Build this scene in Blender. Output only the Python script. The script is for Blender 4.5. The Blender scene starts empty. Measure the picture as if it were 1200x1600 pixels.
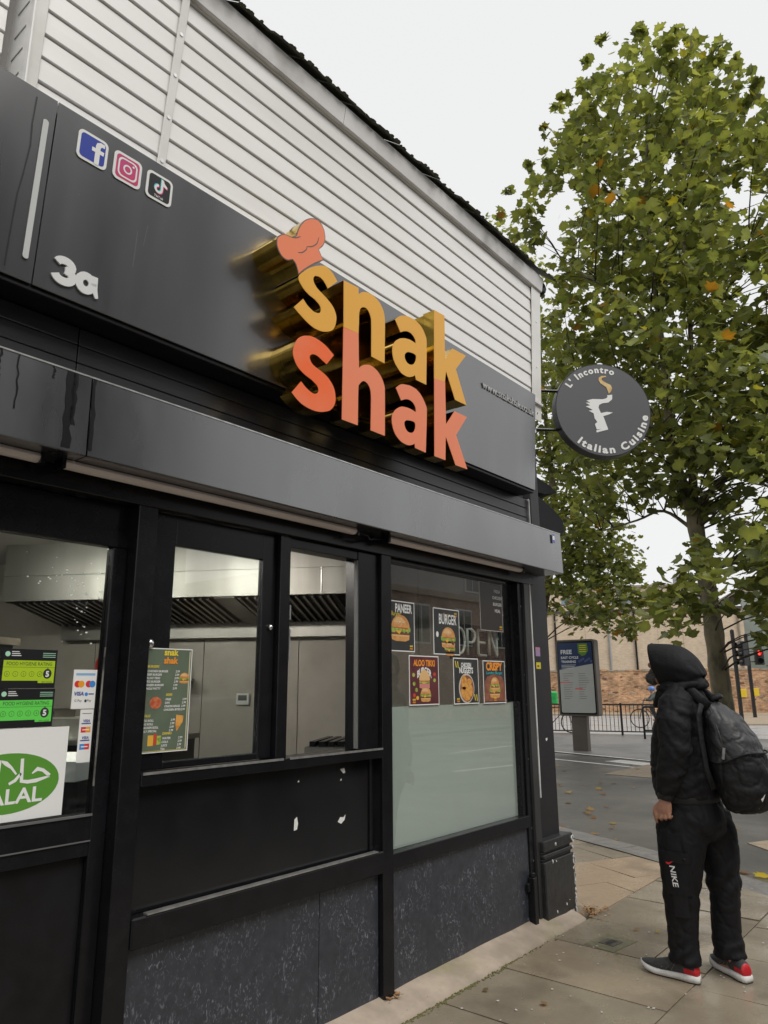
import bpy, bmesh, math, random
from mathutils import Vector, Matrix, noise
from mathutils.geometry import tessellate_polygon
from math import sin, cos, pi, radians, sqrt, hypot, atan2
random.seed(7)
SC = bpy.context.scene
COL = SC.collection

# ------------------------------------------------------------------ camera
cam = bpy.data.cameras.new('camera'); camo = bpy.data.objects.new('camera', cam); COL.objects.link(camo)
yaw, pit, rol = radians(39.6446), radians(13.481), radians(-0.336)
fw = Vector((cos(yaw)*cos(pit), sin(yaw)*cos(pit), sin(pit)))
rt = Vector((sin(yaw), -cos(yaw), 0)); up = rt.cross(fw)
rt2 = cos(rol)*rt + sin(rol)*up; up2 = -sin(rol)*rt + cos(rol)*up
M = Matrix((rt2, up2, -fw)).transposed().to_4x4(); M.translation = Vector((0, -2.5884, 1.55))
camo.matrix_world = M
cam.sensor_fit = 'AUTO'; cam.sensor_width = 36; cam.lens = 36*1134/1600
cam.clip_start = 0.05; cam.clip_end = 1500
SC.camera = camo

# ------------------------------------------------------------------ sky, sun, exposure
SUN_EL, SUN_AZ = radians(52), radians(-100)      # azimuth from +X (counter-clockwise)
w = bpy.data.worlds.new('World'); SC.world = w; w.use_nodes = True
nt = w.node_tree; nt.nodes.clear()
out = nt.nodes.new('ShaderNodeOutputWorld'); bg = nt.nodes.new('ShaderNodeBackground')
sky = nt.nodes.new('ShaderNodeTexSky'); sky.sky_type = 'NISHITA'; sky.sun_disc = False
sky.sun_elevation = SUN_EL; sky.sun_rotation = pi/2 - SUN_AZ
hsv = nt.nodes.new('ShaderNodeHueSaturation'); hsv.inputs['Saturation'].default_value = 0.12
mx = nt.nodes.new('ShaderNodeMix'); mx.data_type = 'RGBA'; mx.inputs['Factor'].default_value = 0.9
mx.inputs['B'].default_value = (8.55, 8.6, 8.6, 1)   # the even cloud layer
nt.links.new(sky.outputs[0], hsv.inputs['Color']); nt.links.new(hsv.outputs[0], mx.inputs['A'])
nt.links.new(mx.outputs['Result'], bg.inputs[0]); bg.inputs[1].default_value = 0.0625
nt.links.new(bg.outputs[0], out.inputs[0])
sl = bpy.data.lights.new('sun', 'SUN'); sl.energy = 1.5; sl.angle = radians(40); sl.color = (1, .97, .92)
so = bpy.data.objects.new('sun', sl); COL.objects.link(so)
sd = Vector((cos(SUN_EL)*cos(SUN_AZ), cos(SUN_EL)*sin(SUN_AZ), sin(SUN_EL)))
so.rotation_euler = sd.to_track_quat('Z', 'Y').to_euler(); so.location = (0, -10, 20)
SC.view_settings.view_transform = 'Standard'; SC.view_settings.look = 'None'
SC.view_settings.exposure = 0.8; SC.view_settings.gamma = 1; SC.view_settings.use_curve_mapping = False

# ------------------------------------------------------------------ materials
def srgb(r, g, b):
    f = lambda c: (c/255/12.92) if c/255 <= .04045 else ((c/255+.055)/1.055)**2.4
    return (f(r), f(g), f(b), 1)
MATS = {}
def mat(name, col, rough=.5, metal=0., col2=None, nscale=6., ndetail=4., bump=0., bscale=40., spec=.5, coat=0.,
        stretch=(1, 1, 1), rough2=None, lo=.35, hi=.65, emit=None, estr=0., dirt=None, dscale=2., ior=None):
    if name in MATS: return MATS[name]
    m = bpy.data.materials.new(name); m.use_nodes = True; MATS[name] = m
    t = m.node_tree; N = t.nodes; Lk = t.links; b = N['Principled BSDF']
    if len(col) == 3: col = (*col, 1)
    b.inputs['Base Color'].default_value = col; b.inputs['Roughness'].default_value = rough
    b.inputs['Metallic'].default_value = metal; b.inputs['Specular IOR Level'].default_value = spec
    b.inputs['Coat Weight'].default_value = coat; b.inputs['Coat Roughness'].default_value = .16
    tc = N.new('ShaderNodeTexCoord'); mp = N.new('ShaderNodeMapping'); mp.inputs['Scale'].default_value = stretch
    geo = N.new('ShaderNodeNewGeometry')
    Lk.new(geo.outputs['Position'], mp.inputs['Vector'])
    if col2 is not None or rough2 is not None or dirt is not None:
        n = N.new('ShaderNodeTexNoise'); n.inputs['Scale'].default_value = nscale; n.inputs['Detail'].default_value = ndetail
        n.inputs['Roughness'].default_value = .6
        Lk.new(mp.outputs[0], n.inputs['Vector'])
        mr = N.new('ShaderNodeMapRange'); mr.inputs[1].default_value = lo; mr.inputs[2].default_value = hi
        Lk.new(n.outputs['Fac'], mr.inputs[0])
        last = None
        if col2 is not None:
            if len(col2) == 3: col2 = (*col2, 1)
            x = N.new('ShaderNodeMix'); x.data_type = 'RGBA'; x.inputs['A'].default_value = col; x.inputs['B'].default_value = col2
            Lk.new(mr.outputs[0], x.inputs['Factor']); last = x.outputs['Result']
        if dirt is not None:
            n2 = N.new('ShaderNodeTexNoise'); n2.inputs['Scale'].default_value = dscale; n2.inputs['Detail'].default_value = 8
            Lk.new(mp.outputs[0], n2.inputs['Vector'])
            m2 = N.new('ShaderNodeMapRange'); m2.inputs[1].default_value = .52; m2.inputs[2].default_value = .75
            m2.inputs[4].default_value = .8
            Lk.new(n2.outputs['Fac'], m2.inputs[0])
            x2 = N.new('ShaderNodeMix'); x2.data_type = 'RGBA'; x2.inputs['B'].default_value = (*dirt[:3], 1)
            if last: Lk.new(last, x2.inputs['A'])
            else: x2.inputs['A'].default_value = col
            Lk.new(m2.outputs[0], x2.inputs['Factor']); last = x2.outputs['Result']
        if last: Lk.new(last, b.inputs['Base Color'])
        if rough2 is not None:
            r = N.new('ShaderNodeMapRange'); r.inputs[3].default_value = rough; r.inputs[4].default_value = rough2
            Lk.new(mr.outputs[0], r.inputs[0]); Lk.new(r.outputs[0], b.inputs['Roughness'])
    if bump:
        n3 = N.new('ShaderNodeTexNoise'); n3.inputs['Scale'].default_value = bscale; n3.inputs['Detail'].default_value = 6
        Lk.new(mp.outputs[0], n3.inputs['Vector'])
        bp = N.new('ShaderNodeBump'); bp.inputs['Strength'].default_value = bump; bp.inputs['Distance'].default_value = .01
        Lk.new(n3.outputs['Fac'], bp.inputs['Height']); Lk.new(bp.outputs[0], b.inputs['Normal'])
    if ior: b.inputs['IOR'].default_value = ior
    if emit is not None:
        b.inputs['Emission Color'].default_value = (*emit[:3], 1); b.inputs['Emission Strength'].default_value = estr
    return m

def glass_mat(name, tint=(.92, .95, .94), rough=0.0, refl=1.0, wob=0.0):
    m = bpy.data.materials.new(name); m.use_nodes = True; t = m.node_tree; t.nodes.clear()
    o = t.nodes.new('ShaderNodeOutputMaterial'); mixs = t.nodes.new('ShaderNodeMixShader')
    tr = t.nodes.new('ShaderNodeBsdfTransparent'); tr.inputs[0].default_value = (*tint, 1)
    gl = t.nodes.new('ShaderNodeBsdfGlossy'); gl.inputs['Roughness'].default_value = rough
    fr = t.nodes.new('ShaderNodeFresnel'); fr.inputs['IOR'].default_value = 1.5
    ml = t.nodes.new('ShaderNodeMath'); ml.operation = 'MULTIPLY'; ml.inputs[1].default_value = 1.8*refl; ml.use_clamp = True
    gg = t.nodes.new('ShaderNodeNewGeometry'); iv = t.nodes.new('ShaderNodeMath'); iv.operation = 'SUBTRACT'; iv.inputs[0].default_value = 1; t.links.new(gg.outputs['Backfacing'], iv.inputs[1])
    m3 = t.nodes.new('ShaderNodeMath'); m3.operation = 'MULTIPLY'; t.links.new(fr.outputs[0], m3.inputs[0]); t.links.new(iv.outputs[0], m3.inputs[1]); t.links.new(m3.outputs[0], ml.inputs[0]); t.links.new(ml.outputs[0], mixs.inputs[0])
    t.links.new(tr.outputs[0], mixs.inputs[1]); t.links.new(gl.outputs[0], mixs.inputs[2]); t.links.new(mixs.outputs[0], o.inputs[0])
    MATS[name] = m; return m

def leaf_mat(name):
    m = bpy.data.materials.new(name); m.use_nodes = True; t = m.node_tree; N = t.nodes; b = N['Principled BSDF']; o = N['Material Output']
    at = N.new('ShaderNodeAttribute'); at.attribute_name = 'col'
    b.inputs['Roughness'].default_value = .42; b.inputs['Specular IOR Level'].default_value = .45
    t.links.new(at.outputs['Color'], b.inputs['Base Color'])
    tl = N.new('ShaderNodeBsdfTranslucent'); br = N.new('ShaderNodeMix'); br.data_type = 'RGBA'; br.blend_type = 'MULTIPLY'; br.inputs['Factor'].default_value = 1
    br.inputs['B'].default_value = (2.0, 1.9, .9, 1); t.links.new(at.outputs['Color'], br.inputs['A'])
    t.links.new(br.outputs['Result'], tl.inputs[0])
    ms = N.new('ShaderNodeMixShader'); ms.inputs[0].default_value = .42
    t.links.new(b.outputs[0], ms.inputs[1]); t.links.new(tl.outputs[0], ms.inputs[2]); t.links.new(ms.outputs[0], o.inputs[0])
    MATS[name] = m; return m

# ------------------------------------------------------------------ mesh builder
class Frame:
    def __init__(s, o, ux=(1, 0, 0), uy=(0, 0, 1), n=None):
        s.o = Vector(o); s.x = Vector(ux).normalized(); s.y = Vector(uy).normalized()
        s.n = Vector(n).normalized() if n else s.x.cross(s.y)
    def __call__(s, u, v, w=0.): return s.o + s.x*u + s.y*v + s.n*w
def facade(x, y, z): return Frame((x, y, z), (1, 0, 0), (0, 0, 1), (0, -1, 0))

ORG = {}
def setp(o, label=None, cat=None, group=None, kind=None):
    if label: o['label'] = label
    if cat: o['category'] = cat
    if group: o['group'] = group
    if kind: o['kind'] = kind
    return o
def thing(name, label, cat, loc, group=None, kind=None):
    o = bpy.data.objects.new(name, None); o.empty_display_size = .1; COL.objects.link(o); o.location = loc
    ORG[o.name] = Vector(loc); return setp(o, label, cat, group, kind)

class MB:
    def __init__(s): s.v = []; s.f = []; s.m = []
    def add(s, vs, fs, m):
        b = len(s.v); s.v += [tuple(x) for x in vs]
        for q in fs: s.f.append([b+i for i in q]); s.m.append(m)
        return s
    def box(s, x0, x1, y0, y1, z0, z1, m):
        vs = [(x, y, z) for x in (x0, x1) for y in (y0, y1) for z in (z0, z1)]
        return s.add(vs, [(0, 1, 3, 2), (4, 6, 7, 5), (0, 4, 5, 1), (2, 3, 7, 6), (0, 2, 6, 4), (1, 5, 7, 3)], m)
    def obox(s, F, u0, u1, v0, v1, w0, w1, m):
        vs = [F(u, v, w_) for u in (u0, u1) for v in (v0, v1) for w_ in (w0, w1)]
        return s.add(vs, [(0, 1, 3, 2), (4, 6, 7, 5), (0, 4, 5, 1), (2, 3, 7, 6), (0, 2, 6, 4), (1, 5, 7, 3)], m)
    def poly(s, F, pts, w, m, holes=()):
        loops = [[Vector((p[0], p[1], 0)) for p in L] for L in [pts, *holes]]
        flat = [p for L in loops for p in L]
        tris = tessellate_polygon(loops)
        vs = [F(p.x, p.y, w) for p in flat]; fs = []
        nn = F.n
        for a, b, c in tris:
            d = (vs[b]-vs[a]).cross(vs[c]-vs[a])
            fs.append((a, b, c) if d.dot(nn) >= 0 else (a, c, b))
        return s.add(vs, fs, m)
    def prism(s, F, pts, w0, w1, m, side=None, holes=(), back=True):
        side = side or m
        s.poly(F, pts, w1, m, holes)
        if back:
            G = Frame(F.o, F.x, F.y, -F.n); s.poly(G, pts, -w0, side, holes)
        for L in [pts, *holes]:
            n = len(L); vs = [F(p[0], p[1], w0) for p in L] + [F(p[0], p[1], w1) for p in L]
            s.add(vs, [(i, (i+1) % n, n+(i+1) % n, n+i) for i in range(n)], side)
        return s
    def rect(s, F, u0, u1, v0, v1, w, m): return s.add([F(u0, v0, w), F(u1, v0, w), F(u1, v1, w), F(u0, v1, w)], [(0, 1, 2, 3)], m)
    def tube(s, path, r, n, m, caps=True, flat=1.0):
        path = [Vector(p) for p in path]; k = len(path)
        rr = r if isinstance(r, (list, tuple)) else [r]*k
        vs = []; pu = None
        for i, p in enumerate(path):
            d = (path[min(i+1, k-1)] - path[max(i-1, 0)]).normalized()
            if pu is None: pu = d.orthogonal().normalized() if abs(d.z) > .9 else d.cross(Vector((0, 0, 1))).normalized()
            pu = (pu - d*pu.dot(d)); pu = pu.normalized() if pu.length > 1e-6 else d.orthogonal().normalized()
            q = d.cross(pu)
            for j in range(n):
                a = 2*pi*j/n; vs.append(p + pu*(cos(a)*rr[i]) + q*(sin(a)*rr[i]*flat))
        fs = [(i*n+j, i*n+(j+1) % n, (i+1)*n+(j+1) % n, (i+1)*n+j) for i in range(k-1) for j in range(n)]
        if caps: fs += [tuple(range(n-1, -1, -1)), tuple((k-1)*n+j for j in range(n))]
        return s.add(vs, fs, m)
    def loft(s, rings, m, caps=True):
        n = len(rings[0]); k = len(rings); vs = [p for R_ in rings for p in R_]
        fs = [(i*n+j, i*n+(j+1) % n, (i+1)*n+(j+1) % n, (i+1)*n+j) for i in range(k-1) for j in range(n)]
        if caps: fs += [tuple(range(n-1, -1, -1)), tuple((k-1)*n+j for j in range(n))]
        return s.add(vs, fs, m)
    def disc(s, F, cx, cy, rx, ry, w, m, n=20, a0=0, a1=2*pi):
        pts = [(cx+rx*cos(a0+(a1-a0)*i/n), cy+ry*sin(a0+(a1-a0)*i/n)) for i in range(n + (0 if a1-a0 > 6.2 else 1))]
        return s.poly(F, pts, w, m)
    def text(s, F, st, x, y, h, m, align='l', w=0., ext=0., bold=0., shear=0., width=None, fn=None, track=1.):
        cps = [(0, 0)] if bold <= .03 or ext else [(0, 0), ((bold-.03)*1.2, 0), (-(bold-.03)*1.2, 0), (0, (bold-.03)*1.0), (0, -(bold-.03)*1.0)]
        for ci, (bx, by) in enumerate(cps):
            vs, fs = text_geo(st, bold, ext > 0, track)
            if not vs: return s
            xs = [p[0] for p in vs]; sc = h/TEXT_H
            W = (max(xs)-min(xs))*sc; sx = sc
            if width: sx = sc*width/max(W, 1e-6); W = width
            ox = x - {'l': 0, 'c': W/2, 'r': W}[align] - min(xs)*sx
            def tr(p):
                u = ox+p[0]*sx + shear*p[1]*sc + bx*h; v = y+p[1]*sc + by*h
                if fn: u, v = fn(u, v)
                return F(u, v, w + ci*.00008 + (ext if p[2] > 1e-5 else 0))
            s.add([tr(p) for p in vs], fs, m)
        return s
    def build(s, name, parent=None, smooth=False, bevel=0., seg=1, label=None, cat=None, group=None, kind=None, org=None, angle=35):
        me = bpy.data.meshes.new(name)
        if parent is not None: o0 = ORG[parent.name]
        elif org is not None: o0 = Vector(org)
        else:
            xs = [p[0] for p in s.v]; ys = [p[1] for p in s.v]; zs = [p[2] for p in s.v]
            o0 = Vector(((min(xs)+max(xs))/2, (min(ys)+max(ys))/2, min(zs)))
        me.from_pydata([(p[0]-o0.x, p[1]-o0.y, p[2]-o0.z) for p in s.v], [], s.f)
        ml = []
        for m in s.m:
            if m not in ml: ml.append(m)
        for m in ml: me.materials.append(m)
        ix = {id(m): i for i, m in enumerate(ml)}
        me.polygons.foreach_set('material_index', [ix[id(m)] for m in s.m])
        if smooth: me.polygons.foreach_set('use_smooth', [True]*len(me.polygons))
        me.update()
        o = bpy.data.objects.new(name, me); COL.objects.link(o)
        if parent is not None: o.parent = parent
        else: o.location = o0
        ORG[o.name] = o0
        if bevel:
            b = o.modifiers.new('bevel', 'BEVEL'); b.width = bevel; b.segments = seg; b.limit_method = 'ANGLE'; b.angle_limit = radians(angle)
        return setp(o, label, cat, group, kind)

TEXT_H = 1.0
_tc = {}
def text_geo(st, bold=0., ext=False, track=1.):
    k = (st, bold, ext, track)
    if k in _tc: return _tc[k]
    c = bpy.data.curves.new('lettering', 'FONT'); c.body = st; c.size = 1.37; c.offset = min(bold, .03); c.resolution_u = 3; c.space_character = track
    c.fill_mode = 'BOTH' if ext else 'FRONT'
    if ext: c.extrude = .05
    o = bpy.data.objects.new('lettering', c)
    me = o.to_mesh()
    vs = [tuple(v.co) for v in me.vertices]; fs = [tuple(p.vertices) for p in me.polygons]
    o.to_mesh_clear(); bpy.data.objects.remove(o); bpy.data.curves.remove(c)
    _tc[k] = (vs, fs); return _tc[k]

def remesh(mb, voxel, smooth=6, noise_amp=0., fold=None):
    """union overlapping closed shapes into one continuous surface"""
    me = bpy.data.meshes.new('tmp'); me.from_pydata(mb.v, [], mb.f); me.update()
    o = bpy.data.objects.new('tmp', me); COL.objects.link(o)
    r = o.modifiers.new('r', 'REMESH'); r.mode = 'VOXEL'; r.voxel_size = voxel
    s = o.modifiers.new('s', 'SMOOTH'); s.factor = .5; s.iterations = smooth
    dg = bpy.context.evaluated_depsgraph_get(); ev = o.evaluated_get(dg); m2 = ev.to_mesh()
    vs = [v.co.copy() for v in m2.vertices]; ns = [v.normal.copy() for v in m2.vertices]; fs = [tuple(p.vertices) for p in m2.polygons]
    ev.to_mesh_clear(); bpy.data.objects.remove(o); bpy.data.meshes.remove(me)
    if fold: vs = [v + n*fold(v, n) for v, n in zip(vs, ns)]
    return vs, fs
def ell(c, a, b, n=20, ax=(1, 0, 0), ay=(0, 1, 0), p=2.0):
    c = Vector(c); ax = Vector(ax); ay = Vector(ay); R_ = []
    for i in range(n):
        t = 2*pi*i/n; x, y = cos(t), sin(t); k = (abs(x)**p+abs(y)**p)**(-1/p)
        R_.append(c+ax*(a*x*k)+ay*(b*y*k))
    return R_
def sphere(mb, c, rx, ry, rz, m, n=16, k=9):
    c = Vector(c); rings = []
    for i in range(k):
        t = -pi/2+pi*(i+.02)/(k-1)*.999 if False else -pi/2+.02+(pi-.04)*i/(k-1)
        rings.append([c+Vector((rx*cos(t)*cos(2*pi*j/n), ry*cos(t)*sin(2*pi*j/n), rz*sin(t))) for j in range(n)])
    return mb.loft(rings, m)
def copy_tree(o, parent=None, group=None):
    c = o.copy(); COL.objects.link(c); ORG[c.name] = ORG.get(o.name, Vector())
    if parent: c.parent = parent
    for ch in list(o.children): copy_tree(ch, c)
    return c
# ------------------------------------------------------------------ palette
BLACK = mat('black powder coated frame', (.0065, .0065, .008), .27, spec=.32, col2=(.010, .010, .012), nscale=14, bump=.02, bscale=160)
BLACK2 = mat('black painted wood', (.006, .006, .007), .4, spec=.32, col2=(.010, .010, .012), nscale=9, bump=.05, bscale=60)
PANEL = mat('charcoal sign panel', (.014, .0145, .019), .25, col2=(.019, .0195, .024), nscale=1.5, stretch=(1, 1, .15), rough2=.38, spec=1.0, coat=1.0, ior=1.7, dirt=(.024, .024, .027), dscale=1.3)
PANEL2 = mat('charcoal shutter box paint', (.011, .0115, .014), .22, col2=(.018, .0185, .022), nscale=2.2, stretch=(1, 1, .35), rough2=.36, spec=1.0, coat=1.0, ior=1.85, dirt=(.026, .026, .027), dscale=2.3)
BOARD = mat('dark recess boards', (.022, .022, .025), .33, col2=(.035, .035, .038), nscale=5, stretch=(.3, 1, 2), bump=.05)
SIDING = mat('white plastic siding', (.84, .83, .81), .33, col2=(.78, .77, .75), nscale=1.6, stretch=(.5, 1, 2.5), lo=.4, hi=.75, bump=.015, bscale=30, dirt=(.66, .65, .62), dscale=1.1)
TRIMW = mat('white plastic trim', (.77, .76, .73), .3, col2=(.66, .65, .61), nscale=4, lo=.45, hi=.8)
EAVE = mat('pale grey eaves board', (.80, .79, .78), .5, col2=(.68, .67, .66), nscale=3, lo=.4, hi=.75, dirt=(.36, .35, .32), dscale=4)
SLATE = mat('mossy roof slate', (.055, .052, .045), .85, col2=(.10, .105, .06), nscale=14, bump=.8, bscale=35)
STEEL = mat('brushed stainless steel', (.42, .41, .38), .32, metal=1, col2=(.34, .33, .30), nscale=3, stretch=(1, 1, .1), rough2=.45)
STEELW = mat('dull stainless wall panel', (.47, .44, .39), .42, metal=.35, col2=(.39, .36, .315), nscale=2, rough2=.55)
CHROME = mat('bright screw metal', (.75, .75, .75), .25, metal=1)
ALU = mat('bare aluminium edge', (.62, .62, .61), .35, metal=.8, col2=(.42, .42, .41), nscale=25)
RISER = None
def riser_mat():
    m = bpy.data.materials.new('dark marbled laminate'); m.use_nodes = True; t = m.node_tree; N = t.nodes; b = N['Principled BSDF']
    g = N.new('ShaderNodeNewGeometry')
    mp = N.new('ShaderNodeMapping'); mp.inputs['Scale'].default_value = (40, 40, 20); mp.inputs['Rotation'].default_value = (0, radians(24), 0)
    t.links.new(g.outputs['Position'], mp.inputs[0])
    wn = N.new('ShaderNodeTexNoise'); wn.inputs['Scale'].default_value = 1.6; wn.inputs['Detail'].default_value = 4; wn.inputs['Distortion'].default_value = 1.8
    t.links.new(mp.outputs[0], wn.inputs['Vector'])
    r1 = N.new('ShaderNodeMapRange'); r1.inputs[1].default_value = .56; r1.inputs[2].default_value = .74
    t.links.new(wn.outputs['Fac'], r1.inputs[0])
    n2 = N.new('ShaderNodeTexNoise'); n2.inputs['Scale'].default_value = 5; n2.inputs['Detail'].default_value = 3; t.links.new(g.outputs['Position'], n2.inputs['Vector'])
    r2 = N.new('ShaderNodeMapRange'); r2.inputs[1].default_value = .4; r2.inputs[2].default_value = .6; t.links.new(n2.outputs['Fac'], r2.inputs[0])
    mm = N.new('ShaderNodeMath'); mm.operation = 'MULTIPLY'; t.links.new(r1.outputs[0], mm.inputs[0]); t.links.new(r2.outputs[0], mm.inputs[1])
    n3 = N.new('ShaderNodeTexNoise'); n3.inputs['Scale'].default_value = 22; n3.inputs['Detail'].default_value = 3; t.links.new(g.outputs['Position'], n3.inputs['Vector'])
    x0 = N.new('ShaderNodeMix'); x0.data_type = 'RGBA'; x0.inputs['A'].default_value = (.017, .019, .025, 1); x0.inputs['B'].default_value = (.056, .062, .076, 1)
    t.links.new(n3.outputs['Fac'], x0.inputs['Factor'])
    x = N.new('ShaderNodeMix'); x.data_type = 'RGBA'; x.inputs['B'].default_value = (.27, .28, .33, 1)
    t.links.new(x0.outputs['Result'], x.inputs['A']); t.links.new(mm.outputs[0], x.inputs['Factor']); t.links.new(x.outputs['Result'], b.inputs['Base Color'])
    b.inputs['Roughness'].default_value = .34; MATS[m.name] = m; return m
RISER = riser_mat()
GLASS = glass_mat('clear window glass', refl=1.3)
GLASSD = glass_mat('display window glass', tint=(.90, .92, .90), refl=2.3)
FROST = mat('frosted window film', (.76, .82, .79), .13, col2=(.80, .86, .83), nscale=1.2, spec=.8)
CONC = mat('pinkish concrete fillet', (.44, .36, .285), .75, col2=(.31, .255, .20), nscale=5, bump=.35, bscale=30, dirt=(.20, .20, .06), dscale=2.4)
WHITE = mat('white print', (.78, .78, .76), .45)
CHIP = mat('white sticker residue', (.72, .72, .70), .7)
PAINTW = mat('worn black painted stone', (.018, .018, .02), .38, col2=(.03, .03, .03), nscale=20, bump=.5, bscale=14)

# ------------------------------------------------------------------ ground
ASPH = mat('wet asphalt', (.075, .071, .062), .62, col2=(.108, .102, .089), nscale=.6, ndetail=8, rough2=.34, bump=.45, bscale=120, dirt=(.046, .044, .040), dscale=.35)
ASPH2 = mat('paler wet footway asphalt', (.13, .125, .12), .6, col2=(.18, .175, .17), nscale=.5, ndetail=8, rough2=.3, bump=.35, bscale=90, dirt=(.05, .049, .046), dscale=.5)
SLABS = [mat('damp paving slab %s' % n, c, .46, col2=c2, nscale=2.2, ndetail=9, rough2=.14, bump=.14, bscale=55, dirt=(.075, .062, .042), dscale=1.7, lo=.38, hi=.62)
         for n, c, c2 in (('brown', (.235, .186, .130), (.34, .278, .20)), ('grey', (.21, .174, .127), (.29, .245, .18)), ('tan', (.31, .225, .148), (.41, .305, .205)), ('dark', (.18, .146, .104), (.27, .224, .163)))]
KERB = mat('granite kerb', (.145, .138, .128), .6, col2=(.20, .19, .178), nscale=8, bump=.3, rough2=.4)
JOINT = mat('dirty joint sand', (.035, .032, .025), .9, col2=(.05, .055, .025), nscale=6)
LINE = mat('worn white road paint', (.62, .61, .58), .6, col2=(.30, .29, .28), nscale=7, lo=.5, hi=.72)
TAC = mat('buff tactile paving', (.34, .27, .19), .7, col2=(.25, .20, .145), nscale=9, bump=.4)
def sheet(name, pts, z, m, kind='structure', thick=.3):
    F = Frame((0, 0, 0), (1, 0, 0), (0, 1, 0)); mb = MB(); mb.prism(F, pts, z-thick, z, m); return mb.build(name, kind=kind)
sheet('ground', [(-300, -300), (300, -300), (300, 300), (-300, 300)], -.06, ASPH, thick=.5)
kc = [(9.6, 4.9), (8.66, 2.9), (8.05, 1.58), (7.56, .44), (7.12, -.42), (6.62, -1.25), (5.8, -2.2), (4.7, -2.95), (3.2, -3.4), (1.0, -3.55), (-14, -3.6)]
sheet('road', [(-60, -12.0), (80, -12.0), (80, 34), (-60, 34)], -.035, ASPH, thick=.02)
# far footway island with railing, far road, footway under the brick wall, opposite footway
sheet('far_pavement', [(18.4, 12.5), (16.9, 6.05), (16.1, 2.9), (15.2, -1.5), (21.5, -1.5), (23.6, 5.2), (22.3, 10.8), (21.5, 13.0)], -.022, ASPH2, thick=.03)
sheet('far_road', [(22.5, 12.8), (24.6, 5.2), (23.5, -2), (60, -2), (60, 2), (38, 12.8), (32, 26)], -.029, mat('pale sheen wet carriageway', (.30, .30, .30), .5, col2=(.36, .36, .36), nscale=.4, rough2=.22, bump=.1), thick=.003)  # pale base colour carries the sky sheen of the wet road
sheet('traffic_island', [(30.6, 6.9), (32.4, 4.4), (40.5, 3.8), (41, 7.4), (36, 8.4)], .03, TAC, thick=.08)
sheet('opposite_pavement', [(-60, -16), (60, -16), (60, -12.0), (-60, -12.0)], .06, ASPH2, thick=.2)

# pavement: joint bed + separate slabs, convex outline
def clip(poly, a, b):            # keep the left of a->b
    outp = []; n = len(poly)
    side = lambda p: (b[0]-a[0])*(p[1]-a[1]) - (b[1]-a[1])*(p[0]-a[0])
    for i in range(n):
        p, q = poly[i], poly[(i+1) % n]; sp, sq = side(p), side(q)
        if sp >= 0: outp.append(p)
        if sp*sq < 0: t = sp/(sp-sq); outp.append((p[0]+(q[0]-p[0])*t, p[1]+(q[1]-p[1])*t))
    return outp
kin = [(x-.0, y) for x, y in kc]
def inset(pl, d):
    r = []
    for i, p in enumerate(pl):
        a = Vector(pl[max(i-1, 0)]); b = Vector(pl[min(i+1, len(pl)-1)]); t = (b-a).normalized()
        nrm = Vector((t.y, -t.x)); r.append((p[0]+nrm.x*d, p[1]+nrm.y*d))
    return r
kin = inset(kc, .30)
pave = sheet('pavement', [*kc[::-1], (9.6, 12), (7.6, 8.4), (5.0, .0), (-14, .0)], -.014, JOINT, thick=.08)
def side_line(p): return None
def slab(poly, z, m, gap=.004):
    if len(poly) < 3: return
    cx = sum(p[0] for p in poly)/len(poly); cy = sum(p[1] for p in poly)/len(poly)
    area = abs(sum(poly[i][0]*poly[(i+1) % len(poly)][1]-poly[(i+1) % len(poly)][0]*poly[i][1] for i in range(len(poly))))/2
    if area < .012: return
    k = lambda p: (p[0]-(gap if p[0] > cx else -gap), p[1]-(gap if p[1] > cy else -gap))
    poly = [k(p) for p in poly]
    F = Frame((cx, cy, 0), (1, random.gauss(0, .002), random.gauss(0, .0035)), (0, 1, random.gauss(0, .0035)))
    F.n = F.x.cross(F.y).normalized()
    mb = MB(); mb.prism(F, [(p[0]-cx, p[1]-cy) for p in poly], -.05, z, m, back=False)
    mb.build('paving_slab', pave, bevel=.004)
A2 = [(-1, -.165), (11, -.165)]
ys = [-.165, -1.085, -1.69, -2.3, -2.9, -3.6]
for r in range(len(ys)-1):
    y1, y0 = ys[r], ys[r+1]
    x = {0: 0.33, 1: 0.0, 2: .3, 3: .1, 4: .4}[r]
    xs = [x]
    while x < 9:
        x += .605 if r != 1 else .66; xs.append(x)
    if r == 0: xs = [.33, .93, 1.54, 2.14, 2.75, 3.35, 3.955, 4.565, 5.1, 5.745, 6.35, 6.98, 7.6]
    if r == 1: xs = [.1, .75, 1.4, 2.05, 2.7, 3.35, 3.70, 4.33, 4.96, 5.6, 6.22, 6.85, 7.5]
    for i in range(len(xs)-1):
        cells = [[(xs[i], y0), (xs[i+1], y0), (xs[i+1], y1), (xs[i], y1)]]
        if r == 0 and i % 3 == 1: ym = -.78; cells = [[(xs[i], y0), (xs[i+1], y0), (xs[i+1], ym), (xs[i], ym)], [(xs[i], ym), (xs[i+1], ym), (xs[i+1], y1), (xs[i], y1)]]
        for cpoly in cells:
            for a, b in zip(kin[:-1], kin[1:]): cpoly = clip(cpoly, b, a)
            slab(cpoly, random.gauss(0, .0012), random.choice(SLABS[:2]+SLABS[3:]+SLABS[:2]))
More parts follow.
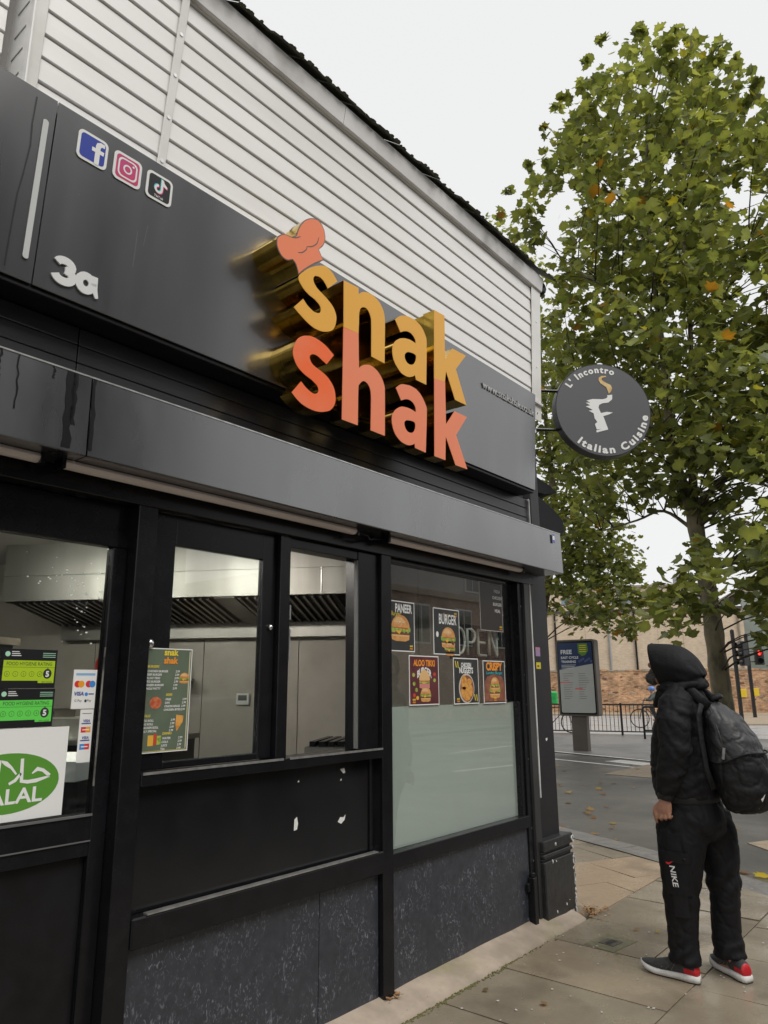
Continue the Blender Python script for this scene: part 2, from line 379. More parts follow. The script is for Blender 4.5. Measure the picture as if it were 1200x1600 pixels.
# second field round the corner, laid square to the side street
ca, sa = cos(radians(64)), sin(radians(64))
def rot(u, v): return (5.25+ca*u+sa*v*1.0, -.165+sa*u-ca*v)      # u along the side street, v towards its kerb
for iu in range(-5, 10):
    u0 = iu*.62
    off = .31 if iu % 2 else 0
    for iv in range(-1, 6):
        v0 = -.02+iv*.62-off
        cpoly = [rot(u0, v0), rot(u0, v0+.62), rot(u0+.62, v0+.62), rot(u0+.62, v0)]
        ar = sum(cpoly[i][0]*cpoly[(i+1) % 4][1]-cpoly[(i+1) % 4][0]*cpoly[i][1] for i in range(4))
        if ar < 0: cpoly = cpoly[::-1]
        cpoly = clip(cpoly, (0, -.163), (10, -.163))
        cpoly = clip(cpoly, (9.2, 8.36), (5.16, 0))
        for a, b in zip(kin[:-1], kin[1:]): cpoly = clip(cpoly, b, a)
        slab(cpoly, random.gauss(0, .0012), random.choice([SLABS[2], SLABS[2], SLABS[1], SLABS[0]]))
# kerb stones follow the curve
for i in range(len(kc)-1):
    a = Vector((*kc[i], 0)); b = Vector((*kc[i+1], 0)); ia = Vector((*kin[i], 0)); ib = Vector((*kin[i+1], 0))
    L = (b-a).length; n = max(1, round(L/.9)) if i < len(kc)-2 else 14
    for j in range(n):
        t0, t1 = j/n+.004, (j+1)/n-.004
        q = [a.lerp(b, t0), a.lerp(b, t1), ib.lerp(ia, 1-t1) if False else ia.lerp(ib, t1), ia.lerp(ib, t0)]
        mb = MB(); pts = [(p.x, p.y) for p in q]
        ar = sum(pts[k][0]*pts[(k+1) % 4][1]-pts[(k+1) % 4][0]*pts[k][1] for k in range(4))
        if ar < 0: pts = pts[::-1]
        mb.prism(Frame((0, 0, 0), (1, 0, 0), (0, 1, 0)), pts, -.1, -.002, KERB, back=False)
        mb.build('kerb_stone', pave, bevel=.012)
# painted marks
def strip(name, pts, wd, z, m):
    mb = MB(); P = [Vector((*p, z)) for p in pts]; vs = []
    for i, p in enumerate(P):
        t = (P[min(i+1, len(P)-1)]-P[max(i-1, 0)]).normalized(); n_ = Vector((-t.y, t.x, 0))*wd/2; vs += [p+n_, p-n_]
    mb.add(vs, [(2*i, 2*i+1, 2*i+3, 2*i+2) for i in range(len(P)-1)], m); return mb.build(name, kind='structure')
strip('road_marking', [(18.0, 9.5), (16.85, 5.99), (16.1, 3.58), (15.0, -.5)], .14, -.018, LINE)
strip('road_marking', [(16.5, 9.0), (15.26, 5.19), (14.57, 2.89), (13.6, -.5)], .14, -.030, LINE)
strip('road_marking', [(15.7, 4.1), (15.2, 2.8)], .5, -.0295, LINE)
for x0 in (9, 15, 21, 27): strip('road_marking', [(x0, -7.8), (x0+3, -7.8)], .12, -.030, LINE)
strip('road_marking', [(6, -10.2), (16, -10.2)], .10, -.030, LINE); strip('road_marking', [(12, -5.6), (17, -4.6), (12.5, -4.2)], .12, -.030, LINE)
def patch(pts, z, m, name): mb = MB(); mb.prism(Frame((0, 0, 0), (1, 0, 0), (0, 1, 0)), pts, z-.02, z, m, back=False); return mb.build(name, kind='structure')
patch([(13.3, 3.25), (13.2, 2.2), (15.1, 2.2), (15.3, 3.2)], -.026, TAC, 'buff_surfacing')
patch([(8.5, -.33), (8.1, -.75), (8.6, -.9), (8.95, -.55)], -.026, TAC, 'buff_surfacing')
# drain cover in the slabs
d = thing('drain_cover', 'small square drain frame with dark slot set in the pavement', 'drain', (4.71, -.48, 0))
mb = MB(); F = Frame((4.71, -.48, 0), (cos(radians(-8)), sin(radians(-8)), 0), (sin(radians(8)), cos(radians(8)), 0))
mb.prism(F, [(-.14, -.10), (.14, -.10), (.14, .10), (-.14, .10)], -.02, .004, mat('mossy mortar', (.13, .12, .075), .8, col2=(.18, .17, .1), nscale=30, bump=.3)); mb.build('surround', d)
mb = MB(); mb.prism(F, [(-.055, -.052), (.055, -.052), (.055, .052), (-.055, .052)], 0, .0065, mat('rusty iron', (.055, .045, .038), .6, col2=(.1, .08, .06), nscale=40)); mb.build('iron_frame', d, bevel=.002)
mb = MB(); mb.rect(F, -.04, .045, -.018, .018, .0085, mat('drain hole', (.006, .006, .006), .5)); mb.build('slot', d)

# ------------------------------------------------------------------ shop building
SH = thing('shop_building', 'black takeaway shopfront with white boarded upper storey and slate roof on the corner', 'building', (2.5, 0, 0))
def panelF0(x, z): return Frame((x, pf(z)-.0008, z), (1, 0, 0), (0, -.0625, 1), (0, -1, -.0625))
def pf(z): return -(.10+.0625*(z-2.975))           # leaning fascia plane
def ps(z): return -(.05+.05*(z-3.75))              # leaning boarded wall
PB = lambda name, *a, par=SH, **k: None
def part(name, boxes, m, par=SH, bevel=.003, **k):
    mb = MB()
    for b in boxes: mb.box(*b, m)
    return mb.build(name, par, bevel=bevel, **k)
# siding boards: each board one piece with a lapped lip
zs = [4.727+.0, 4.616, 4.502, 4.394, 4.286, 4.178, 4.065, 3.962, 3.851, 3.74]
def siding(x0, x1, z1, z0, dy=0., name='siding_board'):
    mb = MB(); g = .006; jz = random.uniform(-.0012, .0012); jy = random.uniform(0, .002)
    yt, yb = ps(z1)+dy+.006+jy, ps(z0)+dy-.002+jy
    g = .0030; prof = [(yt+.02, z1-.001+jz), (yt+.004, z1-.001+jz), (yt, z1-.005+jz), (yb, z0+g+.004+jz), (yb+.003, z0+g+jz), (yb+.024, z0+g+jz)]
    vs = [(x0, y, z) for y, z in prof]+[(x1, y, z) for y, z in prof]; n = len(prof)
    mb.add(vs, [(i, n+i, n+(i+1) % n, (i+1) % n) for i in range(n)]+[tuple(range(n)), tuple(range(2*n-1, n-1, -1))], SIDING)
    return mb.build(name, SH)
top = 5.2
allz = [4.80, 4.727, *zs[1:]]
for a, b in zip(allz[:-1], allz[1:]):
    if True: siding(1.517+((a+b)/2-3.765)*.0448, 4.91, a, b)
    else: siding(1.53, 4.91, a, b)
    k_ = ((a+b)/2-3.765)*.0448; siding(.955, 1.498+k_, a, b)
    siding(-1.2, .855, a, b, dy=.115)
# backing wall behind the boards
mb = MB()
for x0, x1, dy in ((.93, 5.04, .045), (-1.2, .93, .17)):
    pr = [(ps(3.70)+dy, 3.70), (ps(4.80)+dy, 4.80), (.25, 4.80), (.25, 3.70)]
    F = Frame((x0, 0, 0), (0, 1, 0), (0, 0, 1), (1, 0, 0)); mb.prism(F, pr, 0, x1-x0, mat('shadowed batten', (.36, .35, .34), .8))
mb.build('upper_wall', SH)
def leanstrip(name, x0, x1, z0, z1, dy, th, m, nscrew=0, dx=0.):
    mb = MB(); pr = [(ps(z0)+dy, z0), (ps(z0)+dy-th, z0), (ps(z1)+dy-th, z1), (ps(z1)+dy, z1)]
    vs = [(x0, y, z) if z == z0 else (x0+dx, y, z) for y, z in pr]+[(x1, y, z) if z == z0 else (x1+dx, y, z) for y, z in pr]
    mb.add(vs, [(0, 3, 2, 1), (4, 5, 6, 7), (0, 1, 5, 4), (1, 2, 6, 5), (2, 3, 7, 6), (3, 0, 4, 7)], m)
    o = mb.build(name, SH, bevel=.003)
    for i in range(nscrew):
        z = z0+.06+(z1-z0-.12)*i/max(nscrew-1, 1); k = (z-z0)/(z1-z0)
        mb = MB(); mb.disc(Frame(((x0+x1)/2+dx*k, ps(z)+dy-th-.003, z), (1, 0, 0), (0, 0, 1), (0, -1, 0)), 0, 0, .009, .009, 0, CHROME, 10)
        mb.prism(Frame(((x0+x1)/2+dx*k, ps(z)+dy-th, z), (1, 0, 0), (0, 0, 1), (0, -1, 0)), [(.009*cos(t*.628), .009*sin(t*.628)) for t in range(10)], -.001, .0028, CHROME)
        mb.build('screw', o)
    return o
leanstrip('cover_strip', 1.487, 1.528, 3.765, 4.80, -.006, .007, TRIMW, 5, dx=.046)
leanstrip('corner_trim', .895, .957, 3.74, 4.80, -.004, .007, TRIMW, 0)
leanstrip('corner_trim', 4.905, 5.052, 3.60, 4.90, -.004, .007, TRIMW, 4)
mb = MB(); mb.box(.895, .901, ps(4.4)-.02, .12, 3.74, 4.80, SIDING); mb.build('return_board', SH)
for zz in allz[1:]:
    mb = MB(); mb.box(.8925, .8949, ps(zz)+.018, ps(zz)+.115, zz-.004, zz+.003, mat('shadow gap', (.25, .24, .22), .7)); mb.build('lap_shade', SH)  # dark strips on the flat return, painted shade of the board laps
leanstrip('bottom_trim', .957, 5.05, 3.728, 3.752, -.01, .02, TRIMW, 0)
for x in (.93, .985, 1.02, 1.43, 1.47, 3.3, 4.1):
    mb = MB(); F = Frame((x, ps(3.745)-.031, 3.745), (1, 0, 0), (0, 0, 1), (0, -1, 0))
    mb.prism(F, [(.009*cos(t*.628), .009*sin(t*.628)) for t in range(10)], -.001, .004, CHROME); mb.build('screw', SH)
# eaves board + slates
def eav(x0, x1):
    mb = MB(); pr = [(-.10, 4.742), (-.145, 4.75), (-.175, 4.862), (-.10, 4.875), (.0, 4.875)]
    pr = [(-.10, 4.74), (-.125, 4.738), (-.146, 4.855), (-.02, 4.88), (.05, 4.80)]
    F = Frame((x0, 0, 0), (0, 1, 0), (0, 0, 1), (1, 0, 0)); mb.prism(F, pr, 0, x1-x0, EAVE); return mb.build('eaves_board', SH, bevel=.003)
eav(.2, 2.62); eav(2.624, 5.055)
x = .2; 
while x < 5.06:
    wd = random.uniform(.20, .26); jj = random.uniform(-.012, .012); zz = random.uniform(-.004, .005)
    F = Frame((x, -.178+jj, 4.868+zz), (1, 0, random.gauss(0, .010)), (0, .75, .66))
    F.n = F.x.cross(F.y).normalized()
    mb = MB(); e = [(0, random.uniform(-.01, .01))]+[(wd*t/6, random.uniform(-.008, .008)) for t in range(1, 6)]+[(wd-.004, random.uniform(-.01, .01))]
    mb.prism(F, e+[(wd-.004, .42), (0, .42)], 0, random.uniform(.007, .012), SLATE)
    for _ in range(5):       # moss cushions on the edge
        mx_ = random.uniform(.01, wd-.01); sphere(mb, F(mx_, random.uniform(-.004, .02), .008), random.uniform(.010, .022), .014, random.uniform(.003, .008), SLATE, 7, 5)
    mb.build('roof_slate', SH); x += wd
mb = MB(); F = Frame((-1.2, -.12, 4.86), (1, 0, 0), (0, .75, .66)); mb.prism(F, [(0, .05), (6.24, .05), (6.0, 3.2), (0, 3.2)], -.03, -.002, SLATE); mb.build('roof', SH)
# gutter end at the corner
mb = MB(); DK = mat('black plastic gutter', (.012, .012, .014), .35)
mb.tube([(5.08, -.10, 4.80), (5.20, .12, 4.80), (6.6, 2.9, 4.80)], .062, 10, DK); mb.tube([(5.14, .02, 4.77), (5.13, .02, 4.5), (5.10, .06, 4.3)], .04, 8, DK); mb.build('gutter', SH, smooth=True)
# fascia panels (leaning)
def fasc(x0, x1, z0, z1, m, name='fascia_panel'):
    mb = MB(); F = Frame((x0, 0, 0), (0, 1, 0), (0, 0, 1), (1, 0, 0))
    mb.prism(F, [(pf(z0), z0), (pf(z1), z1), (pf(z1)+.03, z1), (0.06, z0+.02), (0.06, z0)], 0, x1-x0, m); return mb.build(name, SH, bevel=.002)
fasc(1.011, 4.787, 2.975, 3.733, PANEL); fn = fasc(-1.2, 1.006, 2.975, 3.733, PANEL)
mb = MB(); zc = (3.067+3.618)/2; F = Frame((.972, pf(zc)-.002, zc), (1, 0, 0), (0, -.0625, 1), (0, -1, -.0625))
hb = .275; mb.prism(F, [(.011*cos(a), (hb if sin(a) >= 0 else -hb)+.011*sin(a)) for a in [i*pi/6+.01 for i in range(12)]], 0, .004, mat('pale slot light', (.55, .56, .55), .4)); mb.build('white_slot', fn)
# dark streak runs on the neighbouring panel
mb = MB(); F = Frame((.93, pf(3.4)-.0012, 3.4), (1, 0, 0), (0, -.0625, 1), (0, -1, -.0625))
P_ = [(.0, .30), (-.002, .18), (.003, .1), (-.006, -.02), (-.016, -.12), (-.02, -.3), (-.021, -.40)]
for a, b in zip(P_[:-1], P_[1:]): mb.add([F(a[0]-.003, a[1]), F(a[0]+.003, a[1]), F(b[0]+.002, b[1]), F(b[0]-.003, b[1])], [(0, 3, 2, 1)], mat('dried drip', (.012, .012, .014), .4))
mb.build('drip_stain', fn)
for x_, z_, L_, a_ in ((1.42, 3.33, .10, .10), (1.385, 3.22, .16, .02), (1.13, 3.40, .012, .4), (2.0, 3.2, .05, -.2)):
    mb = MB(); F = panelF0(x_, z_); mb.add([F(0, 0), F(.0022, 0), F(.0022+a_*L_, L_), F(a_*L_, L_)], [(0, 1, 2, 3)], mat('pale scratch', (.16, .16, .165), .5)); mb.build('scratch_mark', SH)
# soffit under the fascia, recess boards, top of the shutter box
part('fascia_soffit', [(-1.2, 4.785, pf(2.975)+.012, .10, 2.955, 2.973)], BLACK2)
mb = MB(); mb.box(-1.2, 5.0, .06, .10, 2.64, 2.96, BOARD); mb.build('recess_wall', SH)
for z0, z1 in ((2.66, 2.725), (2.729, 2.80), (2.804, 2.875), (2.879, 2.95)):
    for x0, x1 in ((-1.2, 1.268), (1.272, 4.90)):
        mb = MB(); mb.box(x0, x1, .035+(z0-2.66)*.02, .059, z0, z1, BOARD); mb.build('recess_board', SH, bevel=.003)
part('aluminium_edge', [(4.902, 4.916, .02, .05, 2.655, 2.95)], ALU)
def sbox(x0, x1, name='shutter_box'):
    mb = MB(); F = Frame((x0, 0, 0), (0, 1, 0), (0, 0, 1), (1, 0, 0))
    mb.prism(F, [(-.200, 2.352), (-.192, 2.655), (.034, 2.672), (.034, 2.60), (-.185, 2.60), (-.185, 2.365), (-.17, 2.352)][:4]+[(.034, 2.352)], 0, x1-x0, PANEL2); return mb.build(name, SH, bevel=.004, seg=2)
b1 = sbox(-1.2, 1.220); b2 = sbox(1.226, 4.965)
part('box_edge_trim', [(-1.2, 4.964, -.1945, -.1915, 2.652, 2.658)], ALU, bevel=0)
# dents at the far end, streak stains near the joint
mb = MB(); F = Frame((1.2, -.2016, 2.36), (1, 0, 0), (0, .0264, 1), (0, -1, 0)); DS = mat('water streak', (.006, .006, .007), .3)
random.seed(3)
_si = 0
for cx, w0, ln in ((-.055, .018, .29), (-.04, .01, .2), (.034, .007, .28), (-.12, .004, .05), (-.30, .004, .1), (-.24, .003, .2)):
    mb = MB(); pp = [(cx+random.uniform(-.004, .004), .295-ln*i/8) for i in range(9)]; ww = [w0*random.uniform(.5, 1.1) for _ in pp]; ww[-1] = w0*.9
    for i in range(8):
        mb.add([F(pp[i][0]-ww[i], pp[i][1]), F(pp[i][0]+ww[i], pp[i][1]), F(pp[i+1][0]+ww[i+1], pp[i+1][1]), F(pp[i+1][0]-ww[i+1], pp[i+1][1])], [(0, 3, 2, 1)], DS)
    mb.build('streak_stain', b1 if cx < 0 else b2)
mb = MB(); F = Frame((4.83, -.2035, 2.6), (1, 0, 0), (0, .0264, 1), (0, -1, 0)); mb.rect(F, -.016, .022, -.035, .03, 0, mat('blue sticker', (.12, .14, .4), .5)); mb.rect(F, -.012, .018, -.012, .018, .0006, WHITE); mb.build('small_sticker', b2)
# strip light covers under the box
LED = mat('dull pink strip light cover', (.80, .72, .69), .4, col2=(.72, .64, .61), nscale=3)
for x0, x1 in ((1.19, 2.76), (3.03, 4.50), (-1.2, 1.10)):
    mb = MB(); mb.tube([(x0, -.095, 2.338), (x1, -.095, 2.338)], .026, 10, LED, flat=.7); o = mb.build('strip_light_cover', SH, smooth=False)
    for xa in (x0-.015, x1): mb = MB(); mb.box(xa, xa+.015, -.125, -.065, 2.315, 2.352, BLACK); mb.build('end_cap', o)
mb = MB(); mb.tube([(2.78, -.1, 2.338), (2.83, -.13, 2.322), (2.88, -.10, 2.312), (2.93, -.085, 2.325), (3.01, -.095, 2.338)], .006, 6, BLACK); mb.build('cable', SH, smooth=True)
# frame: header, posts, rails
part('frame_header', [(-1.2, 4.80, -.035, .10, 2.265, 2.352)], BLACK)
part('frame_post', [(1.553, 1.640, -.03, .12, .05, 2.265)], BLACK)
part('frame_post', [(3.065, 3.150, -.03, .10, .03, 2.265)], BLACK)
part('frame_post', [(4.60, 4.665, -.012, .10, .03, 2.265)], BLACK)
part('sill_rail', [(1.640, 3.065, -.035, .10, 1.185, 1.232)], BLACK)
part('aluminium_edge', [(1.645, 2.36, -.038, -.0352, 1.226, 1.236), (2.40, 3.06, -.038, -.0352, 1.226, 1.236)], ALU, bevel=0)
part('mid_rail', [(1.640, 3.065, -.04, .08, .63, .735)], BLACK, bevel=.006)
o = part('aluminium_edge', [(1.70, 3.015, -.0405, -.012, .7352, .741)], ALU, bevel=0)
part('lower_panel', [(1.640, 3.0, .012, .03, .735, 1.185)], mat('glossy black panel', (.008, .008, .009), .12, col2=(.012, .012, .013), nscale=3, rough2=.2))
part('panel_bead', [(3.0, 3.02, .0, .03, .735, 1.185)], BLACK)
F = facade(0, .0115, 0)
for cx, cz, pts in ((2.49, .936, [(-.012, -.028), (.008, -.025), (.014, .0), (.006, .03), (-.01, .02)]), (2.80, .915, [(-.03, -.008), (-.005, -.02), (.02, -.004), (.026, .02), (.012, .008), (-.012, .012)]), (2.803, 1.139, [(-.02, .01), (.006, -.012), (.02, -.008), (.012, .014)]), (2.79, 1.10, [(-.006, -.004), (.006, -.004), (.004, .006)]), (2.5, 1.12, [(-.006, -.004), (.006, -.004), (.004, .006)])):
    mb = MB(); mb.poly(F, [(cx+a, cz+b) for a, b in pts], .0, CHIP); mb.build('sticker_residue', SH)
# stall riser panels
part('riser_panel', [(1.640, 2.640, .0, .02, .02, .63)], RISER); part('riser_panel', [(2.644, 3.062, .0, .02, .02, .63)], RISER); part('riser_panel', [(3.152, 4.60, .0, .02, .02, .625)], RISER)
# hatch: left sliding sash + open right bay
hw = thing('x', '', '', (0, 0, 0)); bpy.data.objects.remove(hw)
mb = MB(); mb.box(1.655, 1.765, .02, .055, 1.236, 2.262, BLACK); mb.box(1.765, 2.25, .02, .055, 2.135, 2.262, BLACK); mb.box(1.765, 2.25, .02, .055, 1.236, 1.262, BLACK); mb.box(2.25, 2.33, .02, .055, 1.236, 2.262, BLACK)
sash = mb.build('sliding_sash', SH, bevel=.003)
part('glass', [(1.765, 2.25, .034, .040, 1.262, 2.135)], GLASS, par=sash, bevel=0)
part('sash_track', [(1.641, 1.652, .0, .03, 1.236, 2.20)], ALU, bevel=0)
part('hatch_jamb', [(2.335, 2.40, -.01, .10, 1.232, 2.262)], BLACK); part('hatch_jamb', [(2.90, 3.063, -.005, .09, 1.232, 2.262)], BLACK); part('hatch_head', [(2.402, 2.898, .0, .09, 2.215, 2.262)], BLACK)
part('jamb_seal', [(2.892, 2.899, -.004, .02, 1.24, 2.21)], mat('grey rubber', (.12, .12, .12), .6), bevel=0)
mb = MB(); mb.box(2.396, 2.402, -.016, -.01, 1.66, 1.82, ALU); mb.box(2.396, 2.402, -.016, -.01, 1.86, 1.93, ALU); mb.build('latch_plate', SH)
for c_, r_ in (((2.30, .012, 1.82), .012), ((1.668, .012, 1.72), .016)): mb = MB(); sphere(mb, c_, r_, r_, r_*1.2, CHROME, 10, 6); mb.build('sash_knob', sash, smooth=True)
# display window
mb = MB(); mb.box(3.150, 3.185, .0, .06, .70, 2.265, BLACK); mb.box(4.46, 4.60, .03, .09, 1.44, 2.265, BLACK); mb.box(4.555, 4.60, .0, .06, .70, 1.44, BLACK); mb.box(3.185, 4.46, .0, .06, 2.24, 2.265, BLACK)
mb.box(3.152, 4.60, -.025, .06, .63, .705, BLACK); dw = mb.build('display_window', SH, bevel=.003)
part('glass', [(3.185, 4.555, .030, .036, .705, 2.24)], GLASSD, par=dw, bevel=0)
part('frosted_film', [(3.186, 4.554, .0375, .040, .706, 1.437)], FROST, par=dw, bevel=0)
# guide rails and pipe by the corner
part('shutter_guide', [(4.665, 4.745, -.03, .06, .02, 2.352)], mat('scuffed black guide', (.03, .03, .031), .4, col2=(.055, .055, .055), nscale=5, stretch=(1, 1, .3)))
part('white_edge_strip', [(4.746, 4.757, -.034, -.006, .80, 2.32)], mat('white plastic edge', (.70, .70, .68), .4, col2=(.4, .4, .38), nscale=6, lo=.5, hi=.7), bevel=0)
mb = MB(); mb.box(4.565, 4.61, -.05, -.005, .05, .33, BLACK2); mb.box(4.53, 4.565, -.03, -.005, .25, .30, BLACK2); mb.tube([(4.585, -.03, .33), (4.585, -.03, .36)], .02, 8, BLACK2); mb.build('shutter_bolt', SH, bevel=.004)
random.seed(11)
for z in (2.1, 1.62, 1.42, 1.06, .62, .42):
    mb = MB(); F = facade(4.64+random.uniform(-.01, .01), -.0125, z); mb.disc(F, 0, 0, .006, .006, 0, CHROME, 8); mb.build('screw', SH)
# door
mb = MB(); Y0, Y1 = .035, .085
mb.box(.4, 1.565, Y0, Y1, 2.09, 2.262, BLACK); mb.box(1.490, 1.552, Y0, Y1, .06, 2.09, BLACK); mb.box(.4, 1.49, Y0, Y1, .96, 1.105, BLACK); mb.box(.4, 1.49, Y0, Y1, .06, .16, BLACK); mb.box(.4, .5, Y0, Y1, .16, .96, BLACK); mb.box(.4, .5, Y0, Y1, 1.105, 2.09, BLACK)
door = mb.build('door', SH, bevel=.004)
part('glass', [(.5, 1.49, .058, .064, 1.105, 2.09)], GLASS, par=door, bevel=0)
mb = MB(); random.seed(8)
for _ in range(46):
    x_, z_ = random.choice([(random.gauss(1.40, .04), random.gauss(1.84, .07)), (random.gauss(1.30, .08), random.gauss(1.95, .04))]); r_ = random.uniform(.0012, .004)
    if x_ < 1.48 and z_ < 2.08: mb.rect(facade(x_, .0575, z_), -r_, r_, -r_*.5, r_*.9, 0, CHIP)
mb.build('paint_speck', door, kind='stuff')
part('kick_panel', [(.5, 1.49, .062, .075, .16, .96)], BLACK2, par=door)
part('glazing_bead', [(.5, 1.49, .030, .036, 1.098, 1.106), (.5, 1.49, .0295, .0355, 1.012, 1.016)], mat('worn bead', (.12, .12, .12), .5), par=door, bevel=0)
mb = MB(); mb.tube([(1.487, .034, 1.2), (1.489, .034, 1.7)], .0035, 6, mat('scraped silicone', (.25, .24, .21), .6, col2=(.02, .02, .02), nscale=12)); mb.build('silicone_line', door)
part('wall_pier', [(-1.2, .40, .0, .12, .05, 2.265)], BLACK)
# concrete fillet at the foot of the wall
mb = MB(); random.seed(5); nseg = 60; vs = []
for i in range(nseg+1):
    x = -1.2+6.25*i/nseg; e = noise.noise(Vector((x*2.1, 0, 0)))*.012+noise.noise(Vector((x*9, 1, 0)))*.004
    for y, z in ((.05, .075), (-.004, .068+e*1.5), (-.06, .052+e), (-.125, .030+e*.6), (-.163, .008), (-.165, -.03)): vs.append((x, y+(e*.4 if y < -.1 else 0), z))
mb.add(vs, [(i*6+j, i*6+j+1, (i+1)*6+j+1, (i+1)*6+j) for i in range(nseg) for j in range(5)], CONC); mb.build('concrete_fillet', SH, smooth=True)
mb = MB(); MOSS = mat('yellow green moss', (.17, .16, .05), .95, col2=(.11, .11, .04), nscale=60, bump=.6, bscale=200); random.seed(61)
for _ in range(900):
    x_ = random.triangular(2.3, 4.7, 2.7); y_ = -.168+random.gauss(0, .012)+(.03*random.random() if random.random() < .4 else 0); r_ = random.uniform(.002, .0085)
    zb = .002 if y_ < -.163 else .004+(y_+.163)*.58
    sphere(mb, (x_, y_, zb), r_*1.5, r_*.8, .0022, MOSS, 6, 4)
mb.build('moss', SH, kind='stuff', smooth=True)
# corner pillar on a worn plinth
part('corner_pillar', [(4.80, 5.068, .004, .30, .50, 2.66), (4.93, 5.068, .02, .30, 2.66, 3.62)], mat('matt black paint', (.011, .010, .012), .45, col2=(.016, .015, .017), nscale=7), bevel=.006)
mb = MB()
for z0, z1, o_ in ((.015, .40, .075), (.40, .418, .06), (.418, .445, .07), (.445, .462, .058), (.462, .53, .072)):
    mb.box(4.70, 5.06+o_, -o_+.01, .34, z0, z1, PAINTW)
pb = mb.build('pillar_plinth', SH, bevel=.018, seg=3, angle=60)
mb = MB(); random.seed(21); F = facade(0, -.0668, 0)
for i in range(46):
    z = random.uniform(.03, .50) ; r = random.uniform(.003, .012)*(1.6 if random.random() < .2 else 1); ex = 5.126
    x = ex-abs(random.gauss(0, .008)) if random.random() < .75 else random.uniform(4.78, 5.12)
    if x < ex-.03: r *= .55; z = random.choice([random.uniform(.03, .12), z])
    G = Frame((x, -.066, z), (1, .0, 0), (0, 0, 1), (0, -1, 0))
    mb.prism(G, [(r*random.uniform(.6, 1.2)*cos(t*.785), r*1.7*random.uniform(.6, 1.2)*sin(t*.785)) for t in range(8)], -.004, .0022, CHIP)
mb.build('chipped_paint', pb)
for z, c1, c2 in ((1.79, (.30, .22, .38), (.45, .2, .28)), (1.70, (.62, .50, .03), (.02, .02, .02))):
    mb = MB(); F = facade(4.885, .0025, z); mb.rect(F, -.035, .035, -.035, .03, 0, mat('sticker %.2f' % z, c1, .5)); mb.rect(F, -.035, .035, .012, .03, .0005, mat('stickerb %.2f' % z, c2, .5)); mb.rect(F, -.02, .01, -.02, -.01, .0005, mat('stickerb %.2f' % z, c2, .5)); mb.build('small_sticker', SH)
mb = MB(); F = facade(4.945, .0025, 1.17); mb.poly(F, [(-.016, .006), (-.004, -.014), (.016, .0), (.012, .012)], 0, CHIP); mb.build('sticker_residue', SH)
# side wall round the corner with a folded black awning
mb = MB(); sdv = Vector((cos(radians(64)), sin(radians(64)), 0)); sn = Vector((sdv.y, -sdv.x, 0)); F = Frame((5.06, .02, 0), sdv, (0, 0, 1), sn)
mb.prism(F, [(0, 0), (9, 0), (9, 4.85), (0, 4.85)], -.25, 0, mat('dark side wall', (.05, .05, .05), .7)); mb.build('side_wall', SH)
aw = thing('awning', 'black folded awning poking out past the shop corner', 'awning', (5.4, .5, 2.55))
mb = MB(); AWN = mat('black awning canvas', (.008, .008, .012), .8, bump=.2, bscale=20)
G = Frame((5.06, .02, 0), sn, (0, 0, 1), sdv)
mb.prism(G, [(.0, 3.20), (.08, 3.21), (.22, 3.14), (.28, 3.09), (.16, 3.07), (.0, 3.08)], .12, 1.6, AWN)
mb.prism(G, [(.0, 3.02), (.07, 3.04), (.22, 2.94), (.31, 2.85), (.31, 2.76), (.26, 2.72), (.1, 2.74), (.0, 2.78)], .10, 2.6, AWN); mb.build('canvas', aw, bevel=.012, seg=2)
mb = MB(); mb.tube([G(0, 2.92, .2), G(.27, 2.80, .2)], .012, 6, BLACK); mb.tube([G(0, 2.92, 2.3), G(.27, 2.80, 2.3)], .012, 6, BLACK); mb.build('arm', aw)
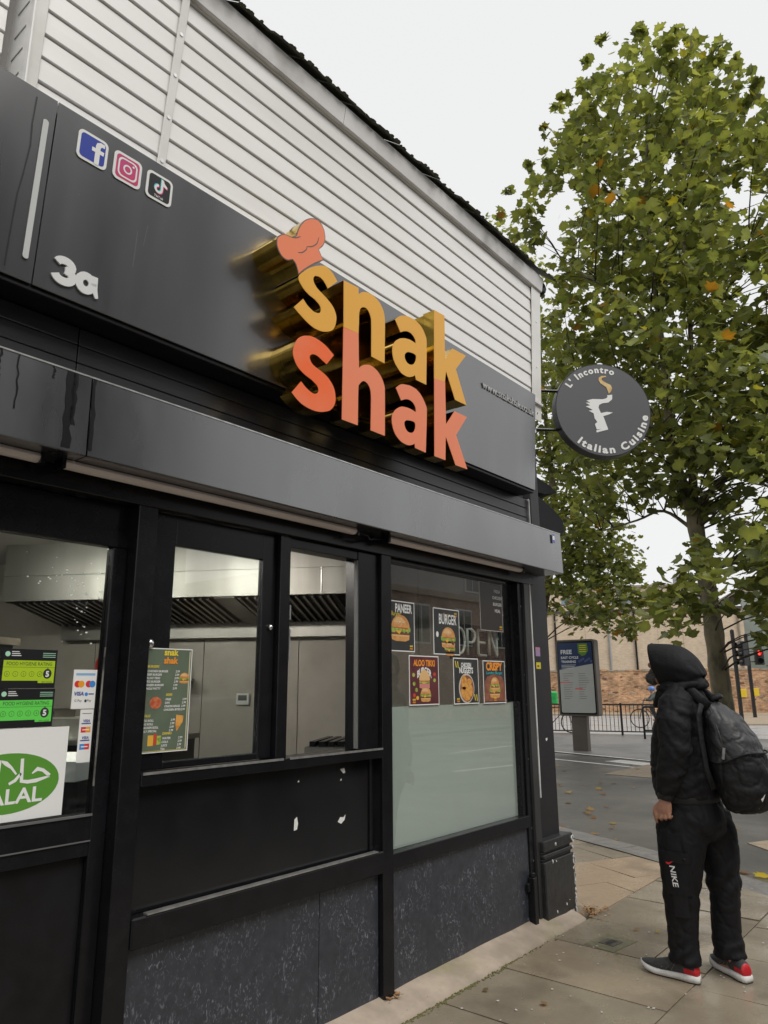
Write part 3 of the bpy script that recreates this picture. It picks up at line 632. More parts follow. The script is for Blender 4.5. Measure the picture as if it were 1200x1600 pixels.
# ------------------------------------------------------------------ letter outlines in millimetres on the sign face
SIGN = {"up_s":[[2400,568],[2336,501],[2328,509],[2320,517],[2311,524],[2302,530],[2293,533],[2283,536],[2274,536],[2265,535],[2257,532],[2249,530],[2242,526],[2238,520],[2235,514],[2234,505],[2236,497],[2241,488],[2250,480],[2262,471],[2280,464],[2302,457],[2322,450],[2340,443],[2355,436],[2370,428],[2383,418],[2394,406],[2402,393],[2407,381],[2409,368],[2408,354],[2406,338],[2400,322],[2393,307],[2384,296],[2373,288],[2359,280],[2342,272],[2322,265],[2302,261],[2282,260],[2262,260],[2240,264],[2217,270],[2192,279],[2170,288],[2152,296],[2137,304],[2122,311],[2177,377],[2186,370],[2196,363],[2206,356],[2221,350],[2236,345],[2251,341],[2264,342],[2276,344],[2286,348],[2292,352],[2296,358],[2298,364],[2298,372],[2296,380],[2291,388],[2282,395],[2269,401],[2254,407],[2237,410],[2218,413],[2201,418],[2186,424],[2172,431],[2161,440],[2149,449],[2140,460],[2137,472],[2144,488],[2159,506],[2175,523],[2190,539],[2206,553],[2223,566],[2240,578],[2257,588],[2274,597],[2289,604],[2304,609],[2318,611],[2332,609],[2346,605],[2360,599],[2374,590],[2387,579]],"up_n":[[2446,595],[2559,603],[2562,567],[2569,575],[2577,582],[2585,589],[2595,595],[2607,601],[2620,605],[2636,609],[2654,611],[2672,611],[2690,608],[2709,603],[2726,595],[2742,585],[2755,572],[2767,558],[2774,541],[2779,523],[2783,505],[2795,264],[2686,265],[2681,330],[2677,396],[2673,446],[2670,470],[2667,478],[2663,486],[2656,496],[2648,506],[2639,512],[2628,516],[2617,516],[2606,513],[2597,509],[2588,502],[2582,495],[2578,486],[2576,476],[2574,464],[2574,449],[2575,432],[2576,414],[2577,354],[2464,345]],"up_a":[[2868,549],[2919,493],[2930,500],[2942,507],[2954,513],[2966,518],[2979,522],[2992,524],[3004,524],[3016,523],[3027,520],[3037,515],[3046,509],[3053,502],[3057,495],[3059,487],[3062,479],[3046,480],[3030,481],[3014,481],[2998,480],[2982,477],[2966,474],[2948,468],[2930,461],[2914,453],[2899,442],[2885,431],[2874,418],[2865,405],[2859,392],[2856,377],[2855,361],[2858,345],[2862,330],[2868,317],[2875,306],[2886,294],[2902,282],[2921,269],[2940,260],[2960,256],[2980,255],[2998,256],[3013,259],[3025,263],[3036,269],[3047,274],[3056,281],[3065,287],[3076,264],[3173,265],[3170,354],[3167,443],[3164,511],[3161,542],[3157,551],[3151,559],[3139,574],[3125,588],[3109,600],[3092,607],[3074,612],[3057,616],[3040,617],[3023,617],[3007,616],[2990,615],[2974,612],[2958,608],[2942,603],[2926,596],[2910,587],[2896,576],[2882,563]],"up_ah":[[2964,372],[2967,380],[2973,388],[2980,394],[2987,399],[2994,403],[3004,406],[3016,408],[3031,410],[3043,411],[3053,411],[3061,410],[3067,406],[3069,399],[3069,390],[3067,380],[3064,371],[3058,361],[3052,352],[3043,345],[3033,340],[3023,336],[3013,334],[3003,334],[2993,335],[2985,338],[2977,344],[2971,350],[2967,357],[2964,365]],"up_k":[[3226,755],[3333,761],[3351,484],[3426,582],[3573,588],[3468,463],[3593,266],[3468,264],[3365,414],[3357,343],[3248,329]],"low_s":[[2406,171],[2360,108],[2352,110],[2344,113],[2334,116],[2322,120],[2308,125],[2294,128],[2283,129],[2273,128],[2264,126],[2257,122],[2251,117],[2246,112],[2244,107],[2244,102],[2246,96],[2250,89],[2258,80],[2269,73],[2285,68],[2304,64],[2323,60],[2340,56],[2356,51],[2371,45],[2387,35],[2402,24],[2414,12],[2423,-1],[2429,-14],[2433,-29],[2436,-44],[2436,-60],[2433,-75],[2426,-90],[2416,-104],[2404,-116],[2390,-125],[2373,-132],[2355,-139],[2339,-144],[2322,-147],[2303,-150],[2281,-150],[2258,-149],[2236,-146],[2217,-142],[2199,-136],[2184,-129],[2170,-121],[2158,-113],[2146,-105],[2200,-34],[2210,-40],[2220,-47],[2231,-53],[2245,-59],[2260,-64],[2273,-67],[2285,-68],[2295,-66],[2303,-62],[2310,-58],[2314,-52],[2317,-45],[2316,-38],[2314,-30],[2307,-22],[2297,-16],[2283,-10],[2268,-4],[2251,0],[2232,4],[2215,9],[2198,16],[2183,23],[2169,33],[2157,45],[2147,60],[2140,73],[2137,84],[2136,94],[2137,105],[2140,120],[2145,135],[2151,150],[2158,162],[2167,173],[2177,182],[2190,191],[2204,198],[2220,204],[2236,209],[2253,212],[2272,213],[2294,211],[2319,207],[2343,201],[2364,193],[2386,182]],"low_h":[[2489,-139],[2607,-137],[2604,-69],[2600,-1],[2598,50],[2598,73],[2600,78],[2604,83],[2610,91],[2617,99],[2624,105],[2631,109],[2638,112],[2646,112],[2655,111],[2664,108],[2673,103],[2681,95],[2688,85],[2693,74],[2696,62],[2698,49],[2700,36],[2708,-136],[2824,-136],[2818,-50],[2813,37],[2808,101],[2805,130],[2803,136],[2799,143],[2792,156],[2783,168],[2773,179],[2761,188],[2748,197],[2734,204],[2719,208],[2703,212],[2688,213],[2674,212],[2661,209],[2648,205],[2636,200],[2624,194],[2614,187],[2606,181],[2600,174],[2594,168],[2577,354],[2463,343]],"low_a":[[2899,159],[2950,101],[2962,108],[2974,114],[2987,120],[3000,124],[3012,126],[3025,127],[3037,126],[3049,123],[3060,119],[3068,112],[3076,105],[3081,96],[3083,89],[3084,80],[3084,72],[3069,74],[3053,76],[3038,77],[3022,77],[3005,76],[2989,74],[2974,72],[2958,68],[2943,62],[2927,52],[2911,40],[2898,27],[2888,13],[2880,-1],[2876,-16],[2876,-31],[2878,-47],[2884,-62],[2890,-76],[2899,-90],[2911,-103],[2926,-114],[2945,-124],[2964,-131],[2983,-135],[3003,-136],[3021,-136],[3036,-134],[3048,-130],[3059,-126],[3068,-122],[3076,-117],[3085,-112],[3089,-135],[3189,-139],[3189,-55],[3189,29],[3187,93],[3185,122],[3182,132],[3175,140],[3163,156],[3147,172],[3131,185],[3115,195],[3097,202],[3080,208],[3063,210],[3046,211],[3030,211],[3014,210],[2997,207],[2982,204],[2967,201],[2953,197],[2939,191],[2926,182],[2912,170]],"low_ah":[[2985,-15],[2989,-8],[2995,-3],[3003,2],[3012,5],[3021,7],[3032,9],[3045,11],[3059,12],[3071,12],[3078,9],[3082,5],[3084,0],[3085,-8],[3085,-17],[3083,-26],[3080,-34],[3075,-42],[3069,-48],[3062,-53],[3054,-57],[3045,-59],[3036,-61],[3026,-61],[3016,-59],[3008,-56],[3000,-50],[2994,-44],[2989,-35],[2985,-25]],"low_k":[[3274,-138],[3384,-137],[3380,9],[3490,-142],[3618,-139],[3488,45],[3600,192],[3465,190],[3380,82],[3359,344],[3249,329]],"hat":[[2136,485],[2129,500],[2122,514],[2115,526],[2108,533],[2100,537],[2093,541],[2081,534],[2069,526],[2058,522],[2046,521],[2035,522],[2025,526],[2015,532],[2006,540],[1999,549],[1993,558],[1989,567],[1987,576],[1986,586],[1986,596],[1989,607],[1996,617],[2005,628],[2015,636],[2025,642],[2035,646],[2046,649],[2057,650],[2068,651],[2079,654],[2088,659],[2095,666],[2102,674],[2106,683],[2108,694],[2112,706],[2116,720],[2122,735],[2129,749],[2138,763],[2148,777],[2160,790],[2173,801],[2187,811],[2201,818],[2216,824],[2231,828],[2245,828],[2258,824],[2269,816],[2279,806],[2287,794],[2292,780],[2296,766],[2297,751],[2295,736],[2290,720],[2282,705],[2270,690],[2258,675],[2293,634],[2275,620],[2257,606],[2238,591],[2220,574],[2200,555],[2182,537],[2166,520],[2151,502]],"hl":[[[2079,654],[2103,662],[2131,683]],[[2122,594],[2150,608],[2174,635],[2176,651]],[[2176,651],[2214,672],[2242,703],[2251,739]]]}
YEL = mat('amber letter face', (.86, .43, .050), .38); COR = mat('coral letter face', (.90, .25, .115), .38); ORA = mat('orange letter face', (.96, .15, .025), .38, col2=(.90, .24, .11), nscale=2.2)
GOLD = mat('polished gold return', (.62, .42, .085), .07, metal=1, col2=(.42, .27, .05), nscale=9, rough2=.2)
GREYL = mat('grey outline print', (.16, .12, .11), .5)
SG = thing('shop_sign', 'big three dimensional sign reading snak shak with a chef hat, gold sides on charcoal panel', 'sign', (2.8, -.27, 2.84))
LN = .0625; FS = Frame((0, -.265, 2.98), (1, 0, 0), (0, -LN, 1)); FS.n = Vector((0, -1, 0))
mm = lambda L: [(a/1000, b/1000) for a, b in L]
def orient(L):
    ar = sum(L[i][0]*L[(i+1) % len(L)][1]-L[(i+1) % len(L)][0]*L[i][1] for i in range(len(L)))
    return L if ar > 0 else L[::-1]
def letter(nm, pts, face, holes=(), clipz=None, name='letter'):
    pts = orient(mm(pts)); holes = [orient(mm(H_))[::-1] for H_ in holes]
    mb = MB(); mb.prism(FS, pts, -.0015, .0015, face, face, holes); o = mb.build(name, SG)
    mb = MB()
    for L in [pts, *holes]:
        n = len(L)
        vs = [FS(p[0], p[1], -.080) for p in L]+[FS(p[0], p[1], -.0015) for p in L]
        mb.add(vs, [(i, (i+1) % n, n+(i+1) % n, n+i) for i in range(n)], GOLD)
    mb.poly(Frame(FS.o, FS.x, FS.y, -FS.n), pts, .080, GOLD, holes)
    mb.build('gold_return', o)
    # rear spacer box, only where the panel is behind
    def cl(L, zz, keep_above):
        r = []
        for i in range(len(L)):
            p, q = L[i], L[(i+1) % len(L)]; sp = (p[1]-zz)*(1 if keep_above else -1); sq = (q[1]-zz)*(1 if keep_above else -1)
            if sp >= 0: r.append(p)
            if sp*sq < 0: t = sp/(sp-sq); r.append((p[0]+(q[0]-p[0])*t, zz))
        return r
    S_ = .994; cx = sum(p[0] for p in pts)/len(pts); cy = sum(p[1] for p in pts)/len(pts)
    P2 = cl(cl([(cx+(p[0]-cx)*S_, cy+(p[1]-cy)*S_) for p in pts], .745, False), .0, True)
    mb = MB()
    for L in [P2, *holes]:
        n = len(L); vs = [FS(p[0], p[1], -.166) for p in L]+[FS(p[0], p[1], -.082) for p in L]
        mb.add(vs, [(i, (i+1) % n, n+(i+1) % n, n+i) for i in range(n)], GOLD)
    mb.build('spacer_return', o)
    return o
letter('s', SIGN['up_s'], YEL); letter('n', SIGN['up_n'], YEL); letter('a', SIGN['up_a'], YEL, [SIGN['up_ah']]); letter('k', SIGN['up_k'], YEL)
letter('s', SIGN['low_s'], ORA); letter('h', SIGN['low_h'], COR); letter('a', SIGN['low_a'], COR, [SIGN['low_ah']]); letter('k', SIGN['low_k'], COR)
ho = letter('hat', SIGN['hat'], GREYL, name='chef_hat')
hp = orient(mm(SIGN['hat'])); hx = sum(p[0] for p in hp)/len(hp); hy = sum(p[1] for p in hp)/len(hp)
def shrink(P, d):
    r = []
    for i in range(len(P)):
        a, b = Vector(P[i-1]), Vector(P[(i+1) % len(P)]); t = (b-a); t = t.normalized() if t.length else Vector((1, 0)); r.append((P[i][0]-t.y*d, P[i][1]+t.x*d))
    return r
mb = MB(); mb.poly(FS, shrink(hp, .0045), .0022, COR)
for L in SIGN['hl']:
    P_ = [Vector((a/1000, b/1000)) for a, b in L]; Q = []
    for i in range(len(P_)-1):
        for t in (0, .25, .5, .75):
            p0, p1, p2, p3 = P_[max(i-1, 0)], P_[i], P_[i+1], P_[min(i+2, len(P_)-1)]
            Q.append(.5*((2*p1)+(p2-p0)*t+(2*p0-5*p1+4*p2-p3)*t*t+(3*p1-p0-3*p2+p3)*t**3))
    Q.append(P_[-1]); vs = []
    for i, p in enumerate(Q):
        t = (Q[min(i+1, len(Q)-1)]-Q[max(i-1, 0)]).normalized(); n_ = Vector((-t.y, t.x))*.0028*(.4+.6*sin(pi*(i+.5)/len(Q))); vs += [FS(*(p+n_), .0030), FS(*(p-n_), .0030)]
    mb.add(vs, [(2*i, 2*i+1, 2*i+3, 2*i+2) for i in range(len(Q)-1)], GREYL)
mb.build('hat_face', ho)
# small lettering on the panels
def panelF(x, z, off=.0): return Frame((x, pf(z)-off, z), (1, 0, 0), (0, -LN, 1), (0, -1, -LN))
W3 = mat('white raised lettering', (.74, .74, .73), .4)
mb = MB(); mb.text(panelF(4.02, 3.545, .002), 'www.snakshak.co.uk', 0, 0, .056, mat('satin metal lettering', (.42, .42, .42), .4), width=.735, ext=.007, bold=.004)
mb.build('web_address', label='white raised web address lettering at the right end of the charcoal sign panel', cat='lettering')
mb = MB(); F3 = panelF(1.075, 3.022, .0012)
def fat(P_, w_):
    P_ = [Vector(p) for p in P_]; L_, R_ = [], []
    for i, p in enumerate(P_):
        t = (P_[min(i+1, len(P_)-1)]-P_[max(i-1, 0)]).normalized(); n_ = Vector((-t.y, t.x))*(w_[i] if isinstance(w_, (list, tuple)) else w_)/2; L_.append(tuple(p+n_)); R_.append(tuple(p-n_))
    for i in range(len(P_)-1): mb.prism(F3, [L_[i], R_[i], R_[i+1], L_[i+1]], 0, .007+.00001*i, W3)
arc_ = lambda cx, cy, rx, ry, a, b, n=14: [(cx+rx*cos(radians(a+(b-a)*i/n)), cy+ry*sin(radians(a+(b-a)*i/n))) for i in range(n+1)]
fat(arc_(.038, .072, .030, .020, 165, -80), [.030]*4+[.030]*11); fat(arc_(.040, .033, .034, .024, 85, -170), .032)
fat(arc_(.126, .040, .027, .029, 0, 360, 20), .031); fat([(.158, .080), (.160, .03), (.176, -.004)], [.026, .028, .012])
mb.build('house_number', label='chunky white number 3a low on the charcoal sign panel', cat='number')
def rrect(x0, x1, y0, y1, r, n=5):
    P_ = []
    for cx, cy, a0 in ((x1-r, y1-r, 0), (x0+r, y1-r, pi/2), (x0+r, y0+r, pi), (x1-r, y0+r, 1.5*pi)):
        P_ += [(cx+r*cos(a0+pi/2*i/n), cy+r*sin(a0+pi/2*i/n)) for i in range(n+1)]
    return P_
BLUE = mat('blue badge', (.020, .045, .34), .4); REDB = mat('red badge', (.62, .035, .085), .4, col2=(.55, .05, .2), nscale=5); BLKB = mat('black badge', (.012, .012, .014), .4); CYAN = mat('cyan print', (.03, .55, .6), .5); PINK = mat('pink print', (.75, .04, .2), .5)
def badge(cx, cz, lab, bgm, fn_):
    F = panelF(cx, cz, .0015); mb = MB(); s = .0625
    mb.prism(F, rrect(-s, s, -s, s, .022), 0, .003, WHITE)
    mb.poly(F, rrect(-s+.011, s-.011, -s+.011, s-.011, .015), .0036, bgm); fn_(F, mb)
    mb.build('social_badge', label=lab, cat='badge', group='social media badges on the sign panel')
def f_f(F, mb):
    mb.poly(F, [(.010, -.055), (.030, -.055), (.030, -.005), (.045, -.005), (.047, .012), (.030, .012), (.030, .022), (.035, .030), (.047, .030), (.047, .046), (.028, .046), (.014, .038), (.010, .024), (.010, .012), (-.004, .012), (-.004, -.005), (.010, -.005)], .0042, WHITE)
def ring(mb, F, P0, P1, w, m):
    n = len(P0); mb.add([F(*p, w) for p in P0]+[F(*p, w) for p in P1], [(i, n+i, n+(i+1) % n, (i+1) % n) for i in range(n)], m)
def f_i(F, mb):
    ring(mb, F, rrect(-.036, .036, -.036, .036, .018), rrect(-.043, .043, -.043, .043, .022), .0042, WHITE)
    C_ = lambda r: [(r*cos(2*pi*i/20), r*sin(2*pi*i/20)) for i in range(20)]
    ring(mb, F, C_(.013), C_(.020), .0042, WHITE); mb.disc(F, .024, .024, .005, .005, .0042, WHITE, 10)
def f_t(F, mb):
    for dx, dy, m, w_ in ((-.003, .003, CYAN, .0040), (.003, -.003, PINK, .0043), (0, 0, WHITE, .0046)):
        A_ = [(.0+.020*cos(t), -.005+.020*sin(t)) for t in [pi*.5+i*(pi*1.5)/12 for i in range(13)]]
        B_ = [(.0+.010*cos(t), -.005+.010*sin(t)) for t in [pi*.5+i*(pi*1.5)/12 for i in range(13)]]
        mb.add([F(a+dx-.004, b+dy, w_) for a, b in A_]+[F(a+dx-.004, b+dy, w_) for a, b in B_], [(i, i+1, 14+i, 13+i) for i in range(12)], m)
        mb.poly(F, [(.006+dx, -.005+dy), (.016+dx, -.005+dy), (.016+dx, .018+dy), (.034+dx, .012+dy), (.036+dx, .022+dy), (.020+dx, .034+dy), (.016+dx, .045+dy), (.006+dx, .045+dy)], w_+.0001, m)
    mb.text(F, 'TikTok', 0, -.046, .011, WHITE, 'c', .0047, bold=.02)
badge(1.160, 3.617, 'blue social media badge with a white letter f, leftmost of the three', BLUE, f_f)
badge(1.312, 3.617, 'red social media badge with a white camera outline between the blue and black badges', REDB, f_i)
badge(1.462, 3.617, 'black social media badge with a white musical note', BLKB, f_t)

# ------------------------------------------------------------------ round hanging sign on the corner
HC = Vector((5.474, -.404, 3.75)); q = .70711
HS = thing('hanging_sign', 'round charcoal hanging sign reading L Incontro Italian Cuisine on the building corner', 'sign', (5.1, -.03, 3.75))
FD = Frame(HC, (q, -q, 0), (0, 0, 1), (-q, -q, 0)); DG = mat('grey sign face', (.095, .095, .102), .5); DR = mat('black sign rim', (.010, .010, .012), .4)
mb = MB(); N_ = 72; Cc = [(.405*cos(2*pi*i/N_), .405*sin(2*pi*i/N_)) for i in range(N_)]; mb.prism(FD, Cc, -.095, -.004, DR); rim = mb.build('rim', HS, bevel=.006, seg=2)
mb = MB(); mb.poly(FD, [(.398*cos(2*pi*i/N_), .398*sin(2*pi*i/N_)) for i in range(N_)], -.0025, DG); mb.build('face', HS)
mb = MB(); LGT = mat('pale grey print', (.80, .80, .78), .5)
def arc(r, a0, inward):
    def fn_(u, v):
        if inward: a = a0 - u/r; return ((r+v)*cos(a), (r+v)*sin(a))
        a = a0 + u/r; return ((r-v)*cos(a), (r-v)*sin(a))
    return fn_
a0, a1 = atan2(.205, -.287), atan2(.329, .122)
mb.text(FD, "L' Incontro", 0, 0, .056, LGT, 'l', 0, bold=.06, track=1.3, width=.325*(a0-a1), fn=arc(.325, a0+.02, True)); mb.build('lettering', HS); mb = MB()
a0, a1 = atan2(-.28, -.225), atan2(-.055, .36)
mb.text(FD, 'Italian Cuisine', 0, 0, .062, LGT, 'l', 0, bold=.065, track=1.3, width=.375*(a1-a0+.05), fn=arc(.375, a0-.02, False))
mb.build('lettering', HS)
mb = MB()
mb.poly(FD, [(-.14, .074), (-.088, .090), (-.002, .090), (.028, .098), (.043, .112), (.038, .126), (.084, .134), (.080, .092), (.045, .063), (-.005, .055), (-.034, .040), (-.042, .016), (-.026, -.031), (.026, -.019), (.077, -.024), (.036, -.044), (-.007, -.058), (.026, -.173), (-.073, -.201), (-.078, -.185), (-.03, -.168), (-.071, -.176), (-.083, -.129), (-.062, -.110), (-.082, -.079), (-.088, -.035), (-.128, -.014), (-.092, -.006), (-.15, .024), (-.112, .033), (-.148, .055), (-.108, .058)], 0, LGT)
mb.build('letter_emblem', HS)
SMK = mat('orange smoke print', (.62, .33, .06), .5, col2=(.7, .55, .3), nscale=14)
mb = MB(); mb.poly(FD, [(.055, .140), (.046, .175), (.036, .200), (-.009, .231), (-.023, .259), (-.018, .284), (.008, .298), (.047, .299), (.041, .289), (.008, .280), (.003, .262), (.034, .240), (.078, .219), (.088, .192), (.074, .160)], .0003, SMK); mb.build('smoke_emblem', HS)
mb = MB()
for dz in (.17, -.17): mb.tube([FD(-.56, dz, -.05), FD(-.37, dz, -.05)], .013, 8, BLACK)
mb.build('bracket_arm', HS)

# ------------------------------------------------------------------ prints on the glass
def poster(name, lab, cat, x0, x1, z0, z1, y, bgm, fn_, group=None, border=WHITE, bw=.006, tilt=0.):
    F = Frame(((x0+x1)/2, y, (z0+z1)/2), (cos(tilt), 0, sin(tilt)), (-sin(tilt), 0, cos(tilt)), (0, -1, 0)); mb = MB(); W, H = (x1-x0)/2, (z1-z0)/2
    mb.obox(F, -W, W, -H, H, -.0012, 0, border)
    mb.rect(F, -W+bw, W-bw, -H+bw, H-bw, .0003, bgm); fn_(F, mb, W, H)
    return mb.build(name, label=lab, cat=cat, group=group)
BUN = mat('bun brown print', (.55, .23, .06), .5, col2=(.68, .36, .12), nscale=30); BUN2 = mat('bun light print', (.72, .45, .2), .5); LET = mat('lettuce print', (.16, .32, .03), .5, col2=(.42, .45, .10), nscale=60, lo=.45, hi=.55); PAT = mat('patty print', (.10, .035, .015), .5, col2=(.22, .08, .03), nscale=80); TOM = mat('tomato print', (.55, .06, .03), .5); CHE = mat('cheese print', (.75, .42, .05), .5); ORP = mat('orange print', (.85, .30, .03), .5); YEP = mat('yellow print', (.80, .62, .05), .5)
DKP = mat('dark poster print', (.022, .024, .026), .4, col2=(.04, .042, .042), nscale=12); MAR = mat('maroon poster print', (.085, .018, .022), .4, col2=(.13, .03, .035), nscale=10); BRN = mat('brown basket print', (.20, .06, .03), .5, col2=(.30, .11, .06), nscale=25); NUG = mat('fried nugget print', (.55, .22, .04), .5, col2=(.72, .36, .08), nscale=45, lo=.42, hi=.58); PLT = mat('pale plate print', (.55, .50, .42), .5)
def dome(mb, F, cx, cy, rx, ry, w, m): mb.poly(F, [(cx+rx*cos(pi*i/14), cy+ry*sin(pi*i/14)) for i in range(15)], w, m)
def burger(F, mb, cx, cy, s, w=.0006, spread=1.):
    random.seed(int(cx*1000+cy*777)+5)
    mb.poly(F, [(cx-s*.92, cy-s*.30), (cx+s*.92, cy-s*.30), (cx+s*.86, cy-s*.62), (cx+s*.5, cy-s*.72), (cx-s*.5, cy-s*.72), (cx-s*.86, cy-s*.62)], w, BUN)
    mb.poly(F, [(cx-s*.9, cy-s*.30), (cx+s*.9, cy-s*.30), (cx+s*.8, cy-s*.42), (cx-s*.8, cy-s*.42)], w+.0001, BUN2)
    mb.rect(F, cx-s*.88, cx+s*.88, cy-s*.32, cy-s*.10, w+.0002, PAT)
    e = [(cx-s, cy+s*.02)]+[(cx-s+2*s*i/16, cy-s*(.08+.14*random.random())) for i in range(17)]+[(cx+s, cy+s*.02)]+[(cx+s-2*s*i/16, cy+s*(.10+.10*random.random())) for i in range(17)]
    mb.poly(F, e, w+.0003, LET)
    mb.poly(F, [(cx-s*.7, cy+s*.1), (cx+s*.75, cy+s*.05), (cx+s*.7, cy+s*.2), (cx-s*.65, cy+s*.22)], w+.0004, TOM)
    mb.poly(F, [(cx-s*.5, cy-s*.06), (cx+s*.1, cy-s*.08), (cx-s*.15, cy-s*.3)], w+.0004, CHE)
    dome(mb, F, cx, cy+s*.14, s*.92, s*.78, w+.0005, BUN); dome(mb, F, cx-s*.12, cy+s*.42, s*.55, s*.36, w+.0006, BUN2)
    for _ in range(14): a = random.uniform(.4, 2.7); r = random.uniform(.2, .75); mb.disc(F, cx+s*.85*r*cos(a), cy+s*(.2+.68*r*sin(a)), s*.03, s*.022, w+.0007, WHITE, 5)
def logo(F, mb, x, y, s):
    mb.text(F, 'snak', x, y, s, YEP, 'c', .0012, bold=.05); mb.text(F, 'shak', x, y-s*1.25, s, ORP, 'c', .0012, bold=.05)
PG = 'food posters on the display window'; YW = .0285
def f1(F, mb, W, H): burger(F, mb, -.01, -.02, W*.74); mb.text(F, 'PANEER', .02, H*.55, .050, WHITE, 'c', .0008, bold=.04, width=.155); mb.text(F, 'Burger', -.055, H*.40, .026, YEP, 'c', .0008, shear=.3); logo(F, mb, W*.72, -H*.80, .012)
poster('poster', 'dark poster headed PANEER with a big burger, top left on the display window', 'poster', 3.187, 3.434, 1.741, 2.028, YW, DKP, f1, PG)
def f2(F, mb, W, H): burger(F, mb, .015, -.045, W*.56); burger(F, mb, .03, -.105, W*.40, .0002); mb.text(F, 'Veggie', 0, H*.68, .020, BUN2, 'c', .0008); mb.text(F, 'BURGER', .012, H*.33, .062, WHITE, 'c', .0014, bold=.03, width=.19); logo(F, mb, W*.7, H*.8, .012); mb.disc(F, -W*.72, -.02, .014, .018, .0008, WHITE, 10)
poster('poster', 'dark poster headed BURGER in white, beside the open sign in the display window', 'poster', 3.622, 3.905, 1.735, 2.018, YW, DKP, f2, PG)
def f3(F, mb, W, H):
    for i in range(4): mb.text(F, ['FRESH', 'CHICKEN', 'BURGER', 'MEAL'][i], W*.55, H*.62-.045*i, .022, WHITE, 'c', .0008, bold=.02)
    logo(F, mb, W*.78, -H*.82, .013)
poster('poster', 'almost black poster hung at the top right of the display window above the open sign', 'poster', 4.158, 4.448, 1.907, 2.236, YW, mat('near black print', (.035, .029, .024), .3), f3, PG, border=mat('dim border', (.34, .33, .31), .5))
def f4(F, mb, W, H):
    mb.text(F, 'ALOO TIKKI', 0, H*.58, .036, ORP, 'c', .0008, bold=.05, width=.21); mb.text(F, 'BURGER', 0, H*.26, .040, WHITE, 'c', .0008, bold=.05, width=.14, fn=lambda u, v: (u, v-u*u*5))
    burger(F, mb, .0, -.012, W*.34); dome(mb, F, 0, .0, W*.36, .06, .0013, BUN2)
    mb.rect(F, -.05, .05, -.045, -.02, .0014, mat('ham pink print', (.6, .22, .2), .5)); burger(F, mb, .01, -.085, W*.36)
    for cx, cy, m in ((-.105, .03, LET), (-.10, -.02, LET), (.10, .0, LET), (.1, .035, TOM), (-.08, -.055, LET), (-.1, -.085, TOM), (-.07, -.1, CHE)): mb.disc(F, cx, cy, .014, .012, .0008, m, 8)
    logo(F, mb, -W*.7, -H*.8, .012)
poster('poster', 'maroon poster headed ALOO TIKKI BURGER above the frosted film', 'poster', 3.376, 3.668, 1.440, 1.723, YW, MAR, f4, PG)
def f5(F, mb, W, H):
    mb.text(F, 'CHICKEN', .0, H*.60, .028, WHITE, 'c', .0008, bold=.05, width=.115); mb.text(F, 'NUGGETS', .0, H*.34, .036, WHITE, 'c', .0008, bold=.05, width=.155)
    mb.disc(F, 0, -.045, .088, .092, .0006, PLT, 24); mb.disc(F, .004, -.047, .078, .082, .0008, BRN, 24)
    for cx, cy, rx, ry in ((-.03, -.01, .035, .045), (.03, -.005, .03, .02), (-.03, -.07, .04, .035), (.035, -.06, .038, .04), (.0, -.1, .04, .022), (.01, -.035, .03, .03)): mb.disc(F, cx, cy, rx, ry, .001+abs(cx)*.005, NUG, 12)
    for x_, y_ in ((-W*.72, H*.72), (W*.74, -H*.72)): mb.add([F(x_-.022, y_+.02, .0008), F(x_-.014, y_+.02, .0008), F(x_-.004, y_-.02, .0008), F(x_-.012, y_-.02, .0008), F(x_+.004, y_+.018, .0008), F(x_+.012, y_+.018, .0008), F(x_+.018, y_-.024, .0008), F(x_+.010, y_-.024, .0008)], [(0, 3, 2, 1), (4, 7, 6, 5)], YEP)
    logo(F, mb, -W*.68, -H*.8, .012)
poster('poster', 'black poster headed CHICKEN NUGGETS with a round plate under the open sign', 'poster', 3.825, 4.110, 1.437, 1.720, YW, DKP, f5, PG)
def f6(F, mb, W, H):
    mb.text(F, 'CRISPY', 0, H*.55, .052, ORP, 'c', .0008, bold=.06, width=.20); mb.text(F, 'London Burger', 0, H*.36, .020, CYAN, 'c', .0008, width=.2, shear=.2)
    mb.poly(F, [(-W*.95, -H*.9), (W*.95, -H*.9), (W*.88, -.0), (W*.66, .035), (0, .05), (-W*.66, .035), (-W*.88, -.0)], .0004, BRN); burger(F, mb, 0, -.055, W*.50); burger(F, mb, 0, -.02, W*.40, .0018); logo(F, mb, 0, -H*.78, .012)
poster('poster', 'dark poster headed CRISPY in orange, rightmost above the frosted film', 'poster', 4.168, 4.446, 1.434, 1.711, YW, DKP, f6, PG)
# neon style open sign just inside the glass
NEO = mat('unlit neon tube', (.80, .80, .74), .3); OS = thing('open_sign', 'unlit white tube sign spelling OPEN behind the display window', 'sign', (4.15, .075, 1.73))
FO = facade(3.915, .075, 1.745)
def glyph(paths):
    mb = MB()
    for P_ in paths: mb.tube([FO(a, b, 0) for a, b in P_], .0095, 7, NEO)
    mb.build('letter', OS, smooth=True)
glyph([[(.06+.055*cos(t), .088+.082*sin(t)) for t in [2*pi*i/24 for i in range(25)]]])
glyph([[(.15, .0), (.15, .168), (.20, .168), (.235, .15), (.24, .12), (.225, .09), (.195, .08), (.152, .08)]])
glyph([[(.375, .168), (.29, .168), (.278, .155), (.278, .012), (.29, .0), (.375, .0)], [(.28, .085), (.36, .085)]])
glyph([[(.415, .0), (.415, .168), (.43, .165), (.50, .01), (.51, .0), (.515, .01), (.515, .172)]])
mb = MB(); mb.tube([FO(.515, .15, -.0), FO(.56, .1, 0), (4.50, .075, 1.62), (4.47, .075, 1.56), (4.49, .075, 1.47)], .004, 6, NEO); mb.build('cable', OS, smooth=True)
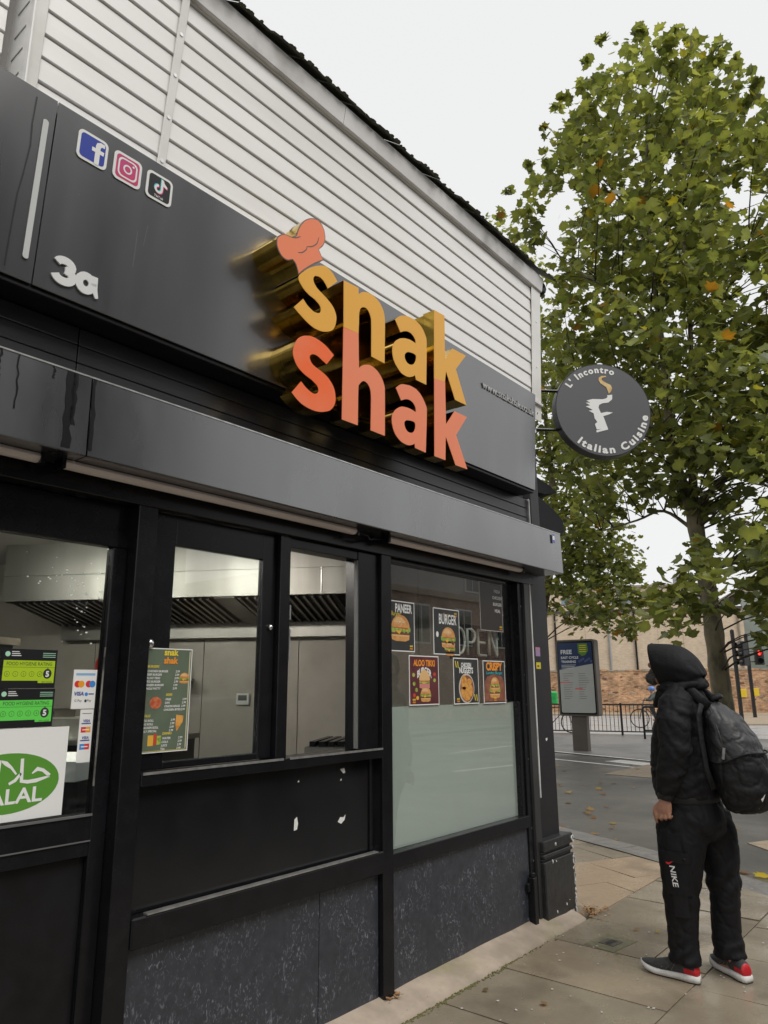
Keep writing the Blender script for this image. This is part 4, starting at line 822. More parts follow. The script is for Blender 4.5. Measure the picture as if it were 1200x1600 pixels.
mb = MB(); mb.obox(FO, -.03, .55, -.03, .20, -.02, -.012, mat('clear backing board', (.02, .02, .02), .1)); mb.build('backing_board', OS)
# menu on the hatch
MENU = mat('sage green menu print', (.095, .125, .085), .4, col2=(.13, .165, .115), nscale=6)
def fm(F, mb, W, H):
    logo(F, mb, .01, H*.865, .026)
    random.seed(4); T = lambda s, x, y, h, m=WHITE, al='l', wd=None: mb.text(F, s, x, y, h, m, al, .0008, bold=.03, shear=.15, width=wd)
    rows = [('BURGERS', -.095, .125, ['CHICKEN BURGER', 'BEEF BURGER', 'ALOO TIKKI', 'VEG BURGER', 'PANEER BURGER', 'SINGLE PATTY'], .035, .10), ('SIDES', -.005, .015, ['FRIES', 'DIPS', 'ONION RINGS', 'CHICKEN BITES'], .075, .005), ('ROLLS', -.105, -.065, ['VEG ROLL', 'EGG ROLL', 'CHICKEN ROLL', 'DAILY SPECIAL'], .025, -.085), ('DRINKS', -.01, -.135, ['WATER', 'COLA', 'JUICE', 'TEA'], .065, -.155)]
    for head, x, y, items, px_, y0 in rows:
        T(head, x, y, .009, YEP)
        for i, it in enumerate(items):
            T(it, x-.002*i, y-.018-.0135*i, .0082); T('2.99', px_-.002*i, y-.018-.0135*i, .0082)
    burger(F, mb, W*.70, .082, .026); mb.disc(F, -.05, -.012, .028, .024, .0008, mat('red wings print', (.42, .07, .03), .5, col2=(.6, .2, .08), nscale=60), 9)
    mb.poly(F, [(.05, -.06), (.085, -.065), (.082, -.09), (.055, -.125), (.048, -.10)], .0008, NUG); mb.rect(F, -.075, -.05, -.175, -.135, .0008, CHE); mb.rect(F, -.049, -.035, -.172, -.130, .0009, TOM); mb.rect(F, -.034, -.015, -.172, -.138, .0008, LET)
    mb.rect(F, -W+.008, W-.008, -H+.006, -H+.0075, .0008, YEP); mb.rect(F, W-.014, W-.009, -H+.01, H-.01, .0008, mat('cream print', (.55, .50, .33), .5))
poster('menu', 'green menu sheet with price list in the bottom left corner of the hatch', 'menu', 1.648, 1.872, 1.300, 1.704, .012, MENU, fm, bw=.004)
# food hygiene ratings
LIME = mat('lime print', (.42, .60, .02), .45); GRN = mat('bright green print', (.13, .68, .09), .45)
def hyg(c):
    def fh(F, mb, W, H):
        mb.rect(F, -W+.006, W-.006, -H*.62, H*.42, .0006, c); mb.rect(F, W*.35, W-.006, -H*.74, -H*.6, .0007, c)
        mb.text(F, 'FOOD HYGIENE RATING', 0, H*.16, .0125, DKP, 'c', .0009, width=.16); mb.rect(F, -W+.006, W-.006, H*.06, H*.075, .0008, DKP)
        for i in range(5):
            mb.disc(F, -W*.78+.0285*i, -H*.28, .0095, .0095, .0008, DKP, 14); mb.disc(F, -W*.78+.0285*i, -H*.28, .0083, .0083, .0009, c, 14); mb.text(F, '01234'[i], -W*.78+.0285*i, -H*.28-.004, .008, DKP, 'c', .001)
        mb.disc(F, W*.68, -H*.26, .0155, .0175, .0008, DKP, 18); mb.text(F, '5', W*.68, -H*.26-.010, .020, WHITE, 'c', .001, bold=.06)
        mb.poly(F, [(W*.65, H*.05), (W*.71, H*.05), (W*.68, -H*.0)][::-1], .0009, DKP); mb.text(F, 'VERY GOOD', W*.68, -H*.72, .005, DKP, 'c', .0009)
        mb.disc(F, -W*.82, H*.74, .009, .009, .0008, mat('mint print', (.4, .7, .5), .5), 12)
        for i in range(3): mb.rect(F, -W*.68, -W*.42+.004*i, H*(.84-.1*i), H*(.88-.1*i), .0008, WHITE); mb.rect(F, W*.45, W*.93, H*(.80-.1*i), H*(.83-.1*i), .0008, mat('mint print', (.4, .7, .5), .5))
    return fh
HG = 'food hygiene rating stickers on the door'
poster('hygiene_sticker', 'lime food hygiene rating sticker scoring 5, upper one on the door glass', 'sticker', 1.122, 1.316, 1.550, 1.684, .0565, BLKB, hyg(LIME), HG, border=BLKB, bw=.001)
poster('hygiene_sticker', 'bright green food hygiene rating sticker scoring 5, lower one on the door glass', 'sticker', 1.124, 1.320, 1.417, 1.547, .0565, BLKB, hyg(GRN), HG, border=BLKB, bw=.001)
HGR = mat('halal green print', (.10, .30, .035), .45); WHN = mat('bright white print', (.82, .82, .80), .45)
def fhal(F, mb, W, H):
    cx, cy = .006, -.0275
    mb.disc(F, cx, cy, .180, .098, .0006, HGR, 40)
    fx = lambda x, y: (cx+x, cy+y)
    mb.text(F, 'HALAL', cx+.008, cy-.066, .050, WHN, 'c', .0009, bold=.03, width=.235)
    # arabic word drawn as pen strokes
    def pen(P_, w_):
        P_ = [Vector(p) for p in P_]; vs = []
        for i, p in enumerate(P_):
            t = (P_[min(i+1, len(P_)-1)]-P_[max(i-1, 0)]).normalized(); n_ = Vector((-t.y, t.x))*w_[min(i, len(w_)-1)]/2
            vs += [F(*fx(*(p+n_)), .0009), F(*fx(*(p-n_)), .0009)]
        mb.add(vs, [(2*i, 2*i+1, 2*i+3, 2*i+2) for i in range(len(P_)-1)], WHN)
    pen([(-.032, .078), (-.034, .04), (-.036, .005), (-.055, -.012), (-.078, -.008)], [.012, .013, .013, .011, .005])
    pen([(-.028, .076), (-.010, .066), (.01, .05), (.028, .028)], [.004, .014, .008, .006])
    pen([(.044, .078), (.046, .03), (.048, .004), (.07, .0), (.10, .002), (.145, .012)], [.011, .012, .013, .012, .013, .006])
    pen([(.145, .014), (.12, .034), (.10, .040), (.082, .026)], [.012, .011, .014, .004]); pen([(.044, .03), (.026, .008), (.006, -.002)], [.008, .011, .009])
    mb.rect(F, -W*.98, -W*.45, H*.55, H*.57, .0006, mat('pale pink print', (.75, .3, .32), .5))
poster('halal_notice', 'white notice with a green oval HALAL mark at the bottom of the door glass', 'notice', .970, 1.386, 1.112, 1.414, .0560, WHN, fhal, border=WHN, bw=.001)
VIS = mat('navy print', (.03, .05, .30), .5); MRED = mat('red print', (.70, .03, .03), .5); MYEL = mat('amber print', (.85, .35, .02), .5); MBLU = mat('light blue print', (.05, .25, .65), .5)
def fc1(F, mb, W, H):
    mb.rect(F, -W*.8, W*.85, H*.70, H*.82, .0006, mat('sky print', (.25, .45, .70), .5)); 
    for x, a, b in ((-W*.45, MRED, MYEL), (W*.5, MRED, MBLU)): mb.disc(F, x-.007, H*.26, .0125, .0125, .0006, a, 16); mb.disc(F, x+.007, H*.26, .0125, .0125, .0008, b, 16)
    mb.text(F, 'VISA', -W*.45, -H*.32, .014, VIS, 'c', .0008, bold=.05, shear=.2); mb.disc(F, W*.2, -H*.26, .007, .007, .0008, MBLU, 10); mb.rect(F, W*.4, W*.85, -H*.28, -H*.22, .0008, VIS)
    mb.text(F, 'G Pay', -W*.45, -H*.64, .009, DKP, 'c', .0008); mb.disc(F, W*.18, -H*.60, .005, .0055, .0008, DKP, 10); mb.text(F, 'Pay', W*.5, -H*.64, .009, DKP, 'c', .0008)
poster('card_sticker', 'white payment sticker with red and amber circles on the door glass', 'sticker', 1.385, 1.477, 1.474, 1.616, .0565, WHN, fc1, 'card payment stickers on the door', border=WHN, bw=.001)
def fc2(F, mb, W, H):
    for i, y in enumerate((.52, .2, -.12, -.44)):
        y *= H
        if i % 2 == 0: mb.text(F, 'VISA', 0, y, .010, VIS, 'c', .0008, bold=.04, shear=.2); mb.rect(F, -W*.7, W*.7, y-.007, y-.003, .0008, VIS)
        else:
            a, b = (MRED, MYEL) if i == 1 else (MBLU, MRED)
            mb.rect(F, -W*.72, 0, y-.007, y+.013, .0006, a); mb.rect(F, 0, W*.72, y-.007, y+.013, .0006, b); mb.rect(F, -W*.5, W*.5, y+.001, y+.005, .0008, WHN)
    mb.rect(F, -W*.7, W*.7, H*.84, H*.86, .0006, DKP)
poster('card_sticker', 'tall narrow strip of card payment logos on the door glass', 'sticker', 1.424, 1.476, 1.283, 1.471, .0565, WHN, fc2, 'card payment stickers on the door', border=WHN, bw=.001)

# ------------------------------------------------------------------ kitchen inside
e_ = Vector((cos(radians(-59)), sin(radians(-59)), 0)); m_ = Vector((cos(radians(31)), sin(radians(31)), 0)); CAM0 = Vector((0, -2.588, 0))
KF = Frame(CAM0, e_, (0, 0, 1), -m_)               # u along the hood wall, v up, w = minus distance
KW = lambda u, d, z: CAM0+e_*u+m_*d+Vector((0, 0, z))
def kbox(mb, u0, u1, d0, d1, z0, z1, m): return mb.obox(KF, u0, u1, z0, z1, -d1, -d0, m)
IW = mat('grey washable wall', (.30, .285, .26), .5, col2=(.25, .24, .22), nscale=1); CEIL = mat('kitchen ceiling', (.62, .60, .56), .7)
mb = MB(); mb.box(-1.3, 5.0, .12, 4.6, -.02, .02, mat('dark kitchen floor', (.04, .04, .04), .5)); mb.build('kitchen_floor', SH)
mb = MB(); mb.box(-1.3, 5.0, .12, 4.6, 2.60, 2.64, CEIL); mb.build('kitchen_ceiling', SH)
mb = MB(); mb.box(-1.34, -1.3, .12, 4.6, .02, 2.6, IW); mb.box(-1.34, 5.0, 4.6, 4.64, .02, 2.6, IW); mb.build('kitchen_wall', SH)
mb = MB()
cuts = [-4.6, -3.3, -2.35, -1.559, -.6, .32]
for a, b in zip(cuts[:-1], cuts[1:]):
    mb = MB(); kbox(mb, a+.003, b-.003, 5.70, 5.73, .02, 2.6, STEELW); mb.build('wall_panel', SH)
mb = MB(); kbox(mb, -4.6, .30, 5.735, 5.78, .02, 2.6, mat('seam shadow', (.05, .05, .05), .8)); mb.build('kitchen_wall', SH)  # dark sheet behind the panels, seam shade put into its colour
HD = thing('extractor_hood', 'stainless steel extractor hood with baffle filters seen through the hatch', 'extractor hood', KW(-1.8, 5.2, 1.93))
mb = MB(); kbox(mb, -3.62, -.85, 4.90, 4.93, 2.175, 2.36, STEEL); kbox(mb, -3.62, -.85, 4.895, 4.93, 2.362, 2.60, STEEL); kbox(mb, -3.62, -3.60, 4.93, 5.69, 2.17, 2.60, STEEL); kbox(mb, -.87, -.85, 4.93, 5.69, 2.17, 2.6, STEEL); mb.build('canopy', HD)
mb = MB(); kbox(mb, -3.56, -.88, 5.60, 5.695, 1.932, 2.045, STEEL); mb.build('gutter_lip', HD)
mb = MB(); kbox(mb, -1.19, -1.184, 4.89, 4.896, 2.18, 2.36, CHROME); mb.build('seam_strip', HD)
FA = mat('greasy dark filter', (.035, .035, .035), .35, metal=.6); FB = mat('filter baffle steel', (.38, .37, .34), .3, metal=1)
u = -3.58; k = 0
while u < -1.2:
    mb = MB(); A, B = KW(u, 4.93, 2.175), KW(u, 5.60, 2.05); ux = e_; uy = (B-A); Ln = uy.length; G = Frame(A, ux, uy.normalized())
    if k % 3 == 2:
        wd = .16; mb.obox(G, 0, wd-.006, .0, Ln, -.01, .0, STEEL); mb.build('blank_plate', HD)
    else:
        wd = .36; mb.obox(G, 0, wd-.006, 0, Ln, .012, .02, FA); fo = mb.build('baffle_filter', HD)
        for j in range(6): mb = MB(); mb.obox(G, .015+j*.057, .033+j*.057, .02, Ln-.02, -.012, .010, FB); mb.build('baffle', fo)
    u += wd; k += 1
# ceiling batten lamp of the kitchen
LMP = thing('ceiling_lamp', 'lit strip lamp on the kitchen ceiling behind the hatch', 'lamp', KW(-2.8, 3.27, 2.54))
mb = MB(); kbox(mb, -4.0, -1.6, 3.20, 3.34, 2.565, 2.60, WHITE); mb.build('lamp_body', LMP)
mb = MB(); kbox(mb, -3.97, -1.63, 3.21, 3.33, 2.545, 2.564, mat('lit diffuser', (.8, .8, .8), .5, emit=(1, .95, .86), estr=30)); mb.build('diffuser', LMP)
WT = thing('worktop', 'stainless worktop with dark cabinet front inside the hatch', 'counter', KW(-2.3, 4.3, .02))
mb = MB(); kbox(mb, -3.1, -1.95, 4.02, 4.72, 1.23, 1.26, STEEL); mb.build('top', WT); mb = MB(); kbox(mb, -3.08, -1.97, 4.05, 4.70, .02, 1.229, mat('dark cabinet', (.03, .03, .033), .3)); mb.build('cabinet', WT)
FR = thing('fryer', 'steel fryer box with black grate seen low in the open hatch bay', 'fryer', KW(-1.05, 5.3, .02))
mb = MB(); kbox(mb, -1.32, -.7, 5.02, 5.66, .02, 1.15, STEEL); mb.build('body', FR, bevel=.006)
mb = MB()
for j in range(9): kbox(mb, -1.29+.066*j, -1.25+.066*j, 5.04, 5.6, 1.151, 1.185, BLACK)
mb.build('grate', FR)
TM = thing('wall_timer', 'small white wall timer on the steel wall seen through the hatch glass', 'timer', KW(-2.0, 5.69, 1.43))
mb = MB(); kbox(mb, -2.055, -1.945, 5.672, 5.698, 1.41, 1.50, WHITE); mb.build('case', TM, bevel=.006); mb = MB(); kbox(mb, -2.035, -1.965, 5.669, 5.6715, 1.445, 1.485, mat('grey display', (.12, .13, .12), .3)); mb.build('display', TM)
# things behind the door glass
mb = MB(); kbox(mb, -2.95, -2.1, 2.72, 3.0, 1.735, 1.765, mat('cardboard', (.42, .36, .28), .8, col2=(.34, .28, .21), nscale=8)); kbox(mb, -2.9, -2.12, 2.74, 2.98, 1.50, 1.734, mat('dark fridge top', (.05, .05, .05), .5)); mb.build('cardboard_box', label='flattened cardboard box lying on a dark box behind the hygiene stickers', cat='box')
TR = thing('service_counter', 'dark counter with white tray edge behind the lower door glass', 'counter', KW(-2.3, 3.0, .02))
mb = MB(); kbox(mb, -3.4, -1.75, 2.95, 3.4, 1.17, 1.25, WHITE); mb.build('top', TR); mb = MB(); kbox(mb, -3.4, -1.75, 2.98, 3.4, .02, 1.165, mat('dark cabinet', (.03, .03, .033), .3)); mb.build('cabinet', TR); mb = MB(); kbox(mb, -3.4, -1.7, 3.45, 3.7, 1.30, 1.40, STEEL); mb.build('back_shelf', TR)

# kitchen clutter
SHV = thing('wall_shelf', 'steel wall shelf of sauce bottles at the back of the kitchen', 'shelf', KW(-2.9, 5.6, 1.62))
mb = MB(); kbox(mb, -3.25, -2.42, 5.45, 5.69, 1.60, 1.62, STEEL); mb.build('board', SHV)
for k_, u_ in enumerate((-3.2, -2.5)): mb = MB(); kbox(mb, u_-.01, u_+.01, 5.5, 5.69, 1.50, 1.599, STEEL); mb.build('bracket', SHV)
BT = [mat('red sauce', (.45, .03, .02), .3), mat('yellow sauce', (.65, .42, .03), .3), mat('white sauce', (.7, .68, .6), .3), mat('brown sauce', (.12, .05, .02), .3)]
for k_ in range(8):
    p_ = KW(-3.18+.095*k_, 5.57, 1.6205); mb = MB(); mb.tube([p_, p_+Vector((0, 0, .13)), p_+Vector((0, 0, .16)), p_+Vector((0, 0, .20))], [.032, .032, .016, .010], 10, BT[(k_*3) % 4])
    mb.build('sauce_bottle', smooth=False, label=('red', 'yellow', 'white', 'brown')[[0, 3, 2, 1][k_ % 4]]+' sauce bottle on the kitchen wall shelf, %s from the left' % ('first', 'second', 'third', 'fourth', 'fifth', 'sixth', 'seventh', 'eighth')[k_], cat='bottle', group='sauce bottles on the kitchen shelf')
mb = MB(); mb.tube([KW(-1.72, 5.66, 1.93), KW(-1.72, 5.66, .1)], .018, 8, mat('copper pipe', (.4, .2, .1), .35, metal=.8)); mb.build('gas_pipe', SH, smooth=True)
mb = MB(); kbox(mb, -1.86, -1.80, 5.685, 5.699, 1.30, 1.36, WHITE); mb.build('wall_socket', SH)
for k_, (u_, h_) in enumerate(((-2.95, .16), (-2.68, .11), (-2.42, .2))):
    mb = MB(); kbox(mb, u_, u_+.22, 4.3, 4.55, 1.262, 1.262+h_, (STEEL, mat('cream tub', (.6, .56, .46), .5), STEEL)[k_]); mb.build('food_tub', label=('low steel food tub on the worktop behind the menu', 'cream plastic food tub in the middle of the worktop', 'tall steel food tub at the right end of the worktop')[k_], cat='tub', group='food tubs on the worktop', bevel=.01)
# ------------------------------------------------------------------ beyond the crossing
v25 = Vector((cos(radians(25)), sin(radians(25)), 0)); t25 = Vector((v25.y, -v25.x, 0))      # view-wise depth and rightward
BRW = None
def brick_mat(name, c1, c2, mortar, sc, bw=.215, bh=.065, v0=.45, v1=1.45):
    m = bpy.data.materials.new(name); m.use_nodes = True; t = m.node_tree; N = t.nodes; b = N['Principled BSDF']
    tc = N.new('ShaderNodeTexCoord'); 
    br = N.new('ShaderNodeTexBrick'); br.inputs['Scale'].default_value = 1; br.inputs['Brick Width'].default_value = bw+.01; br.inputs['Row Height'].default_value = bh+.01; br.inputs['Mortar Size'].default_value = .006
    br.inputs['Color1'].default_value = (*c1, 1); br.inputs['Color2'].default_value = (*c2, 1); br.inputs['Mortar'].default_value = (*mortar, 1); br.inputs['Bias'].default_value = .1
    t.links.new(tc.outputs['UV'], br.inputs['Vector'])
    n = N.new('ShaderNodeTexNoise'); n.inputs['Scale'].default_value = 1.7; n.inputs['Detail'].default_value = 7; t.links.new(tc.outputs['UV'], n.inputs['Vector'])
    n2 = N.new('ShaderNodeTexNoise'); n2.inputs['Scale'].default_value = 9; n2.inputs['Detail'].default_value = 2; mp = N.new('ShaderNodeMapping'); mp.inputs['Scale'].default_value = (.5, 1.4, 1); t.links.new(tc.outputs['UV'], mp.inputs[0]); t.links.new(mp.outputs[0], n2.inputs['Vector'])
    ad = N.new('ShaderNodeMath'); ad.operation = 'ADD'; t.links.new(n.outputs['Fac'], ad.inputs[0]); t.links.new(n2.outputs['Fac'], ad.inputs[1])
    r = N.new('ShaderNodeMapRange'); r.inputs[1].default_value = .7; r.inputs[2].default_value = 1.35; r.inputs[3].default_value = v0; r.inputs[4].default_value = v1; t.links.new(ad.outputs[0], r.inputs[0])
    x = N.new('ShaderNodeMix'); x.data_type = 'RGBA'; x.blend_type = 'MULTIPLY'; x.inputs['Factor'].default_value = 1; t.links.new(br.outputs['Color'], x.inputs['A'])
    cmb = N.new('ShaderNodeCombineColor'); [t.links.new(r.outputs[0], cmb.inputs[i]) for i in range(3)]; t.links.new(cmb.outputs[0], x.inputs['B'])
    t.links.new(x.outputs['Result'], b.inputs['Base Color']); b.inputs['Roughness'].default_value = .9; MATS[name] = m; return m
def uvbox(o, F):          # metre UVs along a frame
    me = o.data; uv = me.uv_layers.new(name='uv'); off = ORG[o.name]
    for lp in me.loops:
        p = me.vertices[lp.vertex_index].co+off-F.o; uv.data[lp.index].uv = (p.dot(F.x)+p.dot(F.n)*1.0, p.dot(F.y))
WBK = brick_mat('weathered orange brick', (.52, .31, .165), (.40, .215, .115), (.46, .38, .28), 1)
BGE = brick_mat('pale buff brick', (.66, .535, .40), (.60, .48, .35), (.60, .50, .38), 1, v0=.86, v1=1.12)
STN = mat('pale stone coping', (.36, .31, .25), .8, col2=(.25, .2, .15), nscale=4)
bw = thing('brick_wall', 'long weathered orange brick wall along the far side of the road', 'wall', (41, 12, 0))
W0 = Vector((38.8, 18.6, 0))
def wf(): return Frame(W0, t25, (0, 0, 1), -v25)
FW = wf(); mb = MB(); mb.obox(FW, -22, 30, -.2, 2.28, -.35, 0, WBK); o = mb.build('wall_face', bw); uvbox(o, FW)
random.seed(9); uu = -22
mb = MB()
while uu < 30:
    L = random.uniform(.42, .5); mb.obox(FW, uu, uu+L-.012, 2.281+random.uniform(0, .015), 2.37+random.uniform(-.02, .04), -.37, .03, random.choice([WBK, STN, WBK])); uu += L
o = mb.build('coping', bw, kind='stuff'); uvbox(o, FW)
mb = MB()                                                # patches of proud and missing stones
for _ in range(420):
    u_, z_ = random.uniform(-12, 16), random.uniform(.05, 2.2); s = random.uniform(.07, .22); mb.obox(FW, u_, u_+s*1.5, z_, z_+.066, 0, random.uniform(.006, .03), random.choice([STN, WBK, mat('burnt brick', (.16, .085, .05), .9)]))
o = mb.build('proud_brick', bw, kind='stuff'); uvbox(o, FW)
sheet('wall_pavement', [tuple((W0+t25*a-v25*b)[:2]) for a, b in ((-22, .0), (-22, 3.2), (30, 3.2), (30, 0))], .05, TAC, thick=.1)
# pale building behind the wall
BB = thing('pale_building', 'long pale buff brick building behind the orange wall', 'building', (47, 13, 0))
FB_ = Frame((47.7, 13.43, 0), t25, (0, 0, 1), -v25)
mb = MB(); mb.obox(FB_, -24, 4.5, 0, 6.2, -8, 0, BGE); o = mb.build('lower_wall', BB); uvbox(o, FB_)
mb = MB(); mb.obox(FB_, -24, 4.5, 6.2, 6.32, -8, .12, mat('dark metal capping', (.06, .055, .055), .5)); mb.build('gutter', BB)
mb = MB(); mb.obox(FB_, -24, 2.0, 6.32, 7.75, -8, -.25, BGE); o = mb.build('upper_wall', BB); uvbox(o, FB_)
mb = MB(); mb.obox(FB_, -24, 2.1, 7.75, 7.9, -8, -.15, STN); mb.build('parapet', BB)
for u_ in (-6.5, -3.6, -1.1):
    mb = MB(); mb.obox(FB_, u_, u_+1.7, 6.78, 7.12, -.27, -.235, mat('blue grey window band', (.22, .30, .34), .15)); wn = mb.build('window', BB)
    mb = MB(); mb.obox(FB_, u_-.06, u_+1.76, 7.12, 7.2, -.27, -.2, STN); mb.build('lintel', wn)
for u_, m in ((-2.0, BLACK), (2.45, BLACK), (-3.6, mat('grey downpipe', (.3, .33, .35), .5)), (-7, BLACK), (4.2, STN)):
    mb = MB(); P0 = FB_(u_, .3, .08); mb.tube([P0, FB_(u_, 6.15, .08)], .06, 6, m); mb.build('downpipe', BB)
for u_ in (-8.8, -5.1, -.6, .9):
    mb = MB(); mb.obox(FB_, u_-.008, u_+.008, .3, 6.15, -.01, .006, mat('movement joint', (.32, .25, .18), .8)); mb.build('movement_joint', BB)
mb = MB(); mb.obox(FB_, .9, 1.9, 7.9, 8.7, -2.4, -1.2, mat('grey plant box', (.3, .3, .31), .6)); mb.obox(FB_, 1.1, 2.6, 6.33, 7.6, -2.4, -.3, mat('grey plant box', (.3, .3, .31), .6)); mb.build('roof_plant', BB)
GW = thing('glass_wing', 'grey green glazed wing to the right of the pale building', 'building', (50, 7, 0))
GG = mat('tree reflection glazing', (.20, .23, .20), .3, col2=(.32, .35, .31), nscale=.25, ndetail=6)  # soft green tones put the reflected trees into the glazing colour
for k in range(8):
    mb = MB(); mb.obox(FB_, 4.6+k*1.9, 4.6+k*1.9+1.85, .3, 7.2, -.4, -.3, GG); mb.build('glass_panel', GW)
mb = MB()
for k in range(9): mb.obox(FB_, 4.54+k*1.9, 4.6+k*1.9, .0, 7.3, -.42, -.26, mat('grey mullion', (.25, .27, .27), .5))
mb.obox(FB_, 4.5, 20, 7.2, 7.5, -8, -.2, STN); mb.obox(FB_, 4.5, 20, 0, .3, -8, -.25, STN); mb.build('frame', GW)

# advertising panel
AP = thing('advertising_panel', 'grey street advertising panel on a square post with blue and white poster', 'advertising panel', (17.35, 5.55, 0))
aF = Frame((17.35, 5.58, 0), Vector((.10, -1, 0)), (0, 0, 1), (-1, -.10, 0)); PG_ = mat('warm grey panel paint', (.095, .080, .066), .4, col2=(.115, .10, .086), nscale=3)
mb = MB(); mb.prism(aF, rrect(-.50, .50, .80, 2.66, .06), -.30, 0, PG_); mb.build('case', AP, bevel=.02, seg=2)
mb = MB(); mb.obox(aF, -.22, .16, -.03, .80, -.26, -.04, PG_); mb.build('post', AP, bevel=.01)
mb = MB(); mb.prism(aF, rrect(-.46, .46, .84, 2.62, .05), .0, .006, mat('black gloss surround', (.01, .01, .012), .2)); mb.build('surround', AP)
mb = MB(); mb.poly(aF, rrect(-.43, .43, .88, 2.58, .04), .0075, mat('pale poster print', (.42, .44, .41), .3, col2=(.47, .48, .45), nscale=2))
mb.poly(aF, [(-.43, 1.92), (.43, 2.06), (.43, 2.58), (-.43, 2.58)], .009, mat('deep blue poster print', (.012, .032, .10), .3))
mb.text(aF, 'FREE', -.37, 2.31, .105, WHITE, 'l', .0105, bold=.03); mb.text(aF, 'EAST CYCLE', -.37, 2.19, .060, WHITE, 'l', .0105, bold=.03); mb.text(aF, 'TRAINING', -.37, 2.09, .060, WHITE, 'l', .0105, bold=.03)
mb.poly(aF, [(.08, 2.56), (.32, 2.56), (.34, 2.38), (.26, 2.27), (.17, 2.25), (.08, 2.33)], .010, mat('green print', (.10, .22, .02), .4))
for i in range(4): mb.rect(aF, .12, .29, 2.50-.05*i, 2.515-.05*i, .0106, YEP)
for i in range(7): mb.disc(aF, .10+.05*i, 2.12+.03*(i % 3), .03, .03, .010, mat('violet print', (.08, .09, .22), .4), 10)
for i in range(3): mb.rect(aF, -.37, 0.0-.03*i, 2.03-.035*i, 2.04-.035*i, .0105, WHITE)
random.seed(2)
for c0 in (-.34, .05):
    for i in range(12): mb.rect(aF, c0, c0+random.uniform(.12, .27), 1.82-.055*i, 1.828-.055*i, .0095, PG_)
mb.rect(aF, -.43, -.18, 1.60, 1.625, .0096, mat('red glow print', (.75, .15, .12), .4)); mb.rect(aF, -.05, .14, 1.44, 1.475, .0096, mat('red glow print', (.75, .15, .12), .4))
mb.build('poster', AP)

# guard railing with loops
RL = thing('guard_railing', 'black pedestrian guard railing on the far footway', 'railing', (23.2, 7.5, 0))
RA, RB = Vector((22.2, 10.9, -.02)), Vector((23.72, 5.65, -.02)); rd = (RB-RA).normalized(); RLn = (RB-RA).length
BLR = mat('black railing paint', (.012, .012, .013), .45)
for z, r in ((.95, .028), (.12, .022)): mb = MB(); mb.tube([RA+Vector((0, 0, z)), RB+Vector((0, 0, z))], r, 6, BLR); mb.build('rail', RL)
for k in range(5): mb = MB(); p = RA+rd*(RLn*k/4); mb.tube([p, p+Vector((0, 0, 1.0))], .035, 6, BLR); mb.build('post', RL)
bmx = MB(); bmx.tube([RA+Vector((0, 0, .12)), RA+Vector((0, 0, .95))], .011, 5, BLR); b0 = bmx.build('bar', RL)
nb = int(RLn/.125)
for k in range(1, nb):
    c = b0.copy(); COL.objects.link(c); c.parent = RL; c.location = rd*(.125*k)
HP = Vector((22.3, 5.86, -.03)); hd = Vector((.23, -.9, 0)).normalized()
hp_ = thing('bike_stand', 'black hooped bike stand in front of the railing end', 'bike stand', tuple(HP))
mb = MB(); pth = [HP, HP+Vector((0, 0, .85))]+[HP+hd*(.07-.07*cos(a))+Vector((0, 0, .85+.08*sin(a))) for a in (.5, 1.0, 1.57)]+[HP+hd*(.58+.07*sin(a))+Vector((0, 0, .93-.08*(1-cos(a)))) for a in (0, .6, 1.2, 1.57)]+[HP+hd*.65]
mb.tube(pth, .032, 7, BLR); mb.tube([HP+Vector((0, 0, .25)), HP+hd*.65+Vector((0, 0, .25))], .026, 6, BLR); mb.build('hoop', hp_, smooth=True)
